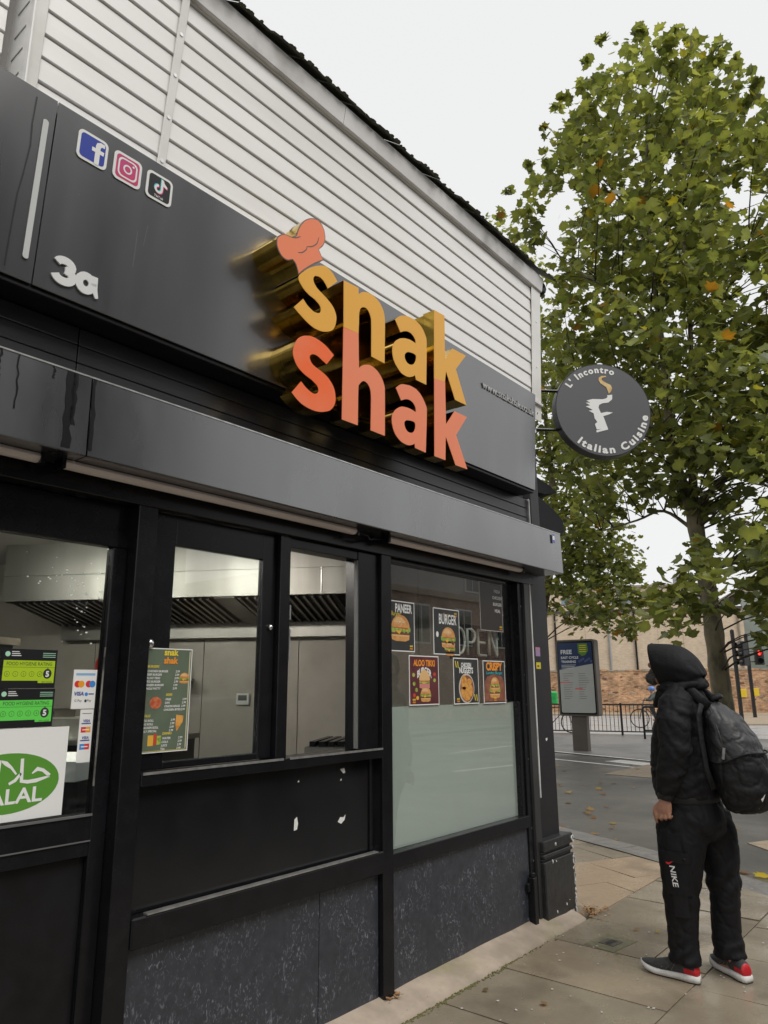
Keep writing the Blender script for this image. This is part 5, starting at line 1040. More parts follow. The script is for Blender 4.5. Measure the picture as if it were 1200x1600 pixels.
# traffic lights
YB = mat('yellow push button box', (.70, .50, .03), .5); LN_OFF = mat('dark lens', (.02, .02, .02), .2)
def traffic(px_, py_, ztop, zt, zb, side, lab, kind):
    T_ = thing('traffic_light', lab, 'traffic light', (px_, py_, 0.0), 'traffic lights on the island')
    mb = MB(); mb.tube([(px_, py_, 0.0), (px_, py_, ztop)], .085, 8, BLR); mb.tube([(px_, py_, ztop), (px_, py_, ztop+.05)], [.085, .02], 8, BLR); mb.build('pole', T_)
    c = Vector((px_, py_, 0))+t25*side; Ft = Frame((c.x, c.y, 0), t25, (0, 0, 1), -v25)
    if kind == 'side': Ft = Frame((c.x, c.y, 0), (t25*.35-v25*.94), (0, 0, 1), (-v25*.35-t25*.94)); 
    mb = MB(); mb.obox(Ft, -.20, .20, zb, zt, -.22, 0, mat('dark signal case', (.035, .035, .037), .5)); hb_ = mb.build('signal_head', T_, bevel=.02)
    n = 3 if kind == 'side' else 2; hh = (zt-zb)/n
    for i in range(n):
        zc = zt-hh*(i+.5)
        mb = MB(); mb.tube([Ft(0, zc, 0), Ft(0, zc, .2)], .13, 12, BLR, caps=False); mb.build('hood', hb_)
        lit = (kind != 'side' and i == 0)
        mb = MB(); mb.disc(Ft, 0, zc, .12, .12, .006, mat('pale visor glass', (.35, .35, .36), .3) if kind == 'side' else LN_OFF, 14)
        if lit:
            RD = mat('red man lamp', (.6, .01, .01), .4, emit=(1, .06, .04), estr=1.8)
            mb.disc(Ft, 0, zc+.07, .03, .03, .012, RD, 10); mb.rect(Ft, -.04, .04, zc-.03, zc+.04, .012, RD); mb.rect(Ft, -.035, -.006, zc-.11, zc-.03, .012, RD); mb.rect(Ft, .006, .035, zc-.11, zc-.03, .012, RD)
            mb.disc(Ft, 0, zc, .118, .118, .008, mat('red lens glow', (.3, .01, .01), .4, emit=(1, .03, .03), estr=.5), 14)
        mb.build('lens', hb_)
    mb = MB(); mb.obox(Frame((px_, py_, 0), t25, (0, 0, 1), -v25), .06, .28, 1.0, 1.34, -.1, .1, YB); mb.build('push_button_box', T_, bevel=.01)
    for zq in (zt-.1, zb+.15): mb = MB(); mb.tube([(px_, py_, zq), Ft(0, zq, -.1)], .03, 6, BLR); mb.build('bracket', T_)
traffic(33.92, 6.08, 3.80, 3.33, 2.30, .26, 'traffic light turned sideways on the nearer black pole', 'side')
traffic(38.0, 6.54, 3.84, 3.16, 2.42, .50, 'pedestrian light showing a red standing man on the farther black pole', 'front')

# bicycles
TYRE = mat('tyre rubber', (.015, .015, .015), .7)
def bicycle(loc, az, lab, col):
    B_ = thing('bicycle', lab, 'bicycle', loc); d = Vector((cos(az), sin(az), 0)); L0 = Vector(loc); G = Frame(L0, d, (0, 0, 1))
    for u_ in (-.52, .52):
        mb = MB(); mb.tube([G(u_+.33*cos(a), .35+.33*sin(a), 0) for a in [2*pi*i/22 for i in range(23)]], .02, 6, TYRE, caps=False)
        for i in range(9): a = i*pi/9; mb.tube([G(u_-.32*cos(a), .35-.32*sin(a), 0), G(u_+.32*cos(a), .35+.32*sin(a), 0)], .003, 3, CHROME)
        mb.build('wheel', B_)
    mb = MB()
    for a, b in (((-.52, .35), (-.1, .33)), ((-.52, .35), (-.22, .82)), ((-.1, .33), (-.25, .92)), ((-.22, .82), (.36, .86)), ((-.1, .33), (.36, .80)), ((.36, .92), (.52, .35)), ((.34, 1.0), (.37, .84))): mb.tube([G(*a, 0), G(*b, 0)], .017, 6, col)
    mb.build('frame', B_)
    mb = MB(); mb.tube([G(.34, 1.0, -.25), G(.36, 1.0, 0), G(.34, 1.0, .25)], .014, 6, BLR); mb.build('handlebar', B_)
    mb = MB(); mb.obox(G, -.36, -.12, .92, .97, -.06, .06, BLR); mb.build('saddle', B_, bevel=.015); return G
G1 = bicycle((23.2, 9.2, -.02), radians(-65), 'parked delivery bicycle beyond the railing beside the advertising panel', mat('dull steel paint', (.08, .08, .09), .4))
mb = MB(); GR_ = mat('bright green courier bag', (.02, .30, .07), .5, col2=(.03, .42, .10), nscale=6); mb.obox(G1, -.32, .12, .92, 1.36, -.2, .2, GR_); mb.build('courier_bag', label='bright green square courier bag on the parked bicycle', cat='bag', bevel=.05)
G2 = bicycle((28.0, 7.6, -.03), radians(118), 'distant bicycle ridden past behind the hooded person', mat('dull steel paint', (.08, .08, .09), .4))
# the rider
SKN = mat('warm skin', (.42, .22, .15), .5, col2=(.34, .16, .11), nscale=20)
JKB = mat('grey green rain jacket', (.05, .06, .055), .7); RID = thing('person', 'distant cyclist in grey green jacket and blue helmet', 'person', (28.0, 7.6, 0))
mb = MB(); sphere(mb, G2(.02, 1.36, 0), .09, .09, .12, SKN, 12, 8); mb.tube([G2(-.24, .92, 0), G2(-.12, 1.12, 0), G2(0, 1.27, 0)], [.15, .17, .08], 10, SKN)
for s in (-1, 1): mb.tube([G2(-.03, 1.2, .16*s), G2(.12, 1.02, .22*s), G2(.33, 1.02, .22*s)], [.05, .045, .035], 8, SKN); mb.tube([G2(-.24, .92, .08*s), G2(.08, .75, .1*s), G2(-.08, .33, .1*s), G2(.06, .28, .1*s)], [.085, .07, .05, .04], 8, SKN)
vs, fs = remesh(mb, .025, 3); mb = MB(); mb.add(vs, fs, SKN); mb.build('body', RID, smooth=True)
mb = MB(); mb.tube([G2(-.28, .9, 0), G2(-.13, 1.12, 0), G2(-.01, 1.25, 0)], [.17, .20, .11], 12, JKB)
for s in (-1, 1): mb.tube([G2(-.04, 1.2, .16*s), G2(.12, 1.02, .22*s), G2(.28, 1.02, .22*s)], [.07, .06, .05], 8, JKB); mb.tube([G2(-.24, .92, .08*s), G2(.08, .75, .1*s), G2(-.08, .33, .1*s)], [.10, .085, .06], 8, BLR)
mb.build('jacket', RID, smooth=True)
mb = MB(); sphere(mb, G2(.01, 1.42, 0), .125, .125, .10, mat('blue helmet', (.08, .20, .50), .4), 12, 8); mb.build('helmet', RID, smooth=True)

# cars
def car(loc, az, lab, paint, name='parked_car'):
    K = thing(name, lab, 'car', loc); d = Vector((cos(az), sin(az), 0)); L0 = Vector(loc); G = Frame(L0, d, (0, 0, 1)); n_ = G.n
    prof = [(2.10, .28), (2.14, .45), (2.10, .62), (1.95, .74), (1.1, .92), (.95, .96), (.25, 1.36), (-.1, 1.44), (-1.0, 1.44), (-1.6, 1.30), (-2.0, .98), (-2.12, .85), (-2.14, .5), (-2.08, .28)]
    mb = MB(); rings = []
    for w_, sc_, zz in ((-.88, .93, 0), (-.90, .985, 0), (-.86, 1, 0), (0, 1.012, 0), (.86, 1, 0), (.90, .985, 0), (.88, .93, 0)):
        R_ = []
        for x, z in prof:
            tum = (1-.22*max(0, (z-.9)/.54)) ; R_.append(G(x*sc_ if abs(x) > 1.5 else x, .28+(z-.28)*(1 if abs(w_) < .87 else .985), w_*tum))
        rings.append(R_)
    mb.loft(rings, paint); body = mb.build('body', K, smooth=True, bevel=0)
    GLC = mat('dark car glass', (.01, .012, .012), .04, spec=.8)
    for s in (-1, 1):
        def sp(x, z): return G(x, z, s*(.885*(1-.22*max(0, (z-.9)/.54))+.012))
        for quad in ([(.80, .98), (.22, 1.31), (-.30, 1.37), (-.30, .97)], [(-.36, .97), (-.36, 1.37), (-1.0, 1.36), (-1.5, 1.22), (-1.45, 1.0)]):
            mb = MB(); mb.add([sp(*q_) for q_ in quad], [tuple(range(len(quad)))], GLC); mb.build('side_window', K)
        for x in (1.32, -1.30):
            mb = MB(); mb.tube([G(x, .31, s*.70), G(x, .31, s*.90)], .315, 20, TYRE); wh = mb.build('wheel', K, bevel=.02)
            mb = MB(); mb.tube([G(x, .31, s*.895), G(x, .31, s*.905)], .20, 14, ALU); mb.build('rim', wh)
        mb = MB(); mb.add([G(2.07, .66, s*.78), G(2.125, .62, s*.48), G(2.13, .52, s*.50), G(2.10, .52, s*.80)], [(0, 1, 2, 3)], mat('headlamp glass', (.6, .6, .62), .1)); mb.build('headlight', K)
        mb = MB(); sphere(mb, G(.72, 1.0, s*.98), .1, .1, .07, paint, 10, 7); mb.build('wing_mirror', K, smooth=True)
        mb = MB(); mb.add([G(-2.14, .84, s*.80), G(-2.14, .84, s*.55), G(-2.155, .68, s*.55), G(-2.155, .68, s*.82)], [(0, 1, 2, 3)], mat('red tail lamp', (.4, .02, .02), .2)); mb.build('tail_light', K)
    mb = MB(); mb.add([G(.93, .985, .70), G(.93, .985, -.70), G(.26, 1.375, -.60), G(.26, 1.375, .60)], [(0, 1, 2, 3)], GLC); mb.build('windscreen', K)
    mb = MB(); mb.add([G(-1.64, 1.31, .60), G(-1.64, 1.31, -.60), G(-2.01, 1.0, -.70), G(-2.01, 1.0, .70)], [(0, 1, 2, 3)], GLC); mb.build('rear_window', K)
    return K
car((12.35, -1.95, -.035), radians(118), 'white car with only its front corner in view at the right edge', mat('white car paint', (.70, .70, .70), .22, coat=.5), 'white_car')
car((6.2, -6.1, -.035), radians(180), 'dark parked car on the street behind the viewer, reflected in the hatch glass', mat('dark car paint', (.012, .013, .016), .15, coat=.8))

TB = thing('tower_block', 'tall dark brick block across the street, mirrored in the sign panels', 'building', (5, -22, 0))
DK2 = mat('dark brick block', (.035, .027, .024), .9, col2=(.05, .038, .032), nscale=1)
mb = MB(); mb.box(-14, 16.5, -34, -21, 0, 19, DK2); mb.build('wall', TB)
mb = MB(); mb.box(-14.2, 16.7, -34.2, -20.8, 19, 19.5, STN); mb.build('parapet', TB)
for z_ in (1.2, 4.2, 7.2, 10.2, 13.2, 16.0):
    for k in range(10): mb = MB(); mb.box(-12+2.9*k, -10.6+2.9*k, -21.02, -20.96, z_, z_+1.7, mat('dark pane', (.03, .035, .04), .05, spec=.8)); mb.build('window', TB)
# apartment block across the street: seen only as reflections in the shop glass
AB = thing('apartment_building', 'brown brick apartment block across the street, mirrored in the display window', 'building', (30, -17, 0))
DBR = brick_mat('brown brick', (.34, .22, .17), (.27, .175, .14), (.36, .31, .27), 1)
FA_ = Frame((60, -16.2, 0), (-1, 0, 0), (0, 0, 1), (0, 1, 0))
mb = MB(); mb.obox(FA_, 0, 42.5, 0, 5.4, -10, 0, DBR); o = mb.build('lower_storeys', AB); uvbox(o, FA_)
mb = MB(); mb.obox(FA_, 0, 42.5, 5.4, 5.65, -10, .12, STN); mb.build('parapet', AB)
mb = MB(); mb.obox(FA_, 14, 30, 5.65, 8.3, -10, -1.6, mat('grey cladding', (.30, .30, .31), .6)); mb.build('upper_storeys', AB)
WF = mat('pale window frame', (.55, .55, .54), .5); WG = mat('dark pane', (.03, .035, .04), .05, spec=.8)
mbw = MB(); mbw.obox(FA_, 0, 1.3, 0, 1.7, .0, .06, WF); w0 = mbw.build('window', AB); w0.location = (1000, 0, 0)
mbp = MB(); mbp.obox(FA_, .08, .61, .08, 1.62, .06, .075, WG); mbp.obox(FA_, .69, 1.22, .08, 1.62, .06, .075, WG); p0 = mbp.build('pane', w0)
first = True
for z in (.8, 3.3, 6.2):
    for k in range(12):
        if z > 6 and not (4 <= k < 9): continue
        if z < 6: off = (-(1.2+3.3*k), 0, z)
        else: off = (-(1.2+3.3*k), -1.6, z)
        if first: w0.location = off; first = False
        else: copy_tree(w0, AB).location = off
for k in range(4, 8, 2):
    mb = MB(); mb.obox(FA_, 3.3*k+2.2, 3.3*k+4.4, 5.9, 6.0, -1.6, -.3, STN); mb.obox(FA_, 3.3*k+2.2, 3.3*k+4.4, 6.0, 6.9, -.36, -.3, mat('grey balcony glass', (.3, .32, .33), .2)); mb.build('balcony', AB)
# ------------------------------------------------------------------ trees: leaf clump centres and radii in centimetres
CLUMP_A = [[1482,142,626,65],[1213,72,542,47],[1490,-75,1276,52],[1476,-77,1274,41],[1508,-15,669,34],[1605,10,700,43],[1381,57,576,51],[1522,85,620,54],[1371,352,958,58],[1261,311,902,33],[1514,229,1029,51],[1411,200,968,47],[1454,26,1392,42],[1251,-11,1229,36],[1521,-35,1287,33],[1308,-63,1131,56],[1416,149,934,55],[1871,273,1174,61],[1395,10,797,62],[1503,31,836,59],[1408,105,1505,34],[1372,85,1470,53],[1297,-24,223,25],[1305,-22,227,24],[1507,-181,554,27],[1532,-181,562,37],[1659,21,622,61],[1334,-38,532,38],[1329,342,1253,36],[1419,394,1344,60],[1438,197,828,56],[1438,205,825,68],[1449,-115,748,48],[1371,-128,712,39],[1665,209,903,45],[1303,104,733,28],[1132,188,813,42],[1484,319,1005,36],[1325,419,1221,26],[1335,418,1215,35],[1623,291,727,38],[1523,250,701,61],[1447,156,1303,31],[1494,178,1341,43],[1410,-119,928,32],[1389,-123,915,62],[1348,100,619,61],[1536,148,691,41],[1525,-85,1186,37],[1586,-76,1238,52],[1352,45,609,38],[1512,77,665,53],[1623,-70,718,54],[1427,-93,645,60],[1646,-32,759,67],[1273,-88,622,29],[1379,-131,390,36],[1387,-131,396,40],[1440,-158,513,61],[1644,-151,567,73],[1358,375,820,38],[1377,372,834,35],[1352,-76,852,47],[1539,-51,940,62],[1417,243,594,57],[1394,237,594,41],[1551,-46,599,56],[1452,-67,578,50],[1572,119,1380,52],[1588,125,1401,40],[1373,-60,935,36],[1476,-42,1005,34],[1370,256,1090,58],[1486,299,1164,40],[1443,170,1164,57],[1475,188,1190,38],[1316,241,867,59],[1379,271,897,59],[1219,-119,336,44],[1368,-106,364,35],[1513,-197,680,29],[1555,-190,699,27],[1367,-103,938,59],[1503,-92,1019,55],[1221,21,869,42],[1491,84,1020,53],[1446,197,1414,53],[1569,239,1531,45],[1505,-140,1044,56],[1588,-140,1081,64],[1461,-172,618,59],[1519,-166,646,53],[1410,137,983,57],[1402,129,980,66],[1272,238,1137,32],[1421,290,1257,52],[1406,217,523,37],[1436,221,539,59],[1651,418,1336,74],[1513,354,1224,59],[1432,55,865,46],[1230,13,770,50],[1383,-20,795,63],[1598,11,885,62],[1309,-106,960,54],[1675,-69,1195,38],[1468,-182,744,37],[1477,-177,747,48],[1437,66,1222,33],[1501,74,1265,55],[1105,-35,838,29],[1672,70,1178,76],[1378,226,1465,56],[1507,273,1596,41],[1478,144,529,62],[1333,99,498,29],[1320,-101,426,35],[1468,-80,454,51],[1358,-7,704,41],[1195,-33,643,44],[1565,97,723,70],[1377,55,659,29],[1569,407,1131,73],[1373,332,1015,44],[1679,245,1206,75],[1276,133,950,44],[1496,291,1394,72],[1171,178,1135,42],[1385,3,594,40],[1457,18,617,64],[1517,-205,796,23],[1503,-208,783,34],[1324,-40,443,29],[1632,9,514,60],[1512,-54,789,46],[1779,-19,903,66],[1540,-66,997,52],[1483,-79,962,67],[1430,177,1581,19],[1463,178,1613,31],[1411,-146,819,54],[1612,-135,910,71],[1387,79,1438,31],[1386,87,1436,54],[1510,-178,716,58],[1603,-176,742,51],[1540,-125,454,48],[1512,-135,447,35],[1322,55,679,29],[1514,106,749,69],[1548,-91,756,39],[974,-153,533,35],[1461,23,342,36],[1364,8,337,53],[1258,147,1336,48],[1536,243,1594,41],[1653,117,602,57],[1370,52,530,36],[1266,-60,356,57],[1273,-60,351,43],[1726,31,1126,49],[1401,-23,952,41],[1224,73,937,44],[1693,196,1242,35],[1250,8,668,56],[1509,54,769,54],[1362,-7,506,45],[1331,-11,508,48],[1443,289,1490,59],[1451,283,1500,64],[1347,161,295,29],[1333,156,298,31],[1361,151,1464,49],[1498,194,1610,69],[1334,260,1239,62],[1289,246,1211,57],[1313,120,306,34],[1594,210,340,46],[1587,-45,549,72],[1335,-85,487,56],[1401,356,699,31],[1312,327,677,43],[1622,-6,824,35],[1304,-56,688,40],[1471,-150,567,62],[1438,-152,548,46],[1554,32,1341,61],[1544,24,1328,67],[1556,279,780,64],[1591,291,784,70],[1625,345,881,74],[1458,293,804,55],[1685,-1,985,43],[1378,-53,826,42],[1386,352,1351,44],[1403,351,1360,44],[1306,144,344,27],[1317,143,353,24],[1366,-135,669,59],[1346,-135,656,30],[1488,325,577,63],[1419,297,564,51],[1340,333,717,62],[1374,343,733,56],[1424,-23,323,54],[1490,-17,331,54],[1392,298,490,26],[1399,292,494,18],[1527,-190,890,52],[1612,-190,936,61],[1566,192,616,48],[1356,126,551,34],[1769,321,1382,74],[1249,153,1019,46],[1435,-107,1176,34],[1424,-113,1164,56],[1326,363,681,18],[1363,387,693,26],[1527,250,1142,35],[1549,262,1146,72],[1477,-185,592,41],[1494,-178,607,26],[1361,37,1261,60],[1718,104,1542,38],[1456,365,909,46],[1476,362,924,43],[1461,49,1475,61],[1436,47,1444,34],[1566,-118,689,37],[1576,-116,689,46],[1566,36,720,41],[1595,38,740,37],[1297,310,745,39],[1357,344,778,36],[1477,-167,832,65],[1394,-167,789,46],[1183,223,638,36],[1361,303,707,61],[1498,-136,1082,55],[1382,-147,1014,33],[1373,368,1051,37],[1407,382,1065,54],[1314,62,811,39],[1497,104,901,33],[1418,-48,343,38],[1081,-104,304,23],[1642,-42,668,59],[1382,-70,584,39],[1581,-86,979,65],[1589,-84,991,36],[1369,82,596,35],[1354,80,584,50],[1357,169,721,43],[1673,264,852,75],[1192,74,952,54],[1686,216,1282,75],[1451,-132,491,53],[1571,-130,526,52],[1461,-119,1152,62],[1663,-92,1296,62],[1585,-41,689,53],[1382,-68,625,59],[1479,102,1108,57],[1399,78,1045,37],[1516,-142,625,48],[1445,-148,594,56],[1545,-4,1080,44],[1570,4,1085,35],[1365,366,876,47],[1439,405,925,41],[1442,167,646,63],[1359,149,609,44],[1343,2,289,62],[1349,1,294,50],[1374,-65,292,39],[1450,-56,293,48],[1477,167,750,38],[1163,82,620,33],[1435,52,1509,30],[1507,59,1564,21],[1330,22,387,49],[1371,26,391,59],[1213,149,266,42],[1258,165,273,41],[1460,-16,1421,24],[1509,-15,1454,29],[1370,163,531,51],[1470,201,569,48],[1234,4,1004,41],[1550,62,1223,53],[1722,144,1061,41],[1506,88,945,61],[1316,102,365,43],[1338,113,373,27],[1468,285,648,35],[1680,376,710,60],[1288,16,736,40],[1465,50,812,45],[1348,417,1182,23],[1319,400,1171,41],[1578,-22,1231,41],[1712,-8,1309,42],[1562,6,450,44],[1395,-15,418,29],[1492,246,893,46],[1677,305,988,68],[1540,124,1210,46],[1562,128,1235,72],[1526,145,1432,64],[1438,121,1352,53],[1474,311,1453,65],[1442,304,1424,51],[1466,-156,986,33],[1596,-140,1054,54],[1490,-128,1231,24],[1545,-119,1263,21],[1470,306,726,35],[1243,219,632,35],[1559,14,1396,38],[1546,15,1388,40],[1337,400,1126,28],[1342,401,1137,24],[1566,299,1101,71],[1370,231,985,48],[1644,19,552,36],[1419,-15,499,42],[1709,210,1201,57],[1445,143,1046,43],[1459,-68,394,56],[1205,-97,351,46],[1518,-198,840,27],[1511,-193,828,55],[1576,294,1295,47],[1215,165,1032,45],[1443,7,1200,52],[1401,3,1162,35],[1305,281,625,59],[1464,341,680,34],[1319,171,320,40],[1302,173,311,33],[1432,-79,1073,34],[1865,-24,1340,47],[1487,116,492,69],[1483,122,497,41],[1229,-3,1112,57],[1542,66,1363,48],[1324,39,318,40],[1365,50,318,39],[1317,327,502,31],[1395,371,521,21],[1514,96,830,54],[1476,82,801,32],[1502,-29,606,48],[1397,-45,566,60],[1508,-141,1126,58],[1399,-147,1065,32],[1460,149,491,34],[1452,141,497,33],[1250,61,884,51],[1643,154,1097,55],[1426,-153,667,47],[1749,-122,782,54],[1389,81,1359,33],[1649,154,1579,35],[1150,56,310,49],[1271,84,319,39],[1302,71,279,25],[1326,77,283,18],[1522,-108,1061,35],[1623,-98,1118,59],[1316,166,583,34],[1626,267,695,72],[1498,212,1326,42],[1347,160,1200,62],[1532,31,594,45],[1119,-43,470,45],[1493,-147,479,42],[1484,-155,479,29],[1446,258,970,64],[1338,228,913,55],[1357,297,1309,36],[1331,290,1296,55],[1493,17,394,42],[1116,-47,333,47],[1562,-152,834,49],[1573,-146,850,53],[1270,-4,218,33],[1348,11,220,44],[1413,-58,244,56],[1356,-67,242,29],[1116,-66,312,31],[1297,-40,345,57],[1476,130,927,47],[1367,107,878,46],[1388,368,644,56],[1439,381,667,48],[1589,-65,523,54],[1453,-83,500,50],[1411,-128,797,39],[1552,-111,856,57],[1367,164,1291,58],[1659,263,1540,62],[1548,147,1400,50],[1544,136,1390,70],[1567,319,948,40],[1516,296,929,58],[1587,-33,504,42],[1320,-72,453,33],[1580,-13,757,50],[1437,-42,697,65],[1292,29,279,23],[1361,41,281,28],[1362,364,560,20],[1404,393,584,22],[1252,-117,373,34],[1382,-102,390,48],[1405,284,1524,21],[1446,304,1561,28],[1529,-16,1244,36],[1391,-39,1148,62],[1289,126,775,53],[1225,109,745,51],[1250,128,831,56],[1697,269,1070,45],[1490,-151,1183,27],[1485,-150,1183,19],[1351,-86,405,57],[1757,-28,472,65],[1402,-55,784,54],[1487,-43,823,53],[1078,-57,350,49],[1128,-49,360,47],[1463,-47,1335,21],[1489,-46,1359,18],[1566,-135,790,57],[1441,-144,750,50],[1347,-128,348,21],[1341,-125,356,23],[1445,237,1302,32],[1533,277,1363,66],[1608,372,1168,68],[1462,324,1085,56],[1535,60,698,37],[1271,10,606,41],[1547,126,1102,54],[1584,134,1117,69],[1403,-67,1156,51],[1498,-49,1228,54],[1352,53,422,44],[1476,77,440,39],[1472,-167,1119,21],[1524,-160,1158,30],[1298,117,271,25],[1303,116,278,29],[1473,279,853,58],[1396,249,827,41],[1232,252,1000,46],[1492,356,1185,44],[1375,21,514,60],[1397,21,520,63],[1461,148,707,38],[1466,152,710,63],[1488,173,1409,63],[1516,178,1422,34],[1416,54,1349,39],[1261,28,1228,30],[1273,69,720,35],[1340,94,747,47],[1162,-12,909,40],[1636,92,1206,58],[1473,-164,1046,44],[1396,-174,999,49],[1372,-33,254,30],[1409,-20,254,33],[1440,187,511,24],[1464,191,512,15],[1452,-136,536,51],[1422,-137,524,50],[1306,-49,223,29],[1380,-33,226,20],[1302,18,241,28],[1322,28,240,32],[1692,-38,1159,61],[1746,-26,1188,51],[1490,-167,661,64],[1588,-152,687,48],[1311,296,594,63],[1578,401,692,50],[1393,-43,525,55],[1446,-31,537,48],[1411,251,1056,36],[1439,266,1081,49],[1555,209,645,59],[1560,214,642,67],[1348,315,1361,34],[1440,350,1428,49],[1441,-10,1348,49],[1552,9,1432,62],[1479,-4,794,46],[1460,-6,793,61],[1535,221,1284,34],[1416,185,1195,54],[1505,78,1089,66],[1733,128,1234,68],[1427,356,842,70],[1350,331,817,51],[1072,115,724,44],[1570,288,992,66],[1317,-15,422,36],[1362,-15,434,42],[1365,313,519,48],[1401,325,529,32],[1262,141,257,42],[1347,176,269,47],[1275,70,678,48],[1474,125,770,50],[1562,-182,967,39],[1511,-181,937,63],[1358,230,542,49],[1579,298,610,45],[1401,192,875,34],[1528,225,941,34],[1474,-63,733,66],[1161,-100,616,50],[1489,-181,1004,44],[1557,-175,1054,44],[1448,264,689,49],[1308,220,649,32],[1459,11,1473,29],[1504,21,1505,22],[1315,-103,500,58],[1576,-66,571,45],[1304,-36,554,58],[1309,-30,551,59],[1186,51,1061,47],[1592,157,1367,41],[1269,182,299,18],[1297,199,307,19],[1396,270,1181,56],[1338,242,1129,42],[1195,42,594,31],[1412,89,677,59],[1363,285,847,37],[1537,356,926,68],[1657,-11,1052,65],[1201,-74,809,36],[1464,-107,1094,39],[1372,-117,1039,33],[1513,-153,734,42],[1664,-146,800,54],[1525,270,1188,52],[1394,227,1098,67],[1510,-128,903,58],[1555,-120,919,65],[1605,111,1300,60],[1294,32,1079,49],[1270,121,1305,58],[1549,200,1568,40],[1305,136,730,37],[1555,222,833,51],[1390,98,918,55],[1481,119,963,45],[1534,32,1018,69],[1424,7,949,46],[1506,-210,944,27],[1510,-208,937,29],[1360,-174,813,32],[1630,-160,949,60],[1296,-70,403,44],[1436,-49,436,44],[1602,289,891,74],[1560,271,870,40],[1301,5,351,30],[1486,45,384,66],[1393,-113,661,35],[1309,-121,629,55],[1367,299,1408,25],[1424,322,1460,23],[1391,-15,685,64],[1527,9,735,53],[1471,78,848,57],[1707,132,971,76],[1525,94,1514,62],[1538,96,1531,49],[1495,-203,732,26],[1493,-195,726,28],[1493,94,783,69],[1408,75,758,52],[1607,409,1070,40],[1432,337,973,52],[1350,381,928,25],[1396,398,959,29],[1381,237,1341,44],[1342,219,1304,33],[1463,-68,872,60],[1533,-52,908,64],[1471,-173,1079,22],[1549,-167,1129,24],[1232,27,837,32],[1610,116,1056,61],[1271,230,614,52],[1389,285,658,57],[1601,127,1479,56],[1782,161,1636,71],[1422,23,762,58],[1644,58,855,71],[1420,-115,444,41],[1663,-90,498,50],[1344,373,764,23],[1380,396,786,16],[1294,366,1215,39],[1384,396,1296,36],[1239,-96,326,33],[1466,-65,353,41],[1605,-115,845,35],[1155,-157,655,24],[1288,102,392,14],[1334,117,393,25],[1443,43,613,60],[1340,24,585,50],[1394,25,1193,55],[1521,51,1280,48],[1626,188,1297,69],[1479,146,1188,66],[1437,46,965,61],[1678,96,1110,68],[1402,168,988,30],[1437,178,1017,60],[1438,-167,928,39],[1523,-159,971,61],[1412,237,1633,14],[1448,159,1634,14],[1517,93,1645,14],[1438,290,1627,14],[1397,329,1519,14],[1355,367,1414,14],[1378,427,1361,14],[1302,444,1257,14],[1349,493,1247,14],[1484,11,1523,14],[1494,-20,1469,14],[1445,-56,1352,14],[1415,490,1220,14],[1404,452,1112,14],[1442,275,310,14],[1455,243,289,14],[1445,291,363,14],[1431,369,1530,14]]
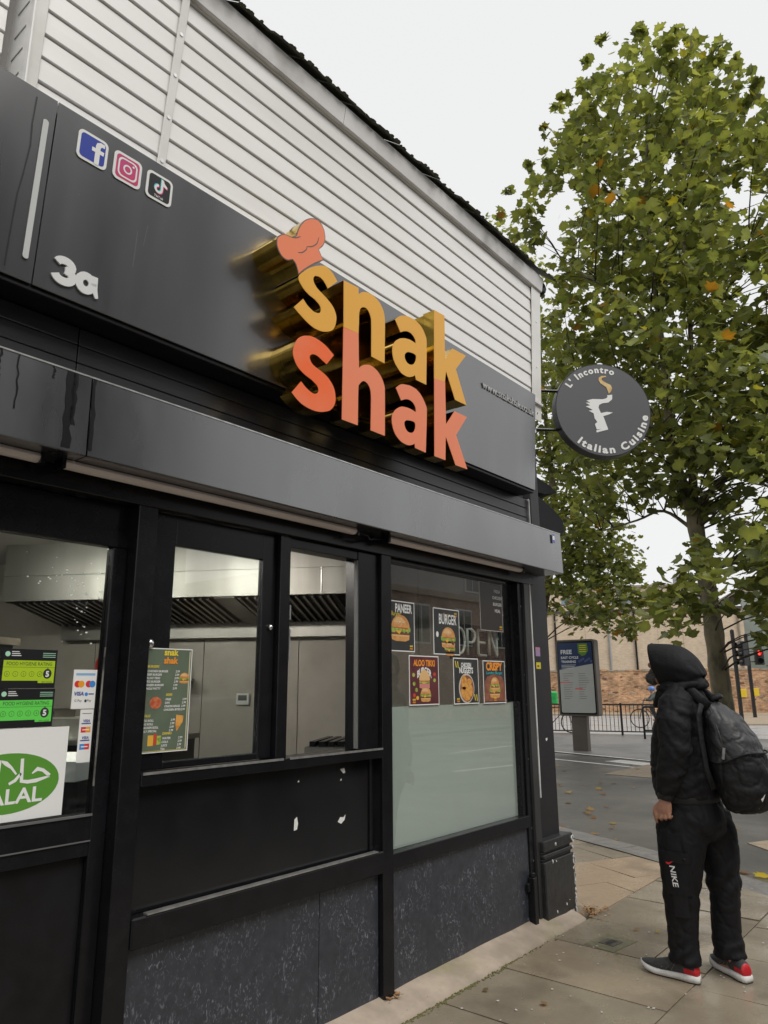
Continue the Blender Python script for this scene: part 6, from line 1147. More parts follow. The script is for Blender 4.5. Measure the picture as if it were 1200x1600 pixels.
CLUMP_B = [[1899,550,467,72],[1854,516,471,80],[1786,632,848,85],[1845,649,853,87],[1880,531,558,53],[1882,527,569,78],[1870,673,750,57],[1828,647,732,56],[1793,640,653,51],[1854,667,672,37],[1929,630,620,49],[1759,564,576,68],[1803,606,407,49],[1827,632,411,61],[1824,556,939,37],[1863,567,970,76],[1864,613,902,50],[1762,562,860,51],[1764,541,364,78],[1882,587,366,44],[1843,656,1082,58],[1806,646,1074,48],[1796,520,632,45],[1805,532,622,68],[1797,667,780,31],[1812,681,799,37],[1814,717,1333,52],[1838,742,1337,68],[1868,657,1174,56],[1880,671,1197,88],[1773,679,1201,44],[1813,694,1238,55],[1805,570,654,48],[1813,579,650,44],[1844,679,1321,33],[1799,667,1309,54],[1807,693,970,33],[1818,697,983,47],[1827,533,772,80],[1914,580,800,52],[1901,451,305,37],[1919,471,317,41],[1851,601,318,49],[1848,610,330,41],[1800,670,1458,27],[1832,686,1479,28],[1815,701,1159,62],[1832,708,1165,68],[1893,442,379,28],[1909,446,382,47],[1822,612,809,71],[1908,668,856,52],[1845,583,1071,49],[1917,617,1106,51],[1819,491,332,48],[1906,532,327,56],[1898,513,628,31],[1911,504,636,41],[1877,478,365,44],[1914,487,381,43],[1905,620,737,55],[1939,633,735,74],[1879,485,504,54],[1830,471,487,87],[1820,694,1416,82],[1759,675,1380,55],[1762,741,1481,43],[1771,733,1473,32],[1790,503,406,66],[1814,500,420,47],[1893,540,712,70],[1920,542,707,78],[1846,641,553,52],[1868,648,569,85],[1891,442,453,40],[1931,469,451,35],[1841,653,454,47],[1879,669,445,51],[1884,481,567,32],[1895,494,572,29],[1786,684,1079,56],[1795,684,1084,41],[1797,588,972,63],[1843,601,991,81],[1853,546,833,45],[1863,555,835,77],[1723,728,1520,46],[1797,783,1598,34],[1862,464,409,51],[1852,467,417,47],[1811,644,1204,35],[1863,678,1252,64],[1817,657,349,25],[1838,678,356,40],[1952,520,470,58],[1910,516,453,71],[1768,652,899,43],[1815,674,924,51],[1859,550,904,35],[1885,555,902,58],[1959,572,525,74],[1970,574,540,91],[1756,530,531,73],[1944,605,573,45],[1899,596,427,80],[1980,646,451,78],[1880,624,473,64],[1818,610,454,90],[1766,599,921,65],[1961,695,992,50],[1925,578,615,68],[1751,508,573,76],[1896,571,336,41],[1845,544,330,48],[1761,688,1510,26],[1831,737,1559,34],[1804,653,602,27],[1813,667,614,21],[1787,620,497,77],[1848,654,513,63],[1775,640,996,47],[1849,674,1047,77],[1839,555,1019,23],[1880,580,1024,42],[1784,564,499,85],[1853,610,526,61],[1772,716,1263,20],[1796,717,1257,23],[1783,741,1431,43],[1781,731,1412,36],[1870,485,301,47],[1905,491,298,47],[1872,514,750,33],[1902,528,755,29],[1810,659,409,30],[1830,662,416,24],[1759,722,1356,36],[1789,750,1386,37],[1829,607,763,80],[1858,613,783,43],[1804,652,1351,40],[1834,670,1358,26],[1832,590,1129,33],[1874,601,1131,22],[1806,605,626,44],[1805,617,627,62],[1724,474,356,83],[1845,516,377,90]]
LEAF = leaf_mat('plane leaf'); BARK = mat('mottled plane bark', (.21, .175, .105), .85, col2=(.095, .085, .055), nscale=4, stretch=(1, 1, .35), lo=.42, hi=.6, bump=.7, bscale=14, dirt=(.29, .26, .17), dscale=5)
TWIG = mat('grey brown twig', (.055, .042, .028), .85)
LP = [(0, -.42), (.20, -.40), (.34, -.20), (.50, -.16), (.36, .02), (.47, .22), (.22, .20), (.12, .32), (0, .56), (-.12, .32), (-.22, .20), (-.47, .22), (-.36, .02), (-.50, -.16), (-.34, -.20), (-.20, -.40)]
def leaf_verts(rg, s):
    """lobed leaf, slightly cupped, in its own frame"""
    cup = rg.uniform(-.1, .35); curl = rg.uniform(-.25, .25); jit = .07
    vs = [(0, -.05*s, 0)]
    for x, y in LP:
        x += rg.uniform(-jit, jit)*.6; y += rg.uniform(-jit, jit)*.6
        vs.append((x*s, y*s, (abs(x)*cup - (y*y)*curl)*s))
    return vs
NLP = len(LP); LFS = [(0, 1+i, 1+(i+1) % NLP) for i in range(NLP)]
def leaf_col(rg, yel=.02):
    q = rg.random()
    if q < yel*.45: return (.36, .18, .03)
    if q < yel*1.3: return (.28, .25, .035)
    t = rg.random(); k = rg.uniform(.62, 1.2)
    a, b = (.11, .136, .048), (.255, .275, .09)
    return tuple((a[i]*(1-t)+b[i]*t)*k for i in range(3))
def leaf_rot(rg, flat=.75):
    n = Vector((rg.gauss(0, flat), rg.gauss(0, flat), 1)).normalized(); d = Vector((rg.gauss(0, 1), rg.gauss(0, 1), rg.gauss(-.5, .5)))
    y = (d-n*d.dot(n)).normalized(); return Matrix((y.cross(n), y, n)).transposed()
def leaves_mesh(name, items, parent):
    org = ORG[parent.name]; V = []; Fc = []; cols = []
    for p, Rm, s, c, rg in items:
        b = len(V)
        for q in leaf_verts(rg, s): v = Rm @ Vector(q)+p-org; V.append(v[:])
        Fc += [(b+i, b+j, b+k) for i, j, k in LFS]
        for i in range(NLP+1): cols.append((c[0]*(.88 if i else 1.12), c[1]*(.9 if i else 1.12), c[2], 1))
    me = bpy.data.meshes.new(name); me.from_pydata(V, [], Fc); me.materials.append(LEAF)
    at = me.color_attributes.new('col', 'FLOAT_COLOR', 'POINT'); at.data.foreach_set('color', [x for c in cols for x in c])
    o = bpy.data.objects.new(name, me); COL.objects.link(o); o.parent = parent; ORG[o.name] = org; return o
def tree(name, lab, base, trunk, limbs, clumps, per, size, nparts, seed, tr):
    rg = random.Random(seed); T_ = thing(name, lab, 'tree', base, None)
    mb = MB(); k = 14
    def thick(path, r0, r1, n, wob=.012):
        P_ = [Vector(p) for p in path]; Q = []
        for i in range(len(P_)-1):
            for t in [j/5 for j in range(5)]:
                p0, p1, p2, p3 = P_[max(i-1, 0)], P_[i], P_[i+1], P_[min(i+2, len(P_)-1)]
                Q.append(.5*((2*p1)+(p2-p0)*t+(2*p0-5*p1+4*p2-p3)*t*t+(3*p1-p0-3*p2+p3)*t**3))
        Q.append(P_[-1]); m = len(Q)
        mb.tube(Q, [(r0+(r1-r0)*(i/(m-1))**.8)*(1+rg.uniform(-.06, .06)) for i in range(m)], n, BARK); return Q
    nodes = []
    b = Vector(trunk[0]); mb.tube([b+Vector((0, 0, -.1)), b+Vector((0, 0, .05)), b+Vector((0, 0, .3))], [tr*1.5, tr*1.35, tr*1.1], 14, BARK)
    nodes += [(p, tr) for p in thick(trunk, tr*1.12, tr*.80, 14)]
    tk = mb.build('trunk', T_, smooth=True)
    mb = MB()
    for pth, r0, r1 in limbs: nodes += [(p, r1) for p in thick(pth, r0, r1, 8)]
    mb.build('limb', T_, smooth=True)
    mb = MB(); P_ = [Vector(c[:3])/100 for c in clumps]; used = {}
    for c, p in zip(clumps, P_):
        best = None
        for qi, (q, r) in enumerate(nodes[::2]):
            if used.get(qi, 0) >= 3: continue
            d = (q-p).length + max(0, q.z-p.z+.3)*2
            if best is None or d < best[0]: best = (d, q, qi)
        if best is None: continue
        q = best[1]; L = (p-q).length
        if (L > 2.2 and rg.random() < .7) or (p.z < 4.5 and L > .9 and rg.random() < .8): continue
        if L > 3.2: continue
        used[best[2]] = used.get(best[2], 0)+1; mid = q.lerp(p, .5)+Vector((rg.uniform(-.1, .1), rg.uniform(-.1, .1), .06*L)); mb.tube([q, q.lerp(mid, .5)+Vector((0, 0, .03*L)), mid, mid.lerp(p, .55), p], [.006+.005*L, .006+.004*L, .010, .007, .003], 5, TWIG)
    mb.build('twigs', T_, kind='stuff', smooth=True)
    items = []
    for c, p in zip(clumps, P_):
        r = c[3]/100; n = max(9, int(per*(r/.45)**2))
        for _ in range(n):
            d = Vector((rg.gauss(0, 1), rg.gauss(0, 1), rg.gauss(0, .8))).normalized()*(r*rg.random()**.45)
            items.append((p+d, leaf_rot(rg), size*rg.uniform(.6, 1.25), leaf_col(rg), rg))
    cp = camo.matrix_world.translation; items.sort(key=lambda t: (t[0]-cp).length)
    near = items[:nparts]; rest = items[nparts:]
    for it in near:
        leaves_mesh('leaf', [it], T_)
    leaves_mesh('foliage', rest, T_)['kind'] = 'stuff'
    return T_
tr1 = [(14.652, 1.46, -.03), (14.652, 1.455, .24), (14.654, 1.45, 1.19), (14.65, 1.464, 1.885), (14.646, 1.477, 2.84), (14.636, 1.513, 3.57), (14.622, 1.563, 4.2), (14.611, 1.602, 4.85)]
lim = [([(14.611, 1.602, 4.85), (14.561, 1.772, 5.6), (14.532, 1.867, 6.35), (14.537, 1.853, 7.32), (14.538, 1.848, 9.06), (14.528, 1.88, 10.9), (14.561, 1.774, 13), (14.645, 1.482, 14.9)], .135, .02),
       ([(14.63, 1.55, 4.2), (14.716, 1.59, 4.61), (14.725, 1.568, 5.66), (14.746, 1.491, 6.73), (14.781, 1.362, 8.12), (14.808, 1.259, 9.86), (14.817, 1.227, 11.56), (14.894, .914, 13.57)], .12, .02),
       ([(14.532, 1.867, 6.35), (13.9, 2.018, 6.55), (14.0, 2.741, 7.09), (14.25, 3.677, 8.03)], .05, .015), ([(14.614, 1.59, 4.98), (14.4, 1.005, 5.31), (15.1, .773, 5.92), (14.74, .027, 6.12)], .06, .02),
       ([(14.656, 1.44, 6.83), (14.3, .789, 7.19), (14.9, .257, 7.92), (14.32, -.521, 8.15)], .05, .015), ([(14.545, 1.826, 8.47), (14.5, 2.479, 9.74), (13.7, 2.838, 9.98), (14.1, 3.856, 11.2)], .045, .012),
       ([(14.685, 1.336, 8.08), (15.1, .704, 9.36), (15.2, .093, 10.5)], .04, .012), ([(14.61, 1.605, 4.46), (14.8, 2.216, 5.0), (14.2, 2.565, 4.76), (14.42, 3.421, 4.69)], .045, .012),
       ([(14.539, 1.844, 10.6), (14, 2.293, 12), (14.1, 3.205, 13.6)], .03, .01), ([(14.636, 1.513, 3.57), (14.3, .858, 3.71), (15.2, .561, 3.55)], .04, .012), ([(14.64, 1.49, 3.2), (14.2, 1.9, 3.15), (13.6, 2.3, 2.95)], .028, .008)]
tree('plane_tree', 'tall plane tree with mottled trunk standing behind the hooded person', (14.65, 1.46, -.03), tr1, lim, CLUMP_A, 21, .24, 300, 31, .185)
tr2 = [(18.0, 7.3, -.03), (18.06, 7.2, 2.0), (18.25, 6.75, 4.3), (18.43, 6.4, 6.3)]
lim2 = [([(18.43, 6.4, 6.3), (18.4, 6.5, 9), (18.35, 6.55, 12.27)], .12, .03), ([(18.4, 6.42, 5.5), (18.7, 5.78, 8.13)], .07, .02), ([(18.4, 6.45, 4.6), (18.5, 5.9, 4.9), (18.5, 5.01, 4.69)], .06, .015), ([(18.38, 6.5, 10), (18.2, 7.6, 13)], .05, .01)]
tree('plane_tree', 'lower plane tree half hidden by the shop corner, hanging over the advertising panel', (18.0, 7.3, -.03), tr2, lim2, CLUMP_B, 30, .19, 0, 32, .2)
patch([(13.9, .6), (15.9, .6), (15.9, 2.4), (13.9, 2.4)], -.02, ASPH2, 'tree_pit')

# ------------------------------------------------------------------ fallen leaves and litter
FLG = 'fallen leaves on the road and pavement'; rg = random.Random(77)
sp = [(11.31, 2.49), (10.66, 2.68), (11.76, 2.12), (10.86, 2.22), (8.89, 1.5), (8.69, 1.17), (9.8, 1.72), (9.45, 1.79), (7.95, 1.06), (7.82, .77), (5.03, -.52), (5.07, -.64), (3.64, -.59), (11.61, 2.85), (9.23, -.04), (13.97, 4.49), (8.09, 1.52), (11.99, 2.75), (8.41, 1.07)]
for _ in range(34): sp.append((rg.uniform(8.5, 15), rg.uniform(-1.2, 5)))
for _ in range(16): sp.append((rg.uniform(3.5, 7.5), rg.uniform(-1.9, -.2)))
def fallen(x, y, s, c, lab, grp=FLG):
    b = thing('tmp', '', '', (x, y, 0)); nm = b.name
    z = .012 if (x < 6.6 or (x < 8 and y > -.2 and x < 6.9+.55*y)) else -.018
    o = leaves_mesh('fallen_leaf', [(Vector((x, y, z)), leaf_rot(rg, .14), s, c, rg)], b); o.parent = None; o.location = (x, y, 0); bpy.data.objects.remove(b)
    setp(o, lab, 'leaf', grp)
for i, (x, y) in enumerate(sp):
    c = rg.choice([(.30, .17, .06), (.34, .22, .09), (.24, .12, .05), (.38, .26, .07), (.20, .15, .08)])
    big = i < 19
    fallen(x, y, rg.uniform(.075, .125) if x > 7 else rg.uniform(.03, .05), c, 'dry brown fallen leaf lying on the wet road' if x > 8.2 else 'small brown fallen leaf lying on the damp paving slabs', 'fallen leaves on the road' if x > 8.2 else 'fallen leaves on the pavement')
fallen(7.12, -.78, .15, (.60, .45, .03), 'bright yellow fallen leaf on the kerb right of the hooded person')
mb = MB(); LIT = mat('pale litter flecks', (.55, .53, .48), .8)
for _ in range(170):
    x, y = rg.uniform(2.9, 7.2), rg.uniform(-2.1, -.17); r = rg.uniform(.003, .009); a = rg.uniform(0, 6)
    mb.prism(Frame((x, y, .0045), (cos(a), sin(a), 0), (-sin(a), cos(a), 0)), [(-r, -r*.5), (r, -r*.6), (r*.7, r*.5), (-r*.6, r*.7)], 0, .0025, LIT)
mb.build('litter', kind='stuff', label='tiny pale flecks of litter scattered over the paving', cat='litter')
mb = MB(); DRY = mat('dry brown leaf crumbs', (.26, .13, .06), .9, col2=(.36, .22, .1), nscale=40)
for _ in range(130):
    x, y = rg.gauss(5.22, .07), rg.gauss(-.12, .05); a = rg.uniform(0, 6); r = rg.uniform(.006, .022)
    if rg.random() < .1: x, y = rg.gauss(3.12, .03), rg.gauss(-.04, .015)
    F = Frame((x, y, rg.uniform(.006, .022)+(.05 if x < 4 else 0)), (cos(a), sin(a), rg.gauss(0, .3)), (-sin(a), cos(a), rg.gauss(0, .3))); mb.prism(F, [(-r, -r*.3), (0, -r*.45), (r, 0), (0, r*.4)], 0, .0015, DRY)
mb.build('leaf_litter', kind='stuff', label='dry brown leaf crumbs gathered at the foot of the pillar', cat='leaf litter')

# ------------------------------------------------------------------ the person
PER = thing('person', 'person in black hooded tracksuit and grey red trainers standing in profile with a backpack', 'person', (4.5, -1.1, 0))
JK = mat('black tracksuit jersey', (.010, .010, .0115), .70, col2=(.0135, .0135, .015), nscale=12, bump=.5, bscale=30, spec=.22)
TK = mat('black tracksuit trousers', (.0075, .0075, .009), .62, col2=(.0105, .0105, .012), nscale=12, bump=.45, bscale=18, spec=.22)
TK2 = mat('charcoal side panel', (.0105, .0105, .012), .62, bump=.4, bscale=20, spec=.22)
mb = MB()
def tubev(mb, P_, R_, m, n=14, fl=1.): mb.tube([Vector(p) for p in P_], R_, n, m, flat=fl)
# body, one skin
sphere(mb, (4.47, -1.075, 1.675), .078, .095, .105, SKN, 18, 12); sphere(mb, (4.47, -1.035, 1.61), .06, .075, .065, SKN, 14, 9)
sphere(mb, (4.47, -.973, 1.663), .014, .026, .020, SKN, 10, 7); sphere(mb, (4.47, -.983, 1.682), .010, .016, .026, SKN, 10, 7); sphere(mb, (4.47, -.985, 1.617), .026, .012, .012, SKN, 10, 6)
for s in (-1, 1): sphere(mb, (4.47+s*.078, -1.11, 1.66), .012, .022, .032, SKN, 10, 6)
tubev(mb, [(4.47, -1.10, 1.62), (4.485, -1.13, 1.50), (4.49, -1.14, 1.42)], [.055, .058, .09], SKN)
mb.loft([ell((4.50, cy, z), a, b, 18) for z, cy, a, b in ((.82, -1.13, .15, .12), (.95, -1.10, .17, .14), (1.1, -1.095, .18, .15), (1.25, -1.10, .185, .14), (1.38, -1.12, .18, .12), (1.45, -1.13, .14, .09))], SKN)
arms = {-1: [(4.32, -1.14, 1.44), (4.275, -1.135, 1.34), (4.27, -1.135, 1.21), (4.275, -1.10, 1.09), (4.285, -1.062, .985), (4.288, -1.048, .935)], 1: [(4.68, -1.14, 1.44), (4.73, -1.14, 1.34), (4.735, -1.14, 1.21), (4.73, -1.10, 1.09), (4.72, -1.06, .985), (4.715, -1.045, .935)]}
for s in (-1, 1): tubev(mb, arms[s], [.062, .060, .052, .044, .034, .028], SKN)
def hand(s):
    w = Vector(arms[s][-1]); d = s*-1   # +1: towards body
    pm = [(w.x, w.y, w.z), (w.x-.002*d, w.y+.010, w.z-.035), (w.x, w.y+.014, w.z-.075)]
    mb.loft([ell(c, a, b, 12) for c, a, b in ((pm[0], .024, .030), (pm[1], .023, .043), ((pm[1][0], pm[1][1]+.004, pm[1][2]-.022), .021, .046), (pm[2], .016, .044))], SKN)
    for k, (oy, L) in enumerate(((.044, .9), (.018, 1.0), (-.008, .95), (-.032, .78))):
        b = Vector((w.x-.002*d, w.y+.012+oy*.85, w.z-.070))
        curl = (.35, .75, .9, 1.0)[k]
        p1 = b+Vector((-.004*d, .008-.003*k, -.034*L)); p2 = p1+Vector((.022*d*curl, .004, -.026*L*(1-curl*.7))); p3 = p2+Vector((.020*d*curl, -.006*curl, (.014 if curl > .6 else -.018)*L))
        tubev(mb, [b+Vector((0, -.004, .02)), b, p1, p2, p3], [.0105, .0110, .0100, .0092, .0075], SKN, 9)
    tubev(mb, [w+Vector((.004*d, .024, -.022)), w+Vector((-.004*d, .056, -.048)), w+Vector((-.003*d, .068, -.080)), w+Vector((.006*d, .064, -.108))], [.014, .0125, .0105, .008], SKN, 9)
hand(-1); hand(1)
legL = [(4.43, -1.10, .84), (4.425, -1.06, .62), (4.42, -1.045, .42), (4.42, -1.045, .25), (4.42, -1.045, .10)]
legR = [(4.60, -1.17, .84), (4.62, -1.20, .62), (4.63, -1.21, .42), (4.635, -1.205, .25), (4.635, -1.215, .10)]
for Lg, f_ in ((legL, Vector((.03, 1, 0)).normalized()), (legR, Vector((.55, .83, 0)).normalized())):
    tubev(mb, Lg, [.10, .082, .058, .052, .038], SKN); a = Vector(Lg[-1]); tubev(mb, [a, a+Vector((0, 0, -.04))+f_*-.015, a+f_*.06+Vector((0, 0, -.058)), a+f_*.16+Vector((0, 0, -.07))], [.038, .036, .034, .022], SKN)
vs, fs = remesh(mb, .0048, 3); mb = MB(); mb.add(vs, fs, SKN); body = mb.build('body', PER, smooth=True)
# beard and eyes
mb = MB(); BRD = mat('grey black beard', (.035, .032, .030), .9, col2=(.12, .115, .11), nscale=70, bump=.8, bscale=120)
sphere(mb, (4.47, -.976, 1.586), .055, .044, .040, BRD, 16, 10); sphere(mb, (4.47, -1.005, 1.615), .066, .045, .05, BRD, 14, 9); sphere(mb, (4.47, -.985, 1.630), .036, .018, .012, BRD, 12, 7)
vs, fs = remesh(mb, .006, 2, fold=lambda v, n: .006*noise.noise(v*70)); mb = MB(); mb.add(vs, fs, BRD); mb.build('beard', PER, smooth=True)
mb = MB()
for s in (-1, 1): sphere(mb, (4.47+s*.032, -.991, 1.69), .013, .012, .011, mat('eye white', (.6, .58, .55), .2), 10, 7); sphere(mb, (4.47+s*.032, -.981, 1.69), .006, .005, .006, BLACK, 8, 5); mb.tube([(4.47+s*.014, -.983, 1.712), (4.47+s*.032, -.981, 1.718), (4.47+s*.052, -.991, 1.712)], .005, 6, BRD)
mb.build('eyes', PER, smooth=True)
# jacket with sleeves
def foldj(v, n):
    a = .0035*noise.noise(Vector((v.x*7, v.y*7, v.z*16)))+.0025*noise.noise(v*26)
    for s in (-1, 1):
        c = 4.275 if s < 0 else 4.73
        if abs(v.x-c) < .13 and v.z < 1.24:       # sleeve creases towards the cuff
            k = max(0, min(1, (1.26-v.z)/.2)); a += k*.0055*sin((v.z*1.0+v.y*.55*1)*88+4*noise.noise(v*9))*(.55+.45*noise.noise(v*12))
    rd = lambda q: max(0, 1-abs(noise.noise(q))*5)**2
    a -= .0048*rd(Vector((v.x*6, v.y*7+v.z*5, v.z*9-v.y*4)))*(1 if v.z < 1.45 else .4)+.004*rd(Vector((v.x*9+3, v.y*11-v.z*6, v.z*13)))
    if v.z < 1.05: a += .004*noise.noise(Vector((v.x*16, v.y*16, v.z*5)))
    if v.y < -1.14 and 1.15 < v.z < 1.42: a += .0035*sin((v.z*1.4-v.y)*48+3*noise.noise(v*8))
    return a
mb = MB()
mb.loft([ell((4.505, cy, z), a, b, 28, p=2.25) for z, cy, a, b in ((.918, -1.105, .185, .160), (.935, -1.105, .195, .170), (1.0, -1.10, .208, .176), (1.1, -1.096, .212, .174), (1.25, -1.102, .213, .164), (1.36, -1.122, .212, .148), (1.44, -1.136, .195, .126), (1.49, -1.14, .155, .105), (1.53, -1.14, .105, .092), (1.56, -1.135, .088, .085))], JK)
for s in (-1, 1): A_ = arms[s]; tubev(mb, [(A_[0][0]-s*.06, A_[0][1], A_[0][2]+.02), (A_[0][0], A_[0][1], A_[0][2]-.005), *A_[1:5], (A_[5][0], A_[5][1]-.004, A_[5][2]+.022)], [.084, .092, .094, .088, .078, .061, .049], JK, 18)
# collar folds of the hood on the shoulders
mb.tube([(4.485+.118*cos(t), -1.135+.125*sin(t), 1.540+.016*sin(t)*-1) for t in [2*pi*i/20 for i in range(21)]], .024, 10, JK, caps=False)
vs, fs = remesh(mb, .0085, 5, fold=foldj); mb = MB(); mb.add(vs, fs, JK); mb.build('jacket', PER, smooth=True)
RIB = mat('ribbed cuff', (.016, .016, .018), .7, bump=.3, bscale=300)
mb = MB(); mb.loft([ell((4.505, -1.105, z), a, b, 28, p=2.25) for z, a, b in ((.905, .176, .152), (.912, .186, .162), (.955, .190, .166), (.965, .186, .162))], RIB); mb.build('hem_band', PER, smooth=True)
mb = MB()
for s in (-1, 1): mb = MB(); w = Vector(arms[s][5]); v_ = Vector(arms[s][4]); tubev(mb, [w+(v_-w)*.9, w+(v_-w)*.45, w+(v_-w)*-.05], [.046, .044, .040], RIB, 16); mb.build('cuff', PER, smooth=True)
# hood: open shell
mb = MB(); rings = []
for i, (y, zc, a, b, tl) in enumerate(((-.998, 1.658, .104, .124, .10), (-1.006, 1.658, .112, .128, .10), (-1.03, 1.657, .122, .130, .06), (-1.08, 1.654, .130, .134, 0), (-1.13, 1.645, .133, .138, -.10), (-1.18, 1.632, .126, .134, -.25), (-1.225, 1.615, .110, .114, -.40), (-1.255, 1.600, .085, .085, -.5), (-1.272, 1.590, .05, .048, -.6), (-1.277, 1.588, .012, .012, -.6))):
    rings.append([Vector((4.475+a*cos(t)*(1 if sin(t) > -.2 else .94), y+(.030*(sin(t)*b/.125))*(1 if i < 4 else .4)+(.007*max(0, sin(t))**6 if i < 3 else 0), zc+b*sin(t)+(.006*max(0, sin(t))**8 if i < 3 else 0))) for t in [2*pi*k/28 for k in range(28)]])
mb.loft(rings, JK, caps=False); vs_, fs_ = mb.v, mb.f
def foldh(v):
    c = Vector((4.475, -1.1, 1.65)); n = (v-c).normalized(); k = max(0, min(1, (-v.y-1.08)/.1)); k2 = max(0, min(1, (1.66-v.z)/.08))
    return v+n*(.004*noise.noise(v*18)+k*k2*.016*sin((v.z*1.15+v.y*.45)*95+2*noise.noise(v*10))+.006*k*noise.noise(Vector((v.x*10, v.y*20, v.z*24))))
mb.v = [tuple(foldh(Vector(v))) for v in vs_]
hd_ = mb.build('hood', PER, smooth=True); so_ = hd_.modifiers.new('solid', 'SOLIDIFY'); so_.thickness = .010; so_.offset = -1; sb = hd_.modifiers.new('sub', 'SUBSURF'); sb.levels = 1; sb.render_levels = 2
mb = MB(); mb.tube([foldh(r)*1.0+Vector((0, -.016, 0)) for r in [Vector(p) for p in rings[1]]+[Vector(rings[1][0])]], .0035, 6, JK, caps=False); mb.build('hood_seam', PER, smooth=True)
# trousers
def foldt(v, n):
    rd = lambda q: max(0, 1-abs(noise.noise(q))*5)**2
    a = .0035*noise.noise(Vector((v.x*9, v.y*9, v.z*7)))
    a -= .0042*rd(Vector((v.x*7, v.y*6+v.z*3, v.z*5-v.y*5)))+.004*rd(Vector((v.x*9+5, v.y*9-v.z*5, v.z*11)))
    if v.z < .24: k = min(1, (.24-v.z)/.12); a += k*.0055*sin(v.z*85+v.y*45+4*noise.noise(v*9))
    if .36 < v.z < .62 and v.x > 4.53: a += .008*sin((v.z*.9+v.y*.8)*58+2.5*noise.noise(v*6))*(1-abs(v.z-.49)/.13)
    if .30 < v.z < .55 and v.x < 4.53: a += .004*sin((v.z-v.y*.6)*60+2.5*noise.noise(v*6))*(1-abs(v.z-.42)/.13)
    return a
mb = MB(); mb.loft([ell((4.51, cy, z), a, b, 24, p=2.2) for z, cy, a, b in ((.955, -1.11, .165, .14), (.90, -1.115, .185, .158), (.82, -1.125, .19, .168), (.76, -1.135, .17, .15), (.70, -1.14, .10, .10))], TK)
def legs(C_, m):
    mb.loft([ell((x, cy, z), a, b, 22, p=2.2) for x, z, cy, a, b in C_], m)
legs(((4.42, .86, -1.085, .10, .13), (4.42, .76, -1.075, .108, .142), (4.418, .66, -1.068, .106, .132), (4.416, .55, -1.058, .100, .116), (4.416, .43, -1.044, .090, .097), (4.418, .30, -1.034, .082, .086), (4.42, .19, -1.030, .077, .081), (4.42, .125, -1.030, .080, .086), (4.42, .088, -1.032, .080, .084), (4.42, .078, -1.033, .06, .064)), TK)
legs(((4.60, .86, -1.16, .10, .13), (4.61, .76, -1.175, .105, .138), (4.62, .66, -1.195, .10, .118), (4.627, .55, -1.205, .093, .10), (4.632, .43, -1.21, .084, .084), (4.635, .30, -1.20, .077, .078), (4.635, .19, -1.195, .075, .078), (4.635, .13, -1.20, .079, .086), (4.635, .10, -1.203, .078, .084), (4.635, .088, -1.203, .06, .064)), TK)
vs, fs = remesh(mb, .0085, 5, fold=foldt); mb = MB(); mb.add(vs, fs, TK); TRO = mb.build('trousers', PER, smooth=True)
def legsurf(y, z, off=.004):
    # outer surface of the left leg, from its loft
    tab = ((.76, -1.075, .108, .142), (.66, -1.068, .106, .132), (.55, -1.058, .100, .116), (.43, -1.046, .094, .101), (.30, -1.038, .088, .092))
    for (z0, c0, a0, b0), (z1, c1, a1, b1) in zip(tab[:-1], tab[1:]):
        if z1 <= z <= z0: t = (z0-z)/(z0-z1); cy = c0+(c1-c0)*t; a = a0+(a1-a0)*t; b = b0+(b1-b0)*t; break
    q_ = max(0, 1-abs((y-cy)/b)**2.2)**(1/2.2); return 4.417-a*q_-off
def legpatch(name, y0, y1, z0, z1, off, m, nx=8, nz=5, th=.005):
    mb = MB(); V = []
    for o_ in (off+th, off):
        for j in range(nz+1):
            for i in range(nx+1): y = y0+(y1-y0)*i/nx; z = z0+(z1-z0)*j/nz; V.append((legsurf(y, z, o_), y, z))
    A_ = lambda k, i, j: k*(nx+1)*(nz+1)+j*(nx+1)+i
    Fc = [(A_(0, i, j), A_(0, i+1, j), A_(0, i+1, j+1), A_(0, i, j+1)) for i in range(nx) for j in range(nz)]
    for i in range(nx): Fc += [(A_(0, i, 0), A_(1, i, 0), A_(1, i+1, 0), A_(0, i+1, 0)), (A_(0, i, nz), A_(0, i+1, nz), A_(1, i+1, nz), A_(1, i, nz))]
    for j in range(nz): Fc += [(A_(0, 0, j), A_(0, 0, j+1), A_(1, 0, j+1), A_(1, 0, j)), (A_(0, nx, j), A_(1, nx, j), A_(1, nx, j+1), A_(0, nx, j+1))]
    mb.add(V, Fc, m); return mb.build(name, TRO, smooth=False)
legpatch('side_panel', -1.105, -1.03, .33, .75, .003, TK2, th=.002); legpatch('cargo_pocket', -1.135, -.985, .44, .625, .003, TK, th=.004)
fl = legpatch('pocket_flap', -1.14, -.975, .605, .66, .007, TK2, th=.005)
mb = MB(); sphere(mb, (legsurf(-1.115, .628, .018), -1.115, .628), .004, .010, .010, BLACK, 10, 6); mb.build('flap_stud', TRO)
FN = Frame((0, 0, 0), (0, -1, 0), (0, 0, 1), (-1, 0, 0))
mb = MB(); vs_, fs_ = text_geo('NIKE', .05); xs = [p[0] for p in vs_]; k = .105/(max(xs)-min(xs))
pts = []
for p in vs_:
    u = (p[0]-min(xs))*k; v = p[1]*.030; z = .588-u; y = -1.032-v-u*.10; pts.append((legsurf(y, z, .0135), y, z))
mb.add(pts, [tuple(f) for f in fs_], W3)
sw = [(0, 0), (.008, -.012), (.02, -.012), (.045, .008), (.02, -.002), (.010, -.002)]
mb.poly(Frame((legsurf(-1.03, .604, .0145), -1.012, .606), (0, -1, 0), (0, 0, 1), (-1, 0, 0)), sw, 0, mat('red print mark', (.6, .02, .02), .5)); mb.build('leg_lettering', TRO)
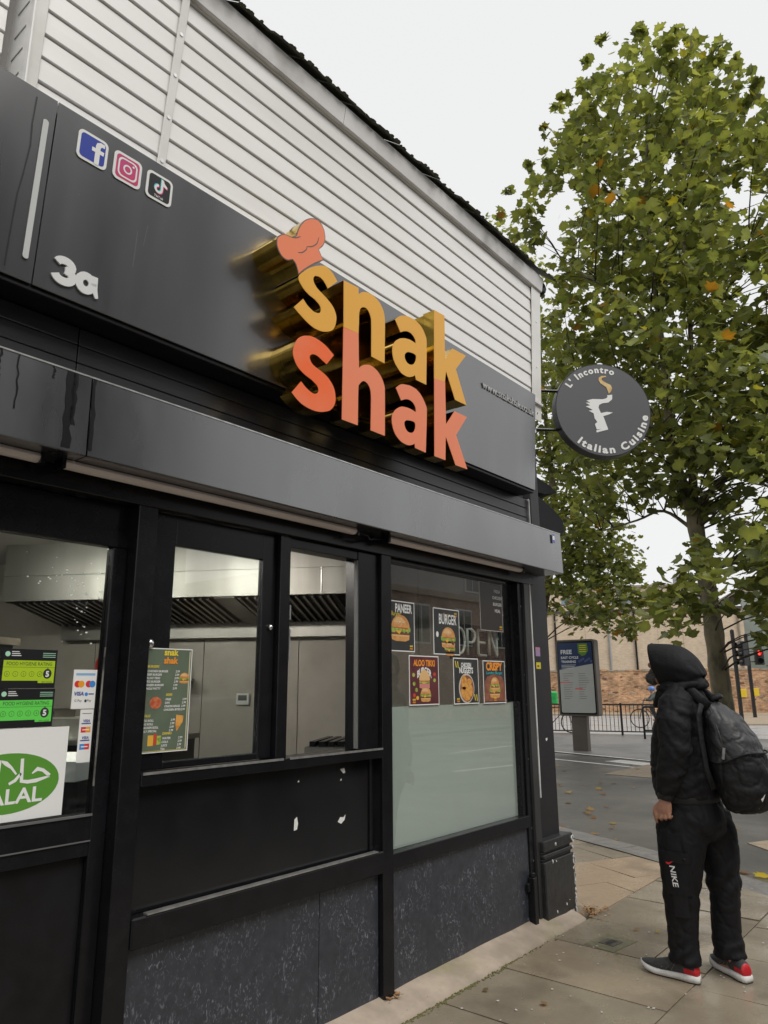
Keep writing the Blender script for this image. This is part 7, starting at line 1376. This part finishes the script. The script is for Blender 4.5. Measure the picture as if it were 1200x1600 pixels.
# trainers
SOLE = mat('white foam sole', (.66, .65, .63), .6, col2=(.5, .49, .47), nscale=14, lo=.5, hi=.8); UPR = mat('dark grey knit upper', (.035, .035, .037), .75, bump=.4, bscale=260, col2=(.05, .05, .052), nscale=60); RED = mat('red heel', (.50, .012, .02), .5); OUTS = mat('dark outsole', (.02, .02, .02), .7)
def shoe(heel, dirv, L, lab=None):
    d = Vector((*dirv, 0)).normalized(); H = Vector((*heel, 0)); G = Frame(H, d, (-d.y, d.x, 0)); G.n = Vector((0, 0, 1))
    W = ((0, .018), (.03, .030), (.12, .037), (.35, .035), (.55, .041), (.75, .047), (.88, .041), (.96, .026), (1, .008))
    def wid(t):
        for (a, wa), (b, wb) in zip(W[:-1], W[1:]):
            if a <= t <= b: s = (t-a)/(b-a); s = s*s*(3-2*s); return wa+(wb-wa)*s
        return .008
    n = 26; S_ = thing('shoe_tmp', '', '', (0, 0, 0)); bpy.data.objects.remove(S_)
    lift = lambda t: .028*max(0, (t-.62)/.38)**2
    thick = lambda t: .040-.012*t if t > .1 else .040-.006*(.1-t)/.1
    def outline(z, gw, i0=0): return [(t*L, wid(t)*gw) for t in [i/n for i in range(n+1)]], z
    mb = MB(); V = []
    lv = ((0, .90, OUTS), (.006, .99, SOLE), (.5, 1.10, SOLE), (1.0, 1.04, SOLE))
    rows = []
    for k_, gw, m in lv:
        row = []
        for s in (1, -1):
            for i in (range(n+1) if s == 1 else range(n-1, 0, -1)):
                t = i/n; zz = lift(t)+(thick(t)*k_ if k_ >= .5 else k_); x = t*L
                x += (.006*(gw-1)*10)*(1 if t > .9 else -1 if t < .06 else 0)*.12*10*.1
                row.append(G(x-(.006 if t < .04 else 0), s*wid(t)*gw, zz))
        rows.append(row)
    mb.loft(rows[:2], OUTS); sole_o = MB(); sole_o.loft(rows[1:], SOLE)
    sh = sole_o.build('shoe_sole', PER, smooth=True, label=lab); mb.build('outsole', sh)
    # upper
    up_ = ((.005, .026, .060, .072), (.04, .034, .085, .0), (.12, .036, .097, 0), (.22, .036, .092, 0), (.32, .036, .096, 0), (.42, .037, .098, 0), (.52, .040, .083, 0), (.64, .043, .068, 0), (.78, .043, .055, 0), (.90, .034, .046, 0), (.97, .018, .038, 0), (.99, .006, .034, 0))
    rings = []; 
    for t, w_, hh, _ in up_:
        z0 = lift(t)+thick(t)*.8; R_ = []
        for j in range(16):
            a = 2*pi*j/16; y = cos(a); z = sin(a); pw = lambda q: (abs(q)**.75)*(1 if q > 0 else -1)
            nar = 1-.38*max(0, z)*(1 if t < .5 else .6)
            R_.append(G(t*L, w_*pw(y)*nar, z0+(hh-z0*.6)*.5+(hh-z0*.6)*.5*pw(z)))
        rings.append(R_)
    mbu = MB(); mbu.loft(rings, UPR)
    ix = []
    for q_, f in enumerate(mbu.f):
        c = sum((Vector(mbu.v[i]) for i in f), Vector())/len(f); u = (c-H).dot(d)/L; zz = c.z
        if u < .27 and zz < .088-.16*u: mbu.m[q_] = RED
    uo = mbu.build('shoe_upper', PER, smooth=True); s2 = uo.modifiers.new('sub', 'SUBSURF'); s2.levels = 1; s2.render_levels = 1
    mb = MB()
    for i in range(5): t = .40+.055*i; zt = .100-.011*i-.0012*i*i; mb.tube([G(t*L, -.018, zt-.006), G(t*L+.006, 0, zt+.002), G(t*L, .018, zt-.006)], .0035, 6, BLACK)
    for s in (-1, 1):
        for i in range(3): t = .36+.09*i; mb.tube([G(t*L, s*.034, .078-.010*i), G((t+.06)*L, s*.042, .046)], .0022, 5, PG_)
    mb.build('lace', uo)
shoe((4.405, -1.105), (.075, 1), .325); shoe((4.565, -1.305), (.62, .80), .30)
# backpack
BP = thing('backpack', 'black grey nylon backpack worn by the hooded person', 'backpack', (4.5, -1.4, .87))
NY = mat('dark grey nylon', (.024, .024, .026), .5, col2=(.032, .032, .034), nscale=9, bump=.7, bscale=24); NYB = mat('black nylon', (.009, .009, .010), .62, bump=.7, bscale=26, spec=.3)
def foldb(v, n):
    rd = lambda q: max(0, 1-abs(noise.noise(q))*5)**2
    return -.0055*rd(Vector((v.x*8, v.y*9+v.z*7, v.z*6-v.y*6)))-.003*rd(Vector((v.x*12+5, v.y*14-v.z*9, v.z*10)))+.006*noise.noise(Vector((v.x*10, v.y*10, v.z*22)))+.006*sin((v.z*.8-v.y*.9)*40+3*noise.noise(v*5))*max(0, noise.noise(v*4+Vector((3, 1, 2)))+.25)
prof = ((1.455, -1.285, .05, .025), (1.435, -1.295, .105, .050), (1.37, -1.335, .145, .090), (1.27, -1.368, .162, .122), (1.17, -1.392, .168, .140), (1.08, -1.404, .170, .146), (.99, -1.412, .166, .142), (.925, -1.414, .15, .124), (.885, -1.410, .12, .094), (.868, -1.405, .08, .06))
mb = MB(); mb.loft([ell((4.51, cy, z), a, b, 26, p=2.5) for z, cy, a, b in prof], NYB)
vs, fs = remesh(mb, .0075, 4, fold=foldb); mb = MB()
for f in fs: pass
mb.add(vs, fs, NYB)
for i, f in enumerate(mb.f):
    c = sum((Vector(mb.v[j]) for j in f), Vector())/len(f)
    if c.z > 1.155+.02*sin((c.y)*20)+(c.y+1.4)*-.10: mb.m[i] = NY
bp = mb.build('bag_body', BP, smooth=True)
mb = MB(); R_ = [p for p in ell((4.51, -1.393, 1.16), .170, .143, 40, p=2.5)]; mb.tube([Vector((p.x, p.y, 1.158+.02*sin(p.y*20)-(p.y+1.4)*.10)) for p in R_]+[R_[0]+Vector((0, 0, .012))], .005, 6, NYB, caps=False); mb.build('seam_piping', BP, smooth=True)
mb = MB(); mb.tube([(4.47, -1.285, 1.45), (4.465, -1.305, 1.475), (4.48, -1.335, 1.485), (4.52, -1.335, 1.485), (4.535, -1.305, 1.475), (4.53, -1.29, 1.44)], .009, 8, NYB, flat=2.0); mb.build('grab_handle', BP, smooth=True)
mb = MB()
for s in (-1, 1):
    x = 4.495+s*.105
    for a in ([(x+s*-.01, -1.295, 1.425), (x, -1.25, 1.475), (x, -1.19, 1.535), (x, -1.12, 1.556), (x, -1.065, 1.535), (x-s*.01, -1.03, 1.49), (x-s*.03, -1.0, 1.42)],):
        mb.tube(a, .011, 8, NYB, flat=2.6)
    mb.tube([(4.505+s*.158, -1.275, 1.44), (4.505+s*.19, -1.262, 1.38), (4.505+s*.20, -1.268, 1.25), (4.505+s*.195, -1.278, 1.10), (4.505+s*.175, -1.30, 1.0)], .010, 8, NYB, flat=2.0)
mb.build('shoulder_strap', BP, smooth=True)
mb = MB(); zc = (4.348, -1.36, 1.20)
mb.tube([(4.405, -1.30, 1.425), (4.365, -1.33, 1.36), (4.345, -1.355, 1.28), (4.340, -1.37, 1.21)], .0025, 6, mat('dark zip', (.08, .08, .08), .4)); mb.build('zip', BP, smooth=True)
mb = MB(); mb.tube([(4.336, -1.372, 1.215), (4.332, -1.368, 1.185), (4.332, -1.362, 1.155)], .006, 6, mat('grey zip pull', (.2, .2, .2), .4), flat=1.4); mb.build('zip_puller', BP)
mb = MB(); mb.tube([(4.415, -1.532, 1.00), (4.405, -1.515, .955), (4.41, -1.49, .91)], .005, 6, W3, flat=1.5); mb.build('reflective_strip', BP)
